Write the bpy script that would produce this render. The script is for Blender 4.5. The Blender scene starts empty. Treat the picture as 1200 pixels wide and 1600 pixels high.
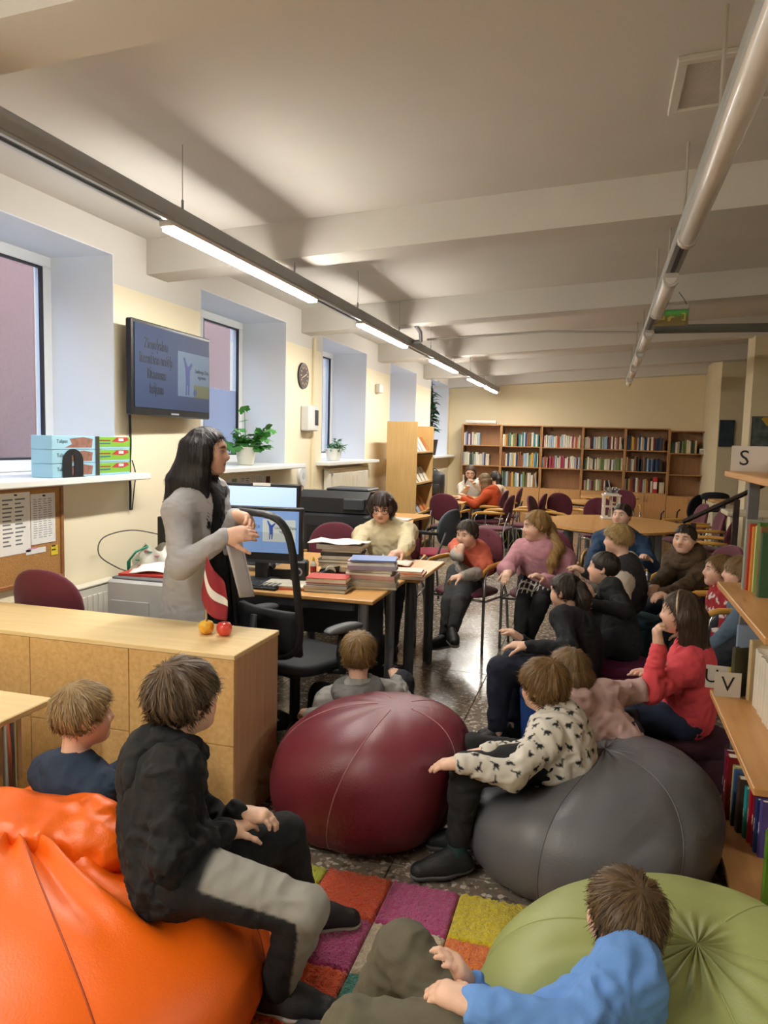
import bpy, math, random
import numpy as np
from mathutils import Vector, Matrix

# ---------------------------------------------------------------- camera
SC = bpy.context.scene
COL = SC.collection
FPX = 1170.0                       # focal length in pixels of the 1200x1600 frame
EYE = np.array([0.0, 0.0, 1.62])
_vp = np.array([342.0, 103.0, FPX]); _q = np.array([-658.0, 128.0, FPX])
_Y = _vp / np.linalg.norm(_vp)
_Z = np.cross(_vp, _q); _Z /= np.linalg.norm(_Z); _Z = -_Z if _Z[1] < 0 else _Z
_X = np.cross(_Y, _Z); _X = -_X if _X[0] < 0 else _X
_R = np.stack([_X, _Y, _Z])
cam_data = bpy.data.cameras.new('camera')
cam_data.sensor_fit = 'HORIZONTAL'; cam_data.sensor_width = 36.0
cam_data.lens = 36.0 * FPX / 1200.0
cam_data.clip_start = 0.05; cam_data.clip_end = 200
cam = bpy.data.objects.new('camera', cam_data); COL.objects.link(cam)
_m = Matrix.Identity(4)
for i in range(3):
    _m[i][0] = _R[i, 0]; _m[i][1] = _R[i, 1]; _m[i][2] = -_R[i, 2]; _m[i][3] = EYE[i]
cam.matrix_world = _m
SC.camera = cam

# ---------------------------------------------------------------- world, exposure
W = bpy.data.worlds.new('overcast_sky'); SC.world = W; W.use_nodes = True
_bg = W.node_tree.nodes['Background']
_bg.inputs[0].default_value = (0.58, 0.72, 1.0, 1); _bg.inputs[1].default_value = 9.0
SC.view_settings.view_transform = 'Standard'; SC.view_settings.look = 'None'
SC.view_settings.exposure = 0.12; SC.view_settings.gamma = 1.0
SC.view_settings.use_curve_mapping = False
SC.cycles.max_bounces = 6; SC.cycles.diffuse_bounces = 4; SC.cycles.glossy_bounces = 2
SC.cycles.use_adaptive_sampling = True; SC.cycles.adaptive_threshold = 0.05; SC.cycles.use_light_tree = False; SC.cycles.adaptive_min_samples = 12
SC.cycles.transparent_max_bounces = 12; SC.cycles.use_denoising = True
SC.cycles.caustics_reflective = False; SC.cycles.caustics_refractive = False
SC.cycles.sample_clamp_indirect = 6.0
LAMP_POWER = 125.0                  # emission of the lit strip lamps
RNG = random.Random(7)
# ---------------------------------------------------------------- materials
def lin(h):
    h = h.lstrip('#'); out = []
    for i in (0, 2, 4):
        c = int(h[i:i+2], 16) / 255.0
        out.append(c / 12.92 if c <= 0.04045 else ((c + 0.055) / 1.055) ** 2.4)
    return tuple(out)
_MC = {}
def mat(color, rough=0.6, metal=0.0, var=0.06, vscale=6.0, bump=0.0, bscale=60.0, stretch=(1, 1, 1), emit=0.0, sheen=0.0, coat=0.0, alpha=1.0, color2=None, spec=0.5, attr=None):
    key = (color, rough, metal, var, vscale, bump, bscale, stretch, emit, sheen, coat, alpha, color2, spec, attr)
    if key in _MC: return _MC[key]
    m = bpy.data.materials.new('mat_%d' % len(_MC)); m.use_nodes = True; _MC[key] = m
    nt = m.node_tree; N = nt.nodes; L = nt.links; b = N['Principled BSDF']
    c = lin(color)
    tc = N.new('ShaderNodeTexCoord'); mp = N.new('ShaderNodeMapping'); L.new(tc.outputs['Object'], mp.inputs[0])
    mp.inputs['Scale'].default_value = stretch
    if attr:
        at = N.new('ShaderNodeAttribute'); at.attribute_name = attr; base = at.outputs['Color']
        if attr == 'col':
            L.new(base, b.inputs['Base Color'])
    if attr != 'col':
        no = N.new('ShaderNodeTexNoise'); no.inputs['Scale'].default_value = vscale; no.inputs['Detail'].default_value = 4
        L.new(mp.outputs[0], no.inputs['Vector'])
        mx = N.new('ShaderNodeMix'); mx.data_type = 'RGBA'
        if color2: c2 = lin(color2); a4, b4 = c, c2
        else: a4, b4 = tuple(x * (1 - var) for x in c), tuple(min(1, x * (1 + var)) for x in c)
        mx.inputs[6].default_value = (*a4, 1); mx.inputs[7].default_value = (*b4, 1)
        cr = N.new('ShaderNodeMapRange'); cr.inputs[1].default_value = .3; cr.inputs[2].default_value = .7
        L.new(no.outputs['Fac'], cr.inputs[0]); L.new(cr.outputs[0], mx.inputs[0])
        L.new(mx.outputs[2], b.inputs['Base Color'])
    b.inputs['Roughness'].default_value = rough; b.inputs['Metallic'].default_value = metal
    b.inputs['Specular IOR Level'].default_value = spec
    if bump:
        n2 = N.new('ShaderNodeTexNoise'); n2.inputs['Scale'].default_value = bscale; n2.inputs['Detail'].default_value = 3
        L.new(mp.outputs[0], n2.inputs['Vector'])
        bp = N.new('ShaderNodeBump'); bp.inputs['Strength'].default_value = bump; bp.inputs['Distance'].default_value = 0.01
        L.new(n2.outputs['Fac'], bp.inputs['Height']); L.new(bp.outputs[0], b.inputs['Normal'])
    if emit:
        b.inputs['Emission Color'].default_value = (*c, 1); b.inputs['Emission Strength'].default_value = emit
    if sheen: b.inputs['Sheen Weight'].default_value = sheen
    if coat: b.inputs['Coat Weight'].default_value = coat; b.inputs['Coat Roughness'].default_value = .15
    if alpha < 1: b.inputs['Alpha'].default_value = alpha
    return m
def wood(color, color2, rough=0.42, axis=0, scale=3.0):
    st = [14.0, 14.0, 14.0]; st[axis] = 1.0
    return mat(color, rough, vscale=scale, stretch=tuple(st), color2=color2, bump=0.05, bscale=8)
def plain(color, rough=0.5, **k): return mat(color, rough, var=0.03, **k)
def node_mat(name):
    m = bpy.data.materials.new(name); m.use_nodes = True
    return m, m.node_tree.nodes, m.node_tree.links, m.node_tree.nodes['Principled BSDF']

# ---------------------------------------------------------------- mesh building
def spline(pts, n=6):
    P = [Vector(p) for p in pts]; out = []
    for i in range(len(P) - 1):
        a, b, c, d = P[max(i - 1, 0)], P[i], P[i + 1], P[min(i + 2, len(P) - 1)]
        for k in range(n):
            t = k / n; out.append(tuple(.5 * ((2 * b) + (c - a) * t + (2 * a - 5 * b + 4 * c - d) * t * t + (3 * b - a - 3 * c + d) * t ** 3)))
    return out + [tuple(P[-1])]
class MB:
    def __init__(s): s.v = []; s.f = []; s.m = Matrix.Identity(4)
    def add(s, vs, fs):
        o = len(s.v); s.v += [tuple(s.m @ Vector(p)) for p in vs]; s.f += [tuple(o + i for i in f) for f in fs]; return s
    def box(s, x0, x1, y0, y1, z0, z1, bev=0.0):
        if bev <= 0:
            v = [(x, y, z) for z in (z0, z1) for y in (y0, y1) for x in (x0, x1)]
            return s.add(v, [(0, 2, 3, 1), (4, 5, 7, 6), (0, 1, 5, 4), (2, 6, 7, 3), (0, 4, 6, 2), (1, 3, 7, 5)])
        b = min(bev, (x1 - x0) * .49, (y1 - y0) * .49, (z1 - z0) * .49)
        v = []; idx = {}
        lo = (x0, y0, z0); hi = (x1, y1, z1)
        for sx in (0, 1):
            for sy in (0, 1):
                for sz in (0, 1):
                    sg = (sx, sy, sz)
                    for ax in range(3):
                        p = []
                        for k in range(3):
                            e = hi[k] if sg[k] else lo[k]
                            if k != ax: e += -b if sg[k] else b
                            p.append(e)
                        idx[(sg, ax)] = len(v); v.append(tuple(p))
        f = []
        for ax in range(3):
            o1, o2 = [(1, 2), (2, 0), (0, 1)][ax]
            for sd in (0, 1):
                q = []
                for a, c in ((0, 0), (1, 0), (1, 1), (0, 1)):
                    sg = [0, 0, 0]; sg[ax] = sd; sg[o1] = a; sg[o2] = c; q.append(idx[(tuple(sg), ax)])
                f.append(tuple(q if sd else q[::-1]))
            for a in (0, 1):
                for c in (0, 1):
                    g0 = [0, 0, 0]; g0[o1] = a; g0[o2] = c; g1 = list(g0); g1[ax] = 1
                    q = [idx[(tuple(g0), o1)], idx[(tuple(g1), o1)], idx[(tuple(g1), o2)], idx[(tuple(g0), o2)]]
                    f.append(tuple(q if (a == c) else q[::-1]))
        for sx in (0, 1):
            for sy in (0, 1):
                for sz in (0, 1):
                    q = [idx[((sx, sy, sz), k)] for k in range(3)]
                    f.append(tuple(q if (sx + sy + sz) % 2 == 1 else q[::-1]))
        return s.add(v, f)
    def tube(s, pts, r, n=8, closed=False, flat=1.0):
        P = [Vector(p) for p in pts]; R = r if isinstance(r, (list, tuple)) else [r] * len(P)
        v = []; f = []; prev = None; K = len(P)
        for i, p in enumerate(P):
            t = (P[(i + 1) % K] - P[i - 1]) if closed else (P[min(i + 1, K - 1)] - P[max(i - 1, 0)])
            t.normalize()
            if prev is None:
                a = Vector((0, 0, 1)) if abs(t.z) < .9 else Vector((1, 0, 0)); u = t.cross(a).normalized()
            else:
                u = (prev - t * prev.dot(t)).normalized()
            w = t.cross(u); prev = u
            for k in range(n):
                an = 2 * math.pi * k / n; v.append(p + (u * math.cos(an) + w * math.sin(an) * flat) * R[i])
        for i in range(K if closed else K - 1):
            a = i * n; b = ((i + 1) % K) * n
            for k in range(n): f.append((a + k, a + (k + 1) % n, b + (k + 1) % n, b + k))
        if not closed: f.append(tuple(range(n))[::-1]); f.append(tuple((K - 1) * n + k for k in range(n)))
        return s.add(v, f)
    def cyl(s, a, b, r, n=12, r2=None): return s.tube([a, b], [r, r if r2 is None else r2], n)
    def lathe(s, prof, n=20, c=(0, 0, 0)):
        v = []; f = []
        for (r, z) in prof:
            for k in range(n):
                an = 2 * math.pi * k / n; v.append((c[0] + r * math.cos(an), c[1] + r * math.sin(an), c[2] + z))
        for i in range(len(prof) - 1):
            for k in range(n): f.append((i * n + k, i * n + (k + 1) % n, (i + 1) * n + (k + 1) % n, (i + 1) * n + k))
        f.append(tuple(range(n))[::-1]); f.append(tuple((len(prof) - 1) * n + k for k in range(n)))
        return s.add(v, f)
    def prism(s, poly, a, b, axis=2):
        n = len(poly); v = []
        for h in (a, b):
            for (p, q) in poly: v.append({2: (p, q, h), 1: (p, h, q), 0: (h, p, q)}[axis])
        f = [tuple(range(n))[::-1], tuple(range(n, 2 * n))] + [(i, (i + 1) % n, n + (i + 1) % n, n + i) for i in range(n)]
        if axis == 1: f = [t[::-1] for t in f]
        return s.add(v, f)
    def surf(s, fn, nu, nv, cu=False, thick=None):
        v = [fn(i / (nu if cu else nu - 1), j / (nv - 1)) for j in range(nv) for i in range(nu)]
        f = []
        for j in range(nv - 1):
            for i in range(nu if cu else nu - 1):
                i2 = (i + 1) % nu; f.append((j * nu + i, j * nu + i2, (j + 1) * nu + i2, (j + 1) * nu + i))
        return s.add(v, f)
    def build(s, name, m, parent=None, smooth=False, loc=None, rz=0.0):
        me = bpy.data.meshes.new(name); me.from_pydata(s.v, [], s.f); me.update()
        if smooth:
            me.shade_smooth()
            if smooth != 'full':
                try: me.set_sharp_from_angle(angle=math.radians(40))
                except Exception: pass
        return link(name, me, m, parent, loc, rz)
def link(name, me, m, parent=None, loc=None, rz=0.0):
    if m is not None and not me.materials: me.materials.append(m)
    o = bpy.data.objects.new(name, me); COL.objects.link(o)
    if parent is not None: o.parent = parent
    if loc is not None: o.location = loc
    if rz: o.rotation_euler = (0, 0, rz)
    return o
def tag(o, label=None, cat=None, group=None, kind=None):
    if label: o['label'] = label
    if cat: o['category'] = cat
    if group: o['group'] = group
    if kind: o['kind'] = kind
    return o
def thing(name, label, cat, loc=(0, 0, 0), rz=0.0, group=None):
    o = bpy.data.objects.new(name, None); COL.objects.link(o); o.empty_display_size = .1
    o.location = loc; o.rotation_euler = (0, 0, rz)
    return tag(o, label, cat, group)
def struct(o, label=None): o['kind'] = 'structure'; 
def copy_tree(o, parent=None):
    c = o.copy(); COL.objects.link(c)
    if parent is not None: c.parent = parent
    for ch in o.children: copy_tree(ch, c)
    return c
def box(name, d, m, parent=None, bev=0.0, loc=None, rz=0.0):
    return MB().box(*d, bev=bev).build(name, m, parent, loc=loc, rz=rz)
ORD = ['first', 'second', 'third', 'fourth', 'fifth', 'sixth', 'seventh', 'eighth', 'ninth', 'tenth', 'eleventh', 'twelfth', 'thirteenth', 'fourteenth', 'fifteenth', 'sixteenth', 'seventeenth', 'eighteenth', 'nineteenth', 'twentieth', 'twenty-first', 'twenty-second', 'twenty-third', 'twenty-fourth', 'twenty-fifth', 'twenty-sixth', 'twenty-seventh', 'twenty-eighth', 'twenty-ninth', 'thirtieth']
def text_mesh(name, body, size, m, parent, mtx, align='CENTER', font_w=1.0, ext=0.0004, bold=0.0):
    cu = bpy.data.curves.new(name, 'FONT'); cu.body = body; cu.size = size; cu.align_x = align; cu.align_y = 'CENTER'
    cu.extrude = ext; cu.offset = bold; cu.resolution_u = 3
    t = bpy.data.objects.new(name, cu); COL.objects.link(t)
    dg = bpy.context.evaluated_depsgraph_get(); me = bpy.data.meshes.new_from_object(t.evaluated_get(dg))
    bpy.data.objects.remove(t); bpy.data.curves.remove(cu)
    me.transform(mtx @ Matrix.Diagonal((font_w, 1, 1, 1)))
    me.materials.clear(); return link(name, me, m, parent)
def frame_mtx(o, right, up):
    r = Vector(right).normalized(); u = Vector(up).normalized(); n = r.cross(u)
    return Matrix(((r.x, u.x, n.x, o[0]), (r.y, u.y, n.y, o[1]), (r.z, u.z, n.z, o[2]), (0, 0, 0, 1)))
def inv_of(o):
    return (Matrix.Translation(o.location) @ o.rotation_euler.to_matrix().to_4x4()).inverted()
# ---------------------------------------------------------------- room shell
XL, XR, YB, YF = -3.0, 7.0, 15.0, -4.5
def beam_z(x): return 2.69 + 0.06 * (x - XL)
def ceil_z(x): return 2.92 + 0.06 * (x - XL)
# floor: terrazzo slabs
def terrazzo():
    m, N, L, b = node_mat('terrazzo')
    g = N.new('ShaderNodeNewGeometry')
    v1 = N.new('ShaderNodeTexVoronoi'); v1.inputs['Scale'].default_value = 52; L.new(g.outputs['Position'], v1.inputs['Vector'])
    v2 = N.new('ShaderNodeTexVoronoi'); v2.inputs['Scale'].default_value = 52; v2.feature = 'DISTANCE_TO_EDGE'; L.new(g.outputs['Position'], v2.inputs['Vector'])
    sp = N.new('ShaderNodeSeparateColor'); L.new(v1.outputs['Color'], sp.inputs[0])
    cr = N.new('ShaderNodeValToRGB'); e = cr.color_ramp; e.interpolation = 'CONSTANT'
    e.elements[0].color = (*lin('#7d7468'), 1); e.elements[1].position = .3; e.elements[1].color = (*lin('#8f7a68'), 1)
    for p, c in ((.5, '#aaa193'), (.66, '#857769'), (.8, '#cfc6b8'), (.93, '#655c53')):
        q = e.elements.new(p); q.color = (*lin(c), 1)
    L.new(sp.outputs[0], cr.inputs[0])
    mr = N.new('ShaderNodeMapRange'); mr.inputs[1].default_value = .002; mr.inputs[2].default_value = .12; L.new(v2.outputs['Distance'], mr.inputs[0])
    mx = N.new('ShaderNodeMix'); mx.data_type = 'RGBA'; mx.inputs[6].default_value = (*lin('#7a7066'), 1)
    L.new(mr.outputs[0], mx.inputs[0]); L.new(cr.outputs[0], mx.inputs[7]); L.new(mx.outputs[2], b.inputs['Base Color'])
    no = N.new('ShaderNodeTexNoise'); no.inputs['Scale'].default_value = 1.5; L.new(g.outputs['Position'], no.inputs['Vector'])
    rr = N.new('ShaderNodeMapRange'); rr.inputs[1].default_value = .3; rr.inputs[2].default_value = .7; rr.inputs[3].default_value = .12; rr.inputs[4].default_value = .28
    L.new(no.outputs['Fac'], rr.inputs[0]); L.new(rr.outputs[0], b.inputs['Roughness'])
    return m
TERR = terrazzo()
fl = box('floor', (XL - .6, XR, YF, YB + .1, -.12, -.02), plain('#3d362f', .8)); tag(fl, kind='structure')
slab = None
for iy in range(16):
    for ix in range(8):
        x0 = -3.45 + 1.25 * ix + .25; y0 = -4.8 + 1.25 * iy - .05
        if x0 > 6.5 or y0 > 15: continue
        if slab is None:
            slab = MB().box(0.0015, 1.2485, 0.0015, 1.2485, -.02, 0, bev=.002).build('floor_slab', TERR, fl); slab.location = (x0, y0, 0); continue
        c = slab.copy(); COL.objects.link(c); c.location = (x0, y0, 0)
WHITE = mat('#dad5cc', .85, var=.03, vscale=2, bump=.08, bscale=25)
YEL = mat('#eee0bc', .8, var=.03, vscale=1.5, bump=.06, bscale=30)
REV = mat('#e4e7ea', .7, var=.02, vscale=2)
def wall_paint(zline):
    m, N, L, b = node_mat('wall_paint'); g = N.new('ShaderNodeNewGeometry'); s = N.new('ShaderNodeSeparateXYZ'); L.new(g.outputs['Position'], s.inputs[0])
    no = N.new('ShaderNodeTexNoise'); no.inputs['Scale'].default_value = 2.0; no.inputs['Detail'].default_value = 5; L.new(g.outputs['Position'], no.inputs['Vector'])
    mt = N.new('ShaderNodeMath'); mt.operation = 'GREATER_THAN'; mt.inputs[1].default_value = zline; L.new(s.outputs[2], mt.inputs[0])
    a = N.new('ShaderNodeMix'); a.data_type = 'RGBA'; a.inputs[6].default_value = (*lin('#efe3c4'), 1); a.inputs[7].default_value = (*lin('#f2e8cc'), 1); L.new(no.outputs['Fac'], a.inputs[0])
    x = N.new('ShaderNodeMix'); x.data_type = 'RGBA'; L.new(mt.outputs[0], x.inputs[0]); L.new(a.outputs[2], x.inputs[6]); x.inputs[7].default_value = (*lin('#dedad2'), 1)
    L.new(x.outputs[2], b.inputs['Base Color']); b.inputs['Roughness'].default_value = .8
    n2 = N.new('ShaderNodeTexNoise'); n2.inputs['Scale'].default_value = 40; L.new(g.outputs['Position'], n2.inputs['Vector'])
    bp = N.new('ShaderNodeBump'); bp.inputs['Strength'].default_value = .08; bp.inputs['Distance'].default_value = .01; L.new(n2.outputs['Fac'], bp.inputs['Height']); L.new(bp.outputs[0], b.inputs['Normal'])
    return m
WP = wall_paint(2.56)
WIN = [(2.50, 4.14), (5.20, 6.82), (7.80, 9.40), (10.54, 12.12), (13.20, 14.80)]
SZ, HZ, DEP = 1.37, 2.74, 0.46
mb = MB(); mb.box(XL - .6, XL, YF, YB, -.1, SZ - .04); mb.box(XL - .6, XL, YF, YB, HZ, 3.3)
ys = [YF] + [y for w in WIN for y in w] + [YB]
for i in range(0, len(ys), 2): mb.box(XL - .6, XL, ys[i], ys[i + 1], SZ - .04, HZ)
tag(mb.build('wall_left', WP), kind='structure')
tag(box('wall_back', (XL - .6, XR, YB, YB + .2, -.1, 4.0), YEL), kind='structure')
tag(box('wall_right', (XR, XR + .2, YF, YB, -.1, 4.0), YEL), kind='structure')
tag(box('wall_behind', (XL - .6, XR + .2, YF - .2, YF, -.1, 4.0), YEL), kind='structure')
def sloped(name, y0, y1, lo, hi, m):
    p = [(XL - .3, lo(XL - .3)), (XR + .1, lo(XR + .1)), (XR + .1, hi(XR + .1)), (XL - .3, hi(XL - .3))]
    return MB().prism(p, y0, y1, axis=1).build(name, m)
CE = sloped('ceiling', YF - .1, YB + .1, ceil_z, lambda x: ceil_z(x) + .15, WHITE); tag(CE, kind='structure')
for k, (y0, y1) in enumerate([(-3.6, -3.35), (-.9, -.65), (1.82, 2.07), (4.5, 4.75), (7.2, 7.45), (9.9, 10.15), (12.6, 12.85), (14.74, 15.02)]):
    tag(sloped('trim_%d' % (k + 1), y0, y1, beam_z, lambda x: ceil_z(x) + .02, WHITE), label='white painted ceiling beam', kind='structure')
PVC = mat('#e8e9ea', .35, var=.02)
GASK = plain('#22262b', .5)
def glass_mat():
    m, N, L, b = node_mat('pane_glass'); out = N['Material Output']
    t = N.new('ShaderNodeBsdfTransparent'); t.inputs[0].default_value = (.93, .96, .97, 1)
    gl = N.new('ShaderNodeBsdfGlossy'); gl.inputs['Roughness'].default_value = .03
    fr = N.new('ShaderNodeLayerWeight'); fr.inputs[0].default_value = .12; mx = N.new('ShaderNodeMixShader')
    L.new(fr.outputs['Facing'], mx.inputs[0]); L.new(t.outputs[0], mx.inputs[1]); L.new(gl.outputs[0], mx.inputs[2]); L.new(mx.outputs[0], out.inputs[0]); return m
GLASS = glass_mat()
def frost_mat():
    m, N, L, b = node_mat('frosted_film'); out = N['Material Output']
    tr = N.new('ShaderNodeBsdfTranslucent'); tr.inputs[0].default_value = (.62, .68, .8, 1)
    df = N.new('ShaderNodeBsdfDiffuse'); df.inputs[0].default_value = (.5, .56, .68, 1); mx = N.new('ShaderNodeMixShader'); mx.inputs[0].default_value = .35
    wv = N.new('ShaderNodeTexWave'); wv.inputs['Scale'].default_value = 9; wv.bands_direction = 'Z'; wv.inputs['Distortion'].default_value = 2.5
    bp = N.new('ShaderNodeBump'); bp.inputs['Strength'].default_value = .3; L.new(wv.outputs['Fac'], bp.inputs['Height']); L.new(bp.outputs[0], df.inputs['Normal'])
    L.new(tr.outputs[0], mx.inputs[1]); L.new(df.outputs[0], mx.inputs[2]); L.new(mx.outputs[0], out.inputs[0]); return m
FROST = frost_mat()
SILL = mat('#eef0ee', .3, var=.02)
for k, (a, b) in enumerate(WIN):
    xw = XL - DEP
    w = MB(); fw = .075                      # outer frame with a centre mullion
    for (y0, y1, z0, z1) in ((a, b, SZ, SZ + fw), (a, b, HZ - fw, HZ), (a, a + fw, SZ + fw, HZ - fw), (b - fw, b, SZ + fw, HZ - fw), ((a + b) / 2 - .05, (a + b) / 2 + .05, SZ + fw, HZ - fw)):
        w.box(xw - .07, xw, y0, y1, z0, z1, bev=.006)
    wo = w.build('window_%d' % (k + 1), PVC); tag(wo, kind='structure')
    for (y0, y1) in ((a + fw, (a + b) / 2 - .05), ((a + b) / 2 + .05, b - fw)):
        z0, z1 = SZ + fw, HZ - fw; g = .014
        q = MB()
        for d in ((y0, y1, z0, z0 + g), (y0, y1, z1 - g, z1), (y0, y0 + g, z0 + g, z1 - g), (y1 - g, y1, z0 + g, z1 - g)): q.box(xw - .03, xw - .005, *d)
        q.build('gasket', GASK, wo)
        box('pane', (xw - .04, xw - .034, y0, y1, z0, z1), GLASS, wo)
        if k == 1: box('frosted_film', (xw - .033, xw - .031, y0 + g, y1 - g, z0 + g, z0 + .62), FROST, wo)
    hd = MB().box(xw, xw + .012, (a + b) / 2 + .055, (a + b) / 2 + .085, 1.95, 2.03, bev=.004).box(xw + .012, xw + .04, (a + b) / 2 + .06, (a + b) / 2 + .08, 1.86, 2.0, bev=.006)
    hd.build('window_handle', PVC, wo)
    rv = MB(); t = .008                       # plastered white reveal lining
    rv.box(xw, XL + .003, a, a + t, SZ, HZ); rv.box(xw, XL + .003, b - t, b, SZ, HZ); rv.box(xw, XL + .003, a + t, b - t, HZ - t, HZ)
    tag(rv.build('trim_%d' % (20 + k), REV), label='white plastered window reveal', kind='structure')
    sl = MB().box(xw, XL, a + .001, b - .001, SZ - .04, SZ).box(XL, XL + .16, a - .14, b + .16, SZ - .04, SZ, bev=.006)
    tag(sl.build('trim_%d' % (30 + k), SILL), label='white window sill', kind='structure')
# outside: light well with a reddish facade opposite and pale ground
tag(box('wall_outside', (-6.4, -6.2, -8, 40, -1, 5.2), mat('#80594c', .9, color2='#6e4c42', vscale=30, bump=.3, bscale=90)), kind='structure', label='reddish rendered facade outside the windows')
tag(box('ground_outside', (-6.2, XL - .6, -8, 40, .9, 1.0), mat('#8a8d92', .9)), kind='structure', label='grey paved ground outside the windows')
# pillars on the right
PIL = mat('#ddd0ae', .8, var=.03, vscale=2)
tag(box('wall_pillar', (1.75, 2.12, 13.0, 15.0, 0, 3.1), PIL), kind='structure', label='cream pillar beside the last bookcase')
# ---------------------------------------------------------------- lamps and ceiling services
ALU = mat('#b4bac2', .5, metal=.0, var=.03); ALUD = plain('#3b4148', .5); LEDW = None
def led_mat():
    m, N, L, b = node_mat('led_diffuser'); b.inputs['Base Color'].default_value = (.9, .9, .88, 1)
    b.inputs['Emission Color'].default_value = (1, .955, .87, 1); b.inputs['Emission Strength'].default_value = LAMP_POWER; return m
LEDM = led_mat()
RX, RZ = -1.97, 2.60
rail = thing('lamp_rail', 'long grey aluminium lamp rail hung along the window side', 'lamp rail', (RX, 0, RZ))
MB().box(-.035, .035, -4.4, 14.42, 0, .075, bev=.006).build('rail_body', ALU, rail)
slots = MB(); lits = [(-2.6, -1.1), (-.7, 1.5), (3.1, 4.95), (5.95, 7.45), (8.65, 10.2), (11.2, 12.6), (12.9, 14.2)]  # second span is out of view, added and lengthened to brighten the foreground
prev = -4.4
for a, b in lits + [(14.4, 14.42)]:
    if a - prev > .1:
        q = MB().box(-.034, -.016, prev + .02, a - .02, -.012, 0).box(.016, .034, prev + .02, a - .02, -.012, 0); q.build('track_lip', plain('#c3c8cc', .4, metal=.2), rail)
        MB().box(-.015, .015, prev + .02, a - .02, -.006, 0).build('track_slot', ALUD, rail)
    prev = b
for i, (a, b) in enumerate(lits):
    places = ['farthest behind the viewer', 'added out of view above the viewer', 'nearest the wall television', 'second along the rail', 'third along the rail', 'fourth along the rail', 'at the far end of the rail']
    l = thing('strip_lamp', 'lit white LED strip lamp, ' + places[i], 'lamp', (RX, 0, RZ), group='lit strip lamps on the window rail')
    MB().box(-.034, .034, a, b, -.03, -.001, bev=.006).build('lamp_housing', plain('#e6e6e4', .4), l)
    MB().box(-.03, .03, a + .03, b - .03, -.044, -.03).build('diffuser', LEDM, l)
for y in (-1.5, 2.0, 3.25, 4.6, 5.9, 7.2, 8.6, 10.0, 11.3, 12.7, 14.1):
    MB().cyl((0, y, .075), (0, y, .13), .006, 6).cyl((0, y, .12), (0, y, ceil_z(RX) - RZ + .02), .002, 5).build('hanger_rod', plain('#a0a4a8', .4), rail)
MB().tube([(.03, 7.6, .03), (.12, 7.62, .05), (.14, 7.5, .12), (.13, 7.35, .16)], .02, 8).build('conduit_hose', plain('#8d9094', .5), rail, smooth=True)
# right-hand rail with unlit tube lamps
SX, SZ2 = .33, 2.62
tr = thing('tube_lamp_rail', 'grey rail with unlit tube lamps running down the right side', 'lamp rail', (SX, 0, SZ2))
MB().box(-.04, .04, -4.4, 12.6, 0, .055, bev=.006).build('rail_body', mat('#a2a4a2', .5, var=.05), tr)
TUBE = mat('#ece8e2', .25, var=.04, coat=.5)
segs = [(-3.0, -1.0), (-.6, 1.1), (1.35, 3.85), (4.7, 5.9), (6.9, 7.9), (8.4, 9.4), (10.0, 11.0), (11.5, 12.4)]
for a, b in segs:
    h = MB(); h.tube([(0, a, -.025), (0, a + .02, -.03), (0, b - .02, -.03), (0, b, -.025)], [.03, .042, .042, .03], 12)
    t = h.build('tube_lamp', TUBE, tr, smooth=True)
    for y in (a + .03, b - .03): MB().tube([(0, y - .03, -.03), (0, y + .03, -.03)], .046, 12).build('end_cap', plain('#c9c4ba', .4), t, smooth=True)
for a, b in zip(segs[:-1], segs[1:]):
    MB().box(-.012, .012, a[1] + .05, b[0] - .05, -.008, 0).build('track_slot', ALUD, tr)
for y in (-2, .4, 2.9, 4.1, 5.0, 6.2, 8.1, 9.7, 11.4):
    MB().cyl((.0, y, .05), (.0, y, ceil_z(SX) - SZ2 + .02), .008, 6).build('hanger_rod', plain('#b9b2a6', .5), tr)
# exit sign hanging under the rail
es = thing('exit_sign', 'hanging green and amber exit sign box under the tube lamp rail', 'sign', (.47, 6.55, 2.60), rz=-.12)
MB().box(-.14, .14, -.04, .04, .12, .16, bev=.006).build('sign_housing', plain('#b8b4ac', .5), es)
def exit_mat():
    m, N, L, b = node_mat('exit_panel'); tc = N.new('ShaderNodeTexCoord'); s = N.new('ShaderNodeSeparateXYZ'); L.new(tc.outputs['Object'], s.inputs[0])
    cr = N.new('ShaderNodeValToRGB'); mr = N.new('ShaderNodeMapRange'); mr.inputs[1].default_value = 0; mr.inputs[2].default_value = .12; L.new(s.outputs[2], mr.inputs[0]); L.new(mr.outputs[0], cr.inputs[0])
    cr.color_ramp.elements[0].color = (*lin('#7d6a3c'), 1); cr.color_ramp.elements[1].color = (*lin('#4f9a45'), 1); cr.color_ramp.elements[0].position = .45; cr.color_ramp.elements[1].position = .8
    L.new(cr.outputs[0], b.inputs['Base Color']); L.new(cr.outputs[0], b.inputs['Emission Color']); b.inputs['Emission Strength'].default_value = .12; b.inputs['Roughness'].default_value = .3; return m
MB().box(-.135, .135, -.012, .012, 0, .12, bev=.004).build('sign_panel', exit_mat(), es)
ex = MB(); ey = -.014
def arrow(m, x, s):
    m.prism([(x + .03 * s, .075), (x + .03 * s, .06), (x, .06), (x, .07), (x - .03 * s, .053), (x, .036), (x, .046), (x + .045 * s, .046), (x + .045 * s, .075)], ey - .001, ey, axis=1)
arrow(ex, -.085, 1); ex.prism([(.085, .035), (.115, .035), (.115, .095), (.085, .095), (.085, .085), (.105, .085), (.105, .045), (.085, .045)], ey - .001, ey, axis=1)
ex.prism([(-.02, .035), (.0, .035), (.01, .06), (.03, .06), (.03, .072), (0, .075), (-.02, .06)], ey - .001, ey, axis=1); ex.lathe([(.008, -.0005), (.008, .0005)], 10, (0, ey, .09))
ex.build('pictogram', plain('#bda64e', .5, emit=.12), es)
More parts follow.
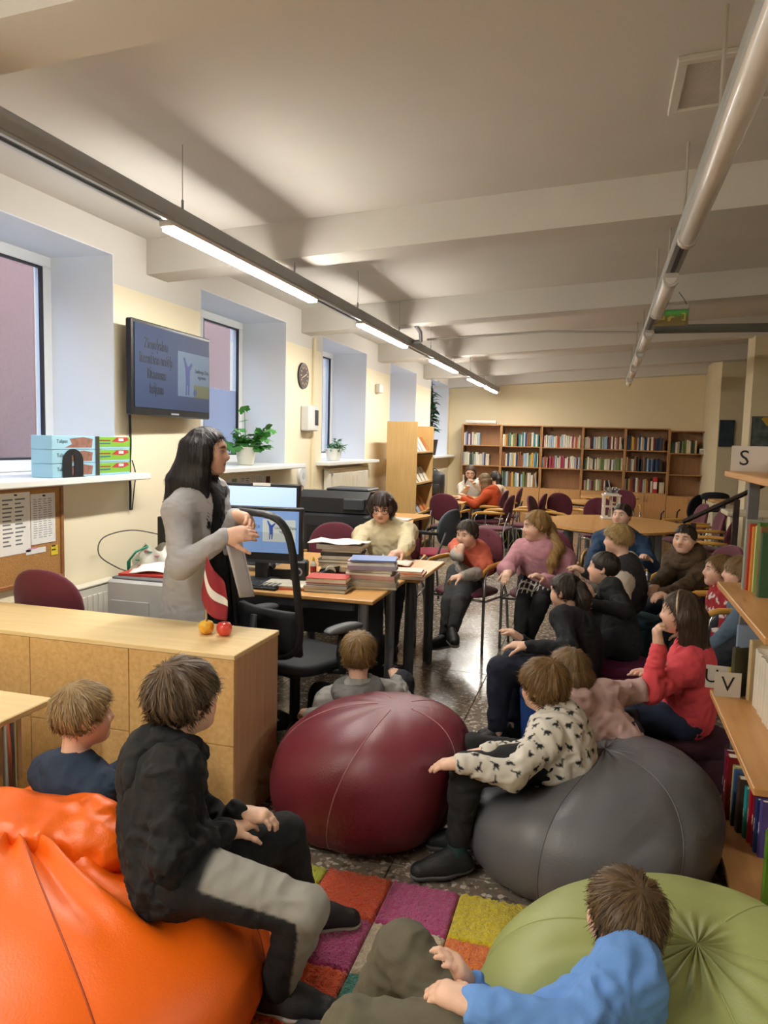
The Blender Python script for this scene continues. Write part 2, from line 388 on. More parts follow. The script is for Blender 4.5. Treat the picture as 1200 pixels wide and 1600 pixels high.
for x in (-.12, .12): MB().tube([(x, 0, .16), (x * .8, -.02, .2), (x * .45, 0, .26)], .004, 6).build('hanging_wire', plain('#6c675f', .5), es)
# slim cross pipe and cable duct, ceiling hatch
cp = MB().tube([(RX + .12, 7.9, 2.70), (-.6, 7.85, 2.76), (SX - .04, 7.8, 2.73)], .011, 8).build('ceiling_conduit', plain('#b4b0a8', .5), smooth=True); tag(cp, 'thin grey conduit pipe crossing below the ceiling beams', 'pipe')
cd = MB().box(SX + .05, 4.2, 7.35, 7.42, 2.66, 2.73, bev=.004).build('cable_duct', plain('#6f726b', .6)); tag(cd, 'dark grey cable duct running right from the tube lamp rail', 'duct')
hp = Vector((.72, 3.45, ceil_z(.72)))
ht = thing('ceiling_hatch', 'beige perforated ceiling hatch panel near the tube lamp rail', 'hatch', hp); ht.rotation_euler = (0, -math.atan(.06), 0)
hm = MB()
for d in ((-.52, .52, -.25, -.21), (-.52, .52, .21, .25), (-.52, -.48, -.21, .21), (.48, .52, -.21, .21)): hm.box(d[0], d[1], d[2], d[3], -.022, .0, bev=.004)
hm.build('hatch_frame', WHITE, ht)
MB().box(-.48, .48, -.21, .21, -.012, .0).build('hatch_panel', mat('#c9c2b8', .8, bump=.5, bscale=120), ht)

r3 = thing('lamp_rail', 'added unseen grey lamp rail with a lit strip lamp over the right aisle', 'lamp rail', (3.4, 0, 2.75))  # unseen rail, added with its lamps to raise the foreground light
MB().box(-.035, .035, -4.4, 6.0, 0, .075, bev=.006).build('rail_body', ALU, r3)
for y in (-3.5, -1.0, 1.5, 4.5): MB().cyl((0, y, .075), (0, y, ceil_z(3.4) - 2.75 + .02), .006, 6).build('hanger_rod', plain('#70757a', .4, metal=.5), r3)
for i, (a, b) in enumerate(((-2.2, -.7), (1.0, 2.5))):
    l = thing('strip_lamp', 'added unseen lit white LED strip lamp over the right aisle, ' + ['behind the viewer', 'beyond the library rack'][i], 'lamp', (3.4, 0, 2.75), group='added unseen strip lamps on the right rail')
    MB().box(-.034, .034, a, b, -.03, -.001, bev=.006).build('lamp_housing', plain('#e6e6e4', .4), l)
    MB().box(-.03, .03, a + .03, b - .03, -.044, -.03).build('diffuser', LEDM, l)
# ---------------------------------------------------------------- foreground furniture
BIRCH = wood('#ead2a0', '#e0c48c', .4, axis=0); BEECH = wood('#d6a463', '#c99556', .4, axis=1); OSB = mat('#dab478', .75, color2='#c89f62', vscale=45, bump=.2, bscale=70)
SIDE = wood('#c9a882', '#bd9a74', .5, axis=2); CHROME = mat('#b9bcc0', .22, metal=.9, var=.02); STEEL = mat('#8f9398', .35, metal=.7, var=.03)
ct = thing('counter', 'low birch-topped counter with particleboard back, apples standing on it', 'counter', (0, 0, 0))
MB().box(-2.98, -1.37, 2.645, 3.08, .728, .75, bev=.003).build('counter_top', BIRCH, ct)
MB().box(-1.395, -1.372, 2.66, 3.07, 0, .728, bev=.002).build('side_panel', SIDE, ct)
MB().box(-2.97, -2.947, 2.66, 3.07, 0, .728, bev=.002).build('side_panel', SIDE, ct)
MB().box(-2.94, -1.4, 2.69, 3.05, .35, .37).build('inner_shelf', BIRCH, ct)
for x0, x1 in ((-2.97, -2.363), (-2.36, -1.863), (-1.86, -1.374)):
    for z0, z1 in ((0, .367), (.37, .727)): MB().box(x0, x1, 2.648, 2.66, z0, z1, bev=.0015).build('back_panel', OSB, ct)
st = thing('side_table', 'pale low table with chrome leg left of the counter', 'table', (-2.43, 1.85, 0))
MB().box(-.55, .44, -.6, .5, .575, .6, bev=.004).build('table_top', BIRCH, st)
MB().box(-.5, .36, .40, .42, .3, .575).build('modesty_panel', SIDE, st)
for x, y in ((.36, .36), (-.47, .36), (.36, -.52), (-.47, -.52)): MB().cyl((x, y, 0), (x, y, .576), .024, 16).build('leg', CHROME, st, smooth=True)
# apples and flag
def apple(label, x, y, z, col, col2):
    t = thing('apple', label, 'apple', (x, y, z))
    prof = [(.0015, .006), (.010, .001), (.020, .003), (.030, .013), (.0345, .03), (.033, .044), (.026, .056), (.016, .0605), (.008, .058), (.002, .051)]
    MB().lathe(prof, 24).build('fruit', mat(col, .3, color2=col2, vscale=25, coat=.3), t, smooth='full')
    MB().tube([(0, 0, .05), (.002, .001, .06), (.006, .002, .068)], .0016, 6).build('stem', plain('#4b3a22', .7), t)
    return t
apple('yellow apple on the counter with a flag stick pushed into it', -1.64, 2.90, .75, '#e3b52c', '#d98e2a')
apple('red apple beside the yellow one on the counter', -1.555, 2.905, .75, '#c22a2a', '#d8503a')
fg = thing('flag', 'small dark red flag with white stripe on a wooden stick', 'flag', (-1.642, 2.90, .80))
MB().tube([(0, 0, .0), (.004, 0, .30)], .003, 8).build('flag_stick', wood('#d9b878', '#c9a563', .6, axis=2), fg)
def flag_pt(u, v):
    # cloth droops from the hoist edge on the stick, its fly end falling down to the right
    x = .004 + .105 * u - .06 * (1 - v) * math.sin(u * 3.14) ** 1.0 * (1 - u) - .02 * (1 - v) * (1 - u)
    z = .155 + .145 * v - .13 * u - .035 * (1 - v) * math.sin(u * 3.14)
    return (x, -.006 + .018 * math.sin(u * 7 + v * 2.5) * (u + .15) - .02 * u, z)
for (v0, v1, c, nm) in ((0, .4, '#8e1f2b', 'flag_band'), (.4, .6, '#e9e4de', 'flag_stripe'), (.6, 1, '#8e1f2b', 'flag_band')):
    q = MB().surf(lambda u, v: flag_pt(u, v0 + (v1 - v0) * v), 16, 6); o = q.build(nm, mat(c, .7, bump=.1, bscale=400), fg, smooth='full')
    so = o.modifiers.new('thickness', 'SOLIDIFY'); so.thickness = .0008
# bean bags ------------------------------------------------------
def bag_fn(rx, ry, h, tilt, N, dents, seed, fold=.012, neck=None, u0=0.0, sq=.72, rip=.05):
    rg = random.Random(seed); ph = [(rg.uniform(0, 6.28), rg.randint(5, 15), rg.uniform(.4, 1)) for _ in range(7)]
    def fn(u, v):
        a = 2 * math.pi * (u + u0); f = -math.pi / 2 + math.pi * v
        c = max(0.0, math.cos(f)); r = c ** (sq if v > .5 else sq * .62); sn = math.sin(f); z = .46 + .54 * (abs(sn) ** .92) * (1 if sn > 0 else -1)
        if z < .06: z = .06 * (z + .08) / .14 if z > -.08 else 0
        d = abs(((u * N + .5) % 1) - .5)            # distance to nearest seam in panel widths
        puff = 1 + .022 * (1 - math.exp(-(d / .06) ** 2)) - .02
        up = min(1, max(0, (v - .55) / .4))
        wr = sum(am * math.sin(k * a + p + 3 * v) for p, k, am in ph) / 4
        rr = r * puff * (1 + fold * wr * (.5 + .6 * up) * min(1, c / .35)) 
        low = max(0, .35 - v) / .35
        rr *= 1 + .012 * low * math.sin(a * 23 + ph[0][0])
        x = rx * rr * math.cos(a); y = ry * rr * math.sin(a); zz = h * max(0, z)
        x += tilt[0] * z * z; y += tilt[1] * z * z
        zz += h * fold * .5 * wr * up * min(1, c / .35)
        for dx, dy, dr, dp in dents:
            q = ((x - dx) ** 2 + (y - dy) ** 2) / (dr * dr); g = math.exp(-q)
            if v > .35: zz -= dp * g * min(1, (v - .35) / .2) + rip * dp * math.exp(-(math.sqrt(q) - 1.25) ** 2 * 9) * math.sin(a * 17 + ph[1][0])*.8
        return (x, y, max(zz, 0.0))
    return fn
def beanbag(label, loc, rx, ry, h, col, tilt, dents, seed, N=6, rough=.42, fold=.012, rz=0.0, stitch=None, sq=.72, soft=.12, rip=.05):
    t = thing('bean_bag', label, 'bean bag', loc, rz=rz)
    fn = bag_fn(rx, ry, h, tilt, N, dents, seed, fold, sq=sq, rip=rip)
    m = mat(col, rough, var=.04, vscale=3, bump=soft, bscale=160, coat=.0)
    for k in range(N):
        MB().surf(lambda u, v: fn((k + u) / N, v), 26, 64).build('panel', m, t, smooth='full')
    sm = plain(stitch or col, rough + .1)
    for k in range(N):
        pts = []
        for j in range(6, 62):
            p = Vector(fn(k / N, j / 63)); pts.append(tuple(p))
        MB().tube(pts, .0028, 5).build('seam', sm, t, smooth='full')
    return t
beanbag('dark red leather bean bag in the middle of the floor', (-.92, 2.95, 0), .425, .40, .52, '#6c2431', (.13, .06), [], 3, N=5, fold=.010, rz=-.40, stitch='#a06a70', rough=.42, sq=.72)
beanbag('large dark grey leather bean bag under the boy in the dinosaur shirt', (.01, 2.90, 0), .485, .44, .44, '#64656a', (.08, .10), [(-.22, .02, .2, .12), (-.06, .34, .2, .06)], 5, fold=.008, rz=.2, rough=.42, sq=.6)
ob = beanbag('bright orange leather bean bag in the left foreground', (-1.36, 1.66, 0), .58, .52, .45, '#e8650e', (-.25, .22), [(.2, .2, .23, .16), (-.2, .36, .2, .12), (-.3, .1, .2, -.02)], 8, fold=.016, rz=.3, rough=.40, sq=.55, rip=.2, stitch='#9a3a08')
beanbag('olive green bean bag under the boy in the blue sweatshirt', (.22, 1.80, 0), .50, .48, .43, '#9aa364', (.10, .0), [(-.22, -.14, .24, .16)], 13, fold=.007, rz=.9, rough=.5, sq=.6)
# rug ------------------------------------------------------------
rug = thing('rug', 'shaggy rug of coloured squares between the bean bags', 'rug', (0, 0, 0))
def pile(col, col2):
    return mat(col, .95, color2=col2, vscale=110, bump=1.0, bscale=160, sheen=.3)
RC = {'y': pile('#e6cf1e', '#cdb818'), 'o': pile('#ea5a26', '#d24a20'), 'm': pile('#c04a86', '#aa3c74'), 'w': pile('#d2c2a8', '#bcab92'), 't': pile('#2a7a6c', '#22665a'), 'a': pile('#ee8a24', '#dc5a22'), 'g': pile('#c6cc2a', '#aab224')}
rows = ['oygomyamo', 'mtamwatyo', 'woyotmowa', 'ymwatgoym', 'gotmyawmt']
sqs = {}
rg = np.random.RandomState(4)
for r, line in enumerate(rows):
    for c, ch in enumerate(line):
        x0 = -1.66 + .25 * c; y1 = 2.52 - .25 * r
        key = (ch)
        n = 34
        hh = rg.rand(n, n) * .010
        def fn(u, v): 
            i = min(n - 1, int(u * (n - 1) + .5)); j = min(n - 1, int(v * (n - 1) + .5)); e = 0 if (i in (0, n - 1) or j in (0, n - 1)) else 1
            return (u * .25 + e * (hh[j, i] - .005) * .5, v * .25 + e * (hh[i, j] - .005) * .5, .013 * e + e * hh[j, i] + .004)
        if key not in sqs:
            sqs[key] = MB().surf(fn, n, n).build('rug_square', RC[ch], rug, smooth='full'); sqs[key].location = (x0, y1 - .25, 0)
        else:
            o = sqs[key].copy(); COL.objects.link(o); o.location = (x0, y1 - .25, 0)
MB().box(-1.665, .595, 1.265, 2.525, .001, .006).build('rug_backing', plain('#5d5348', .9), rug)
# poufs ----------------------------------------------------------
def pouf(label, x, y, r, h, col, sides=40):
    t = thing('pouf', label, 'pouf', (x, y, 0))
    MB().lathe([(r * .97, 0), (r, .01), (r, h - .07), (r * .985, h - .062)], sides).build('pouf_body', mat(col, .85, bump=.2, bscale=300), t, smooth=True)
    MB().lathe([(r * .985, h - .06), (r * 1.01, h - .05), (r * 1.01, h - .02), (r * .95, h - .002), (r * .5, h + .006), (.001, h + .007)], sides).build('pouf_cushion', mat(col, .85, bump=.2, bscale=300), t, smooth=True)
    return t
pouf('plum purple round pouf under the boy in the black top', .15, 4.62, .20, .35, '#5e1740')
pouf('blue pouf under the dark-haired girl with the ponytail', -.14, 4.08, .23, .31, '#1f4a94')
pouf('dark plum pouf under the girl in the coral top', .46, 3.86, .22, .235, '#361122')
# ---------------------------------------------------------------- books
BOOKC = ['#7a1f26', '#24406f', '#e4dfd2', '#2f5d3a', '#c9a24a', '#3a3a3f', '#8a5a3a', '#b84a2c', '#5b3a66', '#9fb4c4', '#d6cbb0', '#2a7d86', '#a33b55', '#6f7f4a']
BOOKN = ['wine red', 'navy blue', 'white', 'dark green', 'ochre', 'charcoal', 'brown', 'rust orange', 'purple', 'pale blue', 'cream', 'teal', 'pink', 'olive']
PAGE = mat('#e6dcc4', .9, var=.08, vscale=4, stretch=(1, 40, 1), bump=.2, bscale=30)
_BK = {}
def book_mesh(ci, col=None, band=None, par=None):
    key = (ci, col, band)
    if key in _BK: return _BK[key]
    mb = MB(); c = .06                      # unit book: thickness x, depth y (spine at y=0), height z
    mb.box(0, 1, 0, 1, 0, 1)
    mb.v = []; mb.f = []
    mb.prism([(0, .03), (.2, 0), (.8, 0), (1, .03), (1, 1), (1 - c, 1), (1 - c, .06), (c, .06), (c, 1), (0, 1)], 0, 1)
    nc = len(mb.f); mb.box(c, 1 - c, .06, .97, .02, .98)
    me = bpy.data.meshes.new('book'); me.from_pydata(mb.v, [], mb.f)
    me.materials.append(mat(col or BOOKC[ci], .5, var=.12, vscale=2)); me.materials.append(PAGE)
    for p in me.polygons: p.material_index = 0 if p.index < nc else 1
    me.update(); _BK[key] = me
    return me
def far_book(label, group, loc, t, d, h, ci, rz=0.0, lean=0.0, flat=False):
    o = link('book', book_mesh(ci), None); o.location = loc; o.scale = (t, d, h)
    o.rotation_euler = (0, lean, rz); tag(o, label, 'book', group); return o
def near_book(label, loc, t, d, h, col, rz=0.0, lean=0.0, group=None, title=None, tcol='#e8e0cc', rot=None, strip=None):
    """upright book, spine towards local -Y, thickness along X"""
    b = thing('book', label, 'book', loc, rz=rz, group=group); b.rotation_euler = rot or (0, lean, rz)
    c = min(.003, t * .15)
    mb = MB().prism([(0, .004), (t * .25, 0), (t * .75, 0), (t, .004), (t, d), (t - c, d), (t - c, .006), (c, .006), (c, d), (0, d)], 0, h)
    mb.build('cover', mat(col, .4, var=.1, vscale=9, color2=None), b)
    MB().box(c, t - c, .006, d - .004, .004, h - .004).build('pages', PAGE, b)
    if strip: MB().box(t * .12, t * .88, -.0008, .0, h * strip[0], h * strip[1]).build('spine_label', plain(strip[2], .5), b)
    if title:
        text_mesh('spine_title', title, min(t * .6, .02), plain(tcol, .5), b, frame_mtx((t / 2, -.001, h / 2), (0, 0, 1), (-1, 0, 0)))
    return b
def letter_card(label, ch, loc, w, h, rz, lean=0.0, stripe=None, name='letter_card', two=False):
    t = thing(name, label, 'sign', loc, rz=rz); t.rotation_euler = (lean, 0, rz)
    MB().box(-w / 2, w / 2, 0, .002, 0, h).build('card', plain('#cdc6bd', .6), t)
    cx = -w * .5 + w * (.2 if stripe else .5)
    text_mesh('letter', ch, h * .85, plain('#15120f', .6), t, frame_mtx((cx, -.0008, h * .5), (1, 0, 0), (0, 0, 1)), bold=.0)
    if stripe: MB().box(-w / 2 + w * stripe[0], w / 2, -.0006, .0, 0, h).build('colour_stripe', plain('#d3b93c', .5), t)
    return t
# open rack of library shelves on the right ------------------------
rack = thing('library_rack', 'open library shelf rack with grey steel posts on the right', 'shelf rack', (0, 0, 0))
BEE2 = wood('#c8965e', '#bb8850', .4, axis=1)
RZS = (.085, .555, 1.03, 1.505)
for z in RZS:
    MB().box(.50, .98, 2.46, 3.45, z, z + .025, bev=.003).build('shelf', BEE2, rack)
for x, y in ((.62, 3.46), (.62, 2.45), (.95, 3.46), (.95, 2.45)):
    MB().box(x - .022, x + .022, y - .012, y + .012, 0, 1.504, bev=.003).build('post', mat('#77767a', .5, metal=.3, var=.05), rack)
for z in RZS: MB().box(.972, .98, 2.47, 3.44, z + .025, z + .2).build('back_stop', STEEL, rack)
rk2 = thing('library_rack', 'near bay of the library shelf rack at the right picture edge', 'shelf rack', (0, 0, 0))
for z in (.02, .54, 1.0): MB().box(.72, 1.14, 1.4, 2.42, z, z + .025, bev=.003).build('shelf', BEE2, rk2)
for x, y in ((.78, 1.38), (1.08, 1.38), (1.08, 2.425)): MB().box(x - .022, x + .022, y - .01, y + .01, 0, 1.9, bev=.003).build('post', mat('#77767a', .5, metal=.3, var=.05), rk2)
RP = -math.pi / 2     # spine faces the aisle (-X)
def rack_row(z, y, items, prefix, where, x0=.60):
    yy = y
    for i, (t, h, col, nm, dx, ttl) in enumerate(items):
        # local X (thickness) runs towards -Y after the -90 degree turn
        near_book(nm + ' ' + where, (x0 + dx, yy, z), t, .17, h, col, rz=RP, title=ttl)
        yy -= t + .002
rack_row(RZS[0] + .025, 3.30, [(.028, .27, '#5b2545', 'plum-spined tall book', -.05, 'Stasti'), (.055, .265, '#7e1420', 'thick dark red picture book', -.05, 'Ziema'), (.03, .24, '#a9ab6c', 'pale green book', -.03, 'Rudens'), (.012, .235, '#3f5f94', 'slim blue book', -.03, None), (.05, .22, '#4c3b30', 'brown painted-cover book', -.02, None), (.035, .2, '#2f9a98', 'turquoise book', .0, 'Jura'), (.03, .21, '#b11d2c', 'bright red book', .01, 'Pasakas'), (.034, .21, '#6e1b3a', 'crimson book', .02, 'Zelta'), (.03, .205, '#2c3a6c', 'indigo book', .02, 'Meness'), (.03, .215, '#574a8c', 'violet book', .03, 'Sapnis')], 'b', 'on the lowest shelf of the right rack')
near_book('green picture book at the near end of the lowest right shelf', (.585, 2.66, RZS[0] + .025), .03, .2, .25, '#5f8a2c', rz=RP)
near_book('yellow-edged picture book behind the green one on the lowest right shelf', (.60, 2.70, RZS[0] + .025), .02, .2, .24, '#c9b23c', rz=RP)
near_book('pale blue tall book at the far end of the middle right shelf', (.585, 3.42, RZS[1] + .025), .02, .24, .30, '#7f93ad', rz=RP)
near_book('dark painted-cover book standing by the V letter card', (.565, 3.385, RZS[1] + .025), .02, .13, .21, '#4c4a34', rz=RP + .5, strip=(.02, .4, '#8a3f3a'))
near_book('beige picture book beside the white volumes', (.625, 3.36, RZS[1] + .025), .022, .16, .255, '#c9b48a', rz=RP + .3)
yy = 3.30
for i in range(9):
    near_book('white volume, ' + ORD[i] + ' of the white row on the middle right shelf', (.64 + .002 * (i % 3), yy, RZS[1] + .025), .03, .16, .235 - .004 * (i % 2), '#d9d2c2', rz=RP, group='white volumes on the middle right shelf'); yy -= .033
rack_row(RZS[2] + .025, 3.30, [(.01, .285, '#9aa39a', 'slim grey-green book', -.03, None), (.014, .27, '#b23a2a', 'slim red book', -.02, None), (.012, .26, '#d08a3a', 'slim orange book', -.01, None), (.012, .265, '#cfc79a', 'slim cream book', .0, None), (.05, .28, '#4d7a2c', 'green picture book with animal cover', .0, None), (.03, .27, '#7c5c34', 'brown animal book', .0, None), (.03, .25, '#35573a', 'forest green book', .0, None)], 't', 'on the eye-level right shelf')
near_book('orange book lying at the right end of the top right shelf', (.66, 3.0, RZS[3] + .025), .05, .16, .2, '#d96a2c', rz=RP)
letter_card('grey letter card S with yellow stripe on the top right shelf', 'S', (.64, 3.40, RZS[3] + .025), .25, .105, -.25, stripe=(.56, 1))
letter_card('white letter card U behind the V card', 'U', (.535, 3.415, RZS[1] + .04), .12, .10, -.05, stripe=(.75, 1))
letter_card('white letter card V at the far end of the middle right shelf', 'V', (.555, 3.36, RZS[1] + .025), .105, .105, .08)
letter_card('white letter card Z at the bottom right corner', 'Z', (.81, 2.37, .045), .16, .14, .1)
# ---------------------------------------------------------------- chairs
MAROON = mat('#621f32', .8, var=.06, vscale=20, bump=.2, bscale=350, sheen=.2); ARMW = wood('#d9a64e', '#c8923f', .35, axis=1)
BLK = mat('#1b1c1f', .5, var=.1); BLKS = mat('#202226', .75, bump=.2, bscale=300)
def superpad(cx, cy, z0, z1, hx, hy, p=3.0, n=28, crown=.012):
    mb = MB(); rings = [(z0, .86), (z0 + .006, .97), ((z0 + z1) / 2, 1.0), (z1 - .008, .97), (z1, .88), (z1 + crown * .7, .55), (z1 + crown, .02)]
    v = []; f = []
    for z, s in rings:
        for k in range(n):
            a = 2 * math.pi * k / n; c, q = math.cos(a), math.sin(a)
            v.append((cx + hx * s * math.copysign(abs(c) ** (2 / p), c), cy + hy * s * math.copysign(abs(q) ** (2 / p), q), z))
    for i in range(len(rings) - 1):
        for k in range(n): f.append((i * n + k, i * n + (k + 1) % n, (i + 1) * n + (k + 1) % n, (i + 1) * n + k))
    f.append(tuple(range(n))[::-1]); f.append(tuple((len(rings) - 1) * n + k for k in range(n)))
    return mb.add(v, f)
def oval_back(cx, cy, cz, hw, hh, th, tilt, curve=.04, n=28, p=2.3):
    mb = MB(); v = []; f = []; rings = [(-th / 2, .9), (-th / 2 + .006, .98), (0, 1), (th / 2 - .006, .98), (th / 2, .9), (th / 2 + .006, .5), (th / 2 + .007, .02)]
    rings = [(-th / 2 - .004, .02), (-th / 2 - .003, .5)] + rings
    for d, s in rings:
        for k in range(n):
            a = 2 * math.pi * k / n; c, q = math.cos(a), math.sin(a)
            x = hw * s * math.copysign(abs(c) ** (2 / p), c); z = hh * s * math.copysign(abs(q) ** (2 / p), q)
            y = d + curve * (x / hw) ** 2 - z * tilt
            v.append((cx + x, cy + y, cz + z))
    for i in range(len(rings) - 1):
        for k in range(n): f.append((i * n + k, (i + 1) * n + k, (i + 1) * n + (k + 1) % n, i * n + (k + 1) % n))
    f.append(tuple(range(n))); f.append(tuple((len(rings) - 1) * n + k for k in range(n))[::-1])
    return mb.add(v, f)
def make_chair(label, arms=True, seatm=None, backm=None, metal=None, armm=None):
    t = thing('conference_chair', label, 'chair'); sm = seatm or MAROON; bk = backm or sm; me = metal or CHROME
    superpad(0, .0, .415, .455, .235, .23).build('seat', sm, t, smooth='full')
    oval_back(0, -.235, .72, .215, .20, .035, .16).build('backrest', bk, t, smooth='full')
    for s in (-1, 1):
        MB().tube([(s * .262, .20, 0), (s * .262, .20, .40), (s * .262, .19, .60), (s * .262, .15, .648)], .0115, 10).build('leg', me, t, smooth='full')
        MB().tube([(s * .262, -.26, 0), (s * .25, -.215, .40), (s * .2, -.225, .52), (s * .16, -.265, .68)], .0115, 10).build('leg', me, t, smooth='full')
        MB().tube([(s * .262, .18, .40), (s * .252, -.2, .40)], .010, 8).build('side_rail', me, t, smooth='full')
        if arms:
            pts = [(s * .262, .225, .60), (s * .264, .215, .64), (s * .268, .15, .665), (s * .272, .0, .675), (s * .268, -.12, .675), (s * .24, -.225, .67)]
            MB().tube(pts, [.014, .017, .02, .021, .02, .014], 10, flat=.6).build('armrest', armm or ARMW, t, smooth='full')
    MB().tube([(-.26, .17, .40), (.26, .17, .40)], .010, 8).build('cross_rail', me, t, smooth='full')
    return t
CHAIR0 = [None]
def chair(label, x, y, rz, group=None, proto=None):
    if proto is None:
        if CHAIR0[0] is None: c = CHAIR0[0] = make_chair(label)
        else: c = copy_tree(CHAIR0[0])
    else: c = proto
    c.location = (x, y, 0); c.rotation_euler = (0, 0, rz); c['label'] = label
    if group: c['group'] = group
    return c
def facing(dx, dy): return math.atan2(-dx, dy)       # chair local forward is +Y
CG = 'maroon conference chairs'
chair('maroon chair with wooden arms under the girl in orange and grey', -1.0, 5.93, facing(-.35, -1), CG)
chair('maroon chair with wooden arms under the girl in the pink sweater', -.42, 6.02, facing(-.15, -1), CG)
chair('maroon chair under the boy in the blue sweater', .16, 6.72, facing(-.1, -1), CG)
chair('maroon chair under the boy in the brown hoodie', .72, 5.85, facing(-1, -.45), CG)
chair('maroon chair under the girl in the red patterned sweater', .82, 5.02, facing(-1, -.12), CG)
pouf('dark teal pouf under the blond boy in the raglan top', .24, 5.46, .21, .44, '#1b4450')
chair('maroon chair under the older woman at the desk', -1.62, 5.82, facing(.05, -1), CG)
chair('maroon chair pushed to the desk left of the book stacks', -2.1, 5.72, facing(.2, -1), CG)
ac = make_chair('maroon armless chair whose back shows by the window behind the counter', False); chair('maroon armless chair whose back shows by the window behind the counter', -2.745, 3.42, facing(0, 1), proto=ac)
# ---------------------------------------------------------------- staff desks
GREYM = mat('#55585c', .4, metal=.5, var=.05)
d1 = thing('desk', 'beech desk with book stacks on its corner', 'desk', (0, 0, 0))
MB().box(-2.75, -1.17, 3.88, 4.60, .715, .74, bev=.005).build('desk_top', BEECH, d1)
for x, y in ((-1.25, 3.96), (-2.66, 3.96), (-2.66, 4.52), (-1.25, 4.53)): MB().cyl((x, y, 0), (x, y, .716), .03, 16).build('leg', STEEL, d1, smooth=True)
MB().box(-2.6, -1.3, 3.93, 3.95, .66, .715).build('apron', GREYM, d1); MB().box(-2.6, -1.3, 4.53, 4.55, .35, .715).build('modesty_panel', GREYM, d1)
d2 = thing('desk', 'beech desk where the older woman reads', 'desk', (0, 0, 0))
MB().box(-2.2, -1.08, 4.612, 5.40, .715, .74, bev=.005).build('desk_top', BEECH, d2)
for x, y in ((-1.17, 4.72), (-1.17, 5.31), (-2.1, 4.72), (-2.1, 5.31)): MB().cyl((x, y, 0), (x, y, .716), .034, 16).build('leg', GREYM, d2, smooth=True)
MB().box(-1.185, -1.155, 4.72, 5.31, .67, .715).build('side_apron', GREYM, d2); MB().tube([(-2.1, 4.72, .12), (-1.17, 4.72, .12)], .014, 8).build('foot_rail', GREYM, d2)
# monitor and screens
def text_on(o, name, body, size, col, pos, right, up, emit=0.0, w=1.0, bold=0.0):
    return text_mesh(name, body, size, plain(col, .5, emit=emit), o, frame_mtx(pos, right, up), font_w=w, bold=bold)
def figure_poly(mb, ox, oz, s, y):
    # plain blue upright figure shape (generic)
    P = [(0, .0), (.05, .0), (.07, .25), (.12, .25), (.12, .02), (.17, .0), (.2, .3), (.2, .6), (.33, .78), (.3, .84), (.15, .72), (.08, .74), (-.06, .95), (-.11, .92), (-.01, .66), (.02, .35)]
    mb.prism([(ox + a * s, oz + b * s) for a, b in P], y - .0006, y, axis=1)
def monitor(label, loc, rz, w, h, screen, content):
    t = thing('computer_monitor', label, 'monitor', loc, rz=rz)
    MB().box(-w / 2, w / 2, -.0, .045, .12, .12 + h, bev=.006).build('monitor_housing', BLK, t)
    MB().box(-w / 2 + .022, w / 2 - .022, -.003, .0, .12 + .06, .12 + h - .022).build('screen', screen, t)
    MB().box(-.04, .04, .01, .04, .01, .13).build('stand_neck', BLK, t); superpad(0, .03, 0, .012, .13, .09).build('stand_base', BLK, t, smooth=True)
    if content:
        o = text_on(t, 'screen_text', 'Ziemeļvalstu\nliteratūras nedēļa\nRītausmas\nlasījums', .034, '#4b5a6e', (-w * .25, -.0035, .12 + h * .6), (1, 0, 0), (0, 0, 1))
        MB().box(w * .02, w * .42, -.0042, -.0032, .12 + h * .38, .12 + h * .78).build('screen_picture', plain('#b9c4c4', .4, emit=.35), t)
        f = MB(); figure_poly(f, w * .1, .12 + h * .42, h * .36, -.0044); f.build('screen_figure', plain('#2f55a8', .5, emit=.2), t)
        text_on(t, 'screen_caption', 'Lindberga Zelta\nieguvums', .022, '#3b3f42', (w * .30, -.005, .12 + h * .6), (1, 0, 0), (0, 0, 1))
        MB().box(-w * .47, w * .47, -.004, -.003, .105 + .012, .105 + .03).build('brand_strip', plain('#3a3d42', .4), t)
    else:
        MB().box(-w * .42, w * .42, -.0045, -.0035, .12 + h * .22, .12 + h * .5).build('screen_window', plain('#cfd8e6', .4, emit=.5), t)
    return t
SCRB = plain('#6f8fc0', .3, emit=.55); SCRW = plain('#a9c2e6', .3, emit=.8)
monitor('front computer monitor showing the blue slide, seen through the office chair', (-1.98, 4.16, .74), facing(0, 1) + .12, .52, .34, SCRB, True)
monitor('rear computer monitor with a pale screen behind the front one', (-2.14, 4.5, .78), .1, .52, .42, SCRW, False)
MB().box(0, .12, 0, .004, 0, .02).build('note', plain('#e9e6de', .7), bpy.data.objects['computer_monitor.001']).location = (-.06, -.002, .524)
kb = thing('keyboard', 'black computer keyboard in front of the monitor', 'keyboard', (-1.98, 3.98, .74))
MB().box(-.21, .21, -.065, .065, 0, .018, bev=.005).build('keyboard_body', BLK, kb)
kk = None
for r in range(5):
    for c in range(14):
        if kk is None: kk = MB().box(-.011, .011, -.0095, .0095, 0, .007, bev=.002).build('key', plain('#2b2d31', .5), kb); k = kk
        else: k = kk.copy(); COL.objects.link(k)
        k.location = (-.19 + .0292 * c, -.048 + .024 * r, .017)
wc = thing('speaker', 'small black speaker with silver ring by the monitor', 'speaker', (-1.74, 4.2, .74), rz=.2)
MB().box(-.05, .05, -.04, .05, 0, .14, bev=.01).build('speaker_box', BLK, wc)
MB().tube([(0, -.046, .075), (0, -.04, .075)], .026, 20).build('cone_ring', plain('#c9cccf', .3, metal=.6), wc); MB().tube([(0, -.05, .075), (0, -.04, .075)], .016, 20).build('cone', BLK, wc); MB().tube([(0, -.052, .075), (0, -.04, .075)], .006, 12).build('dust_cap', plain('#c9cccf', .3), wc)
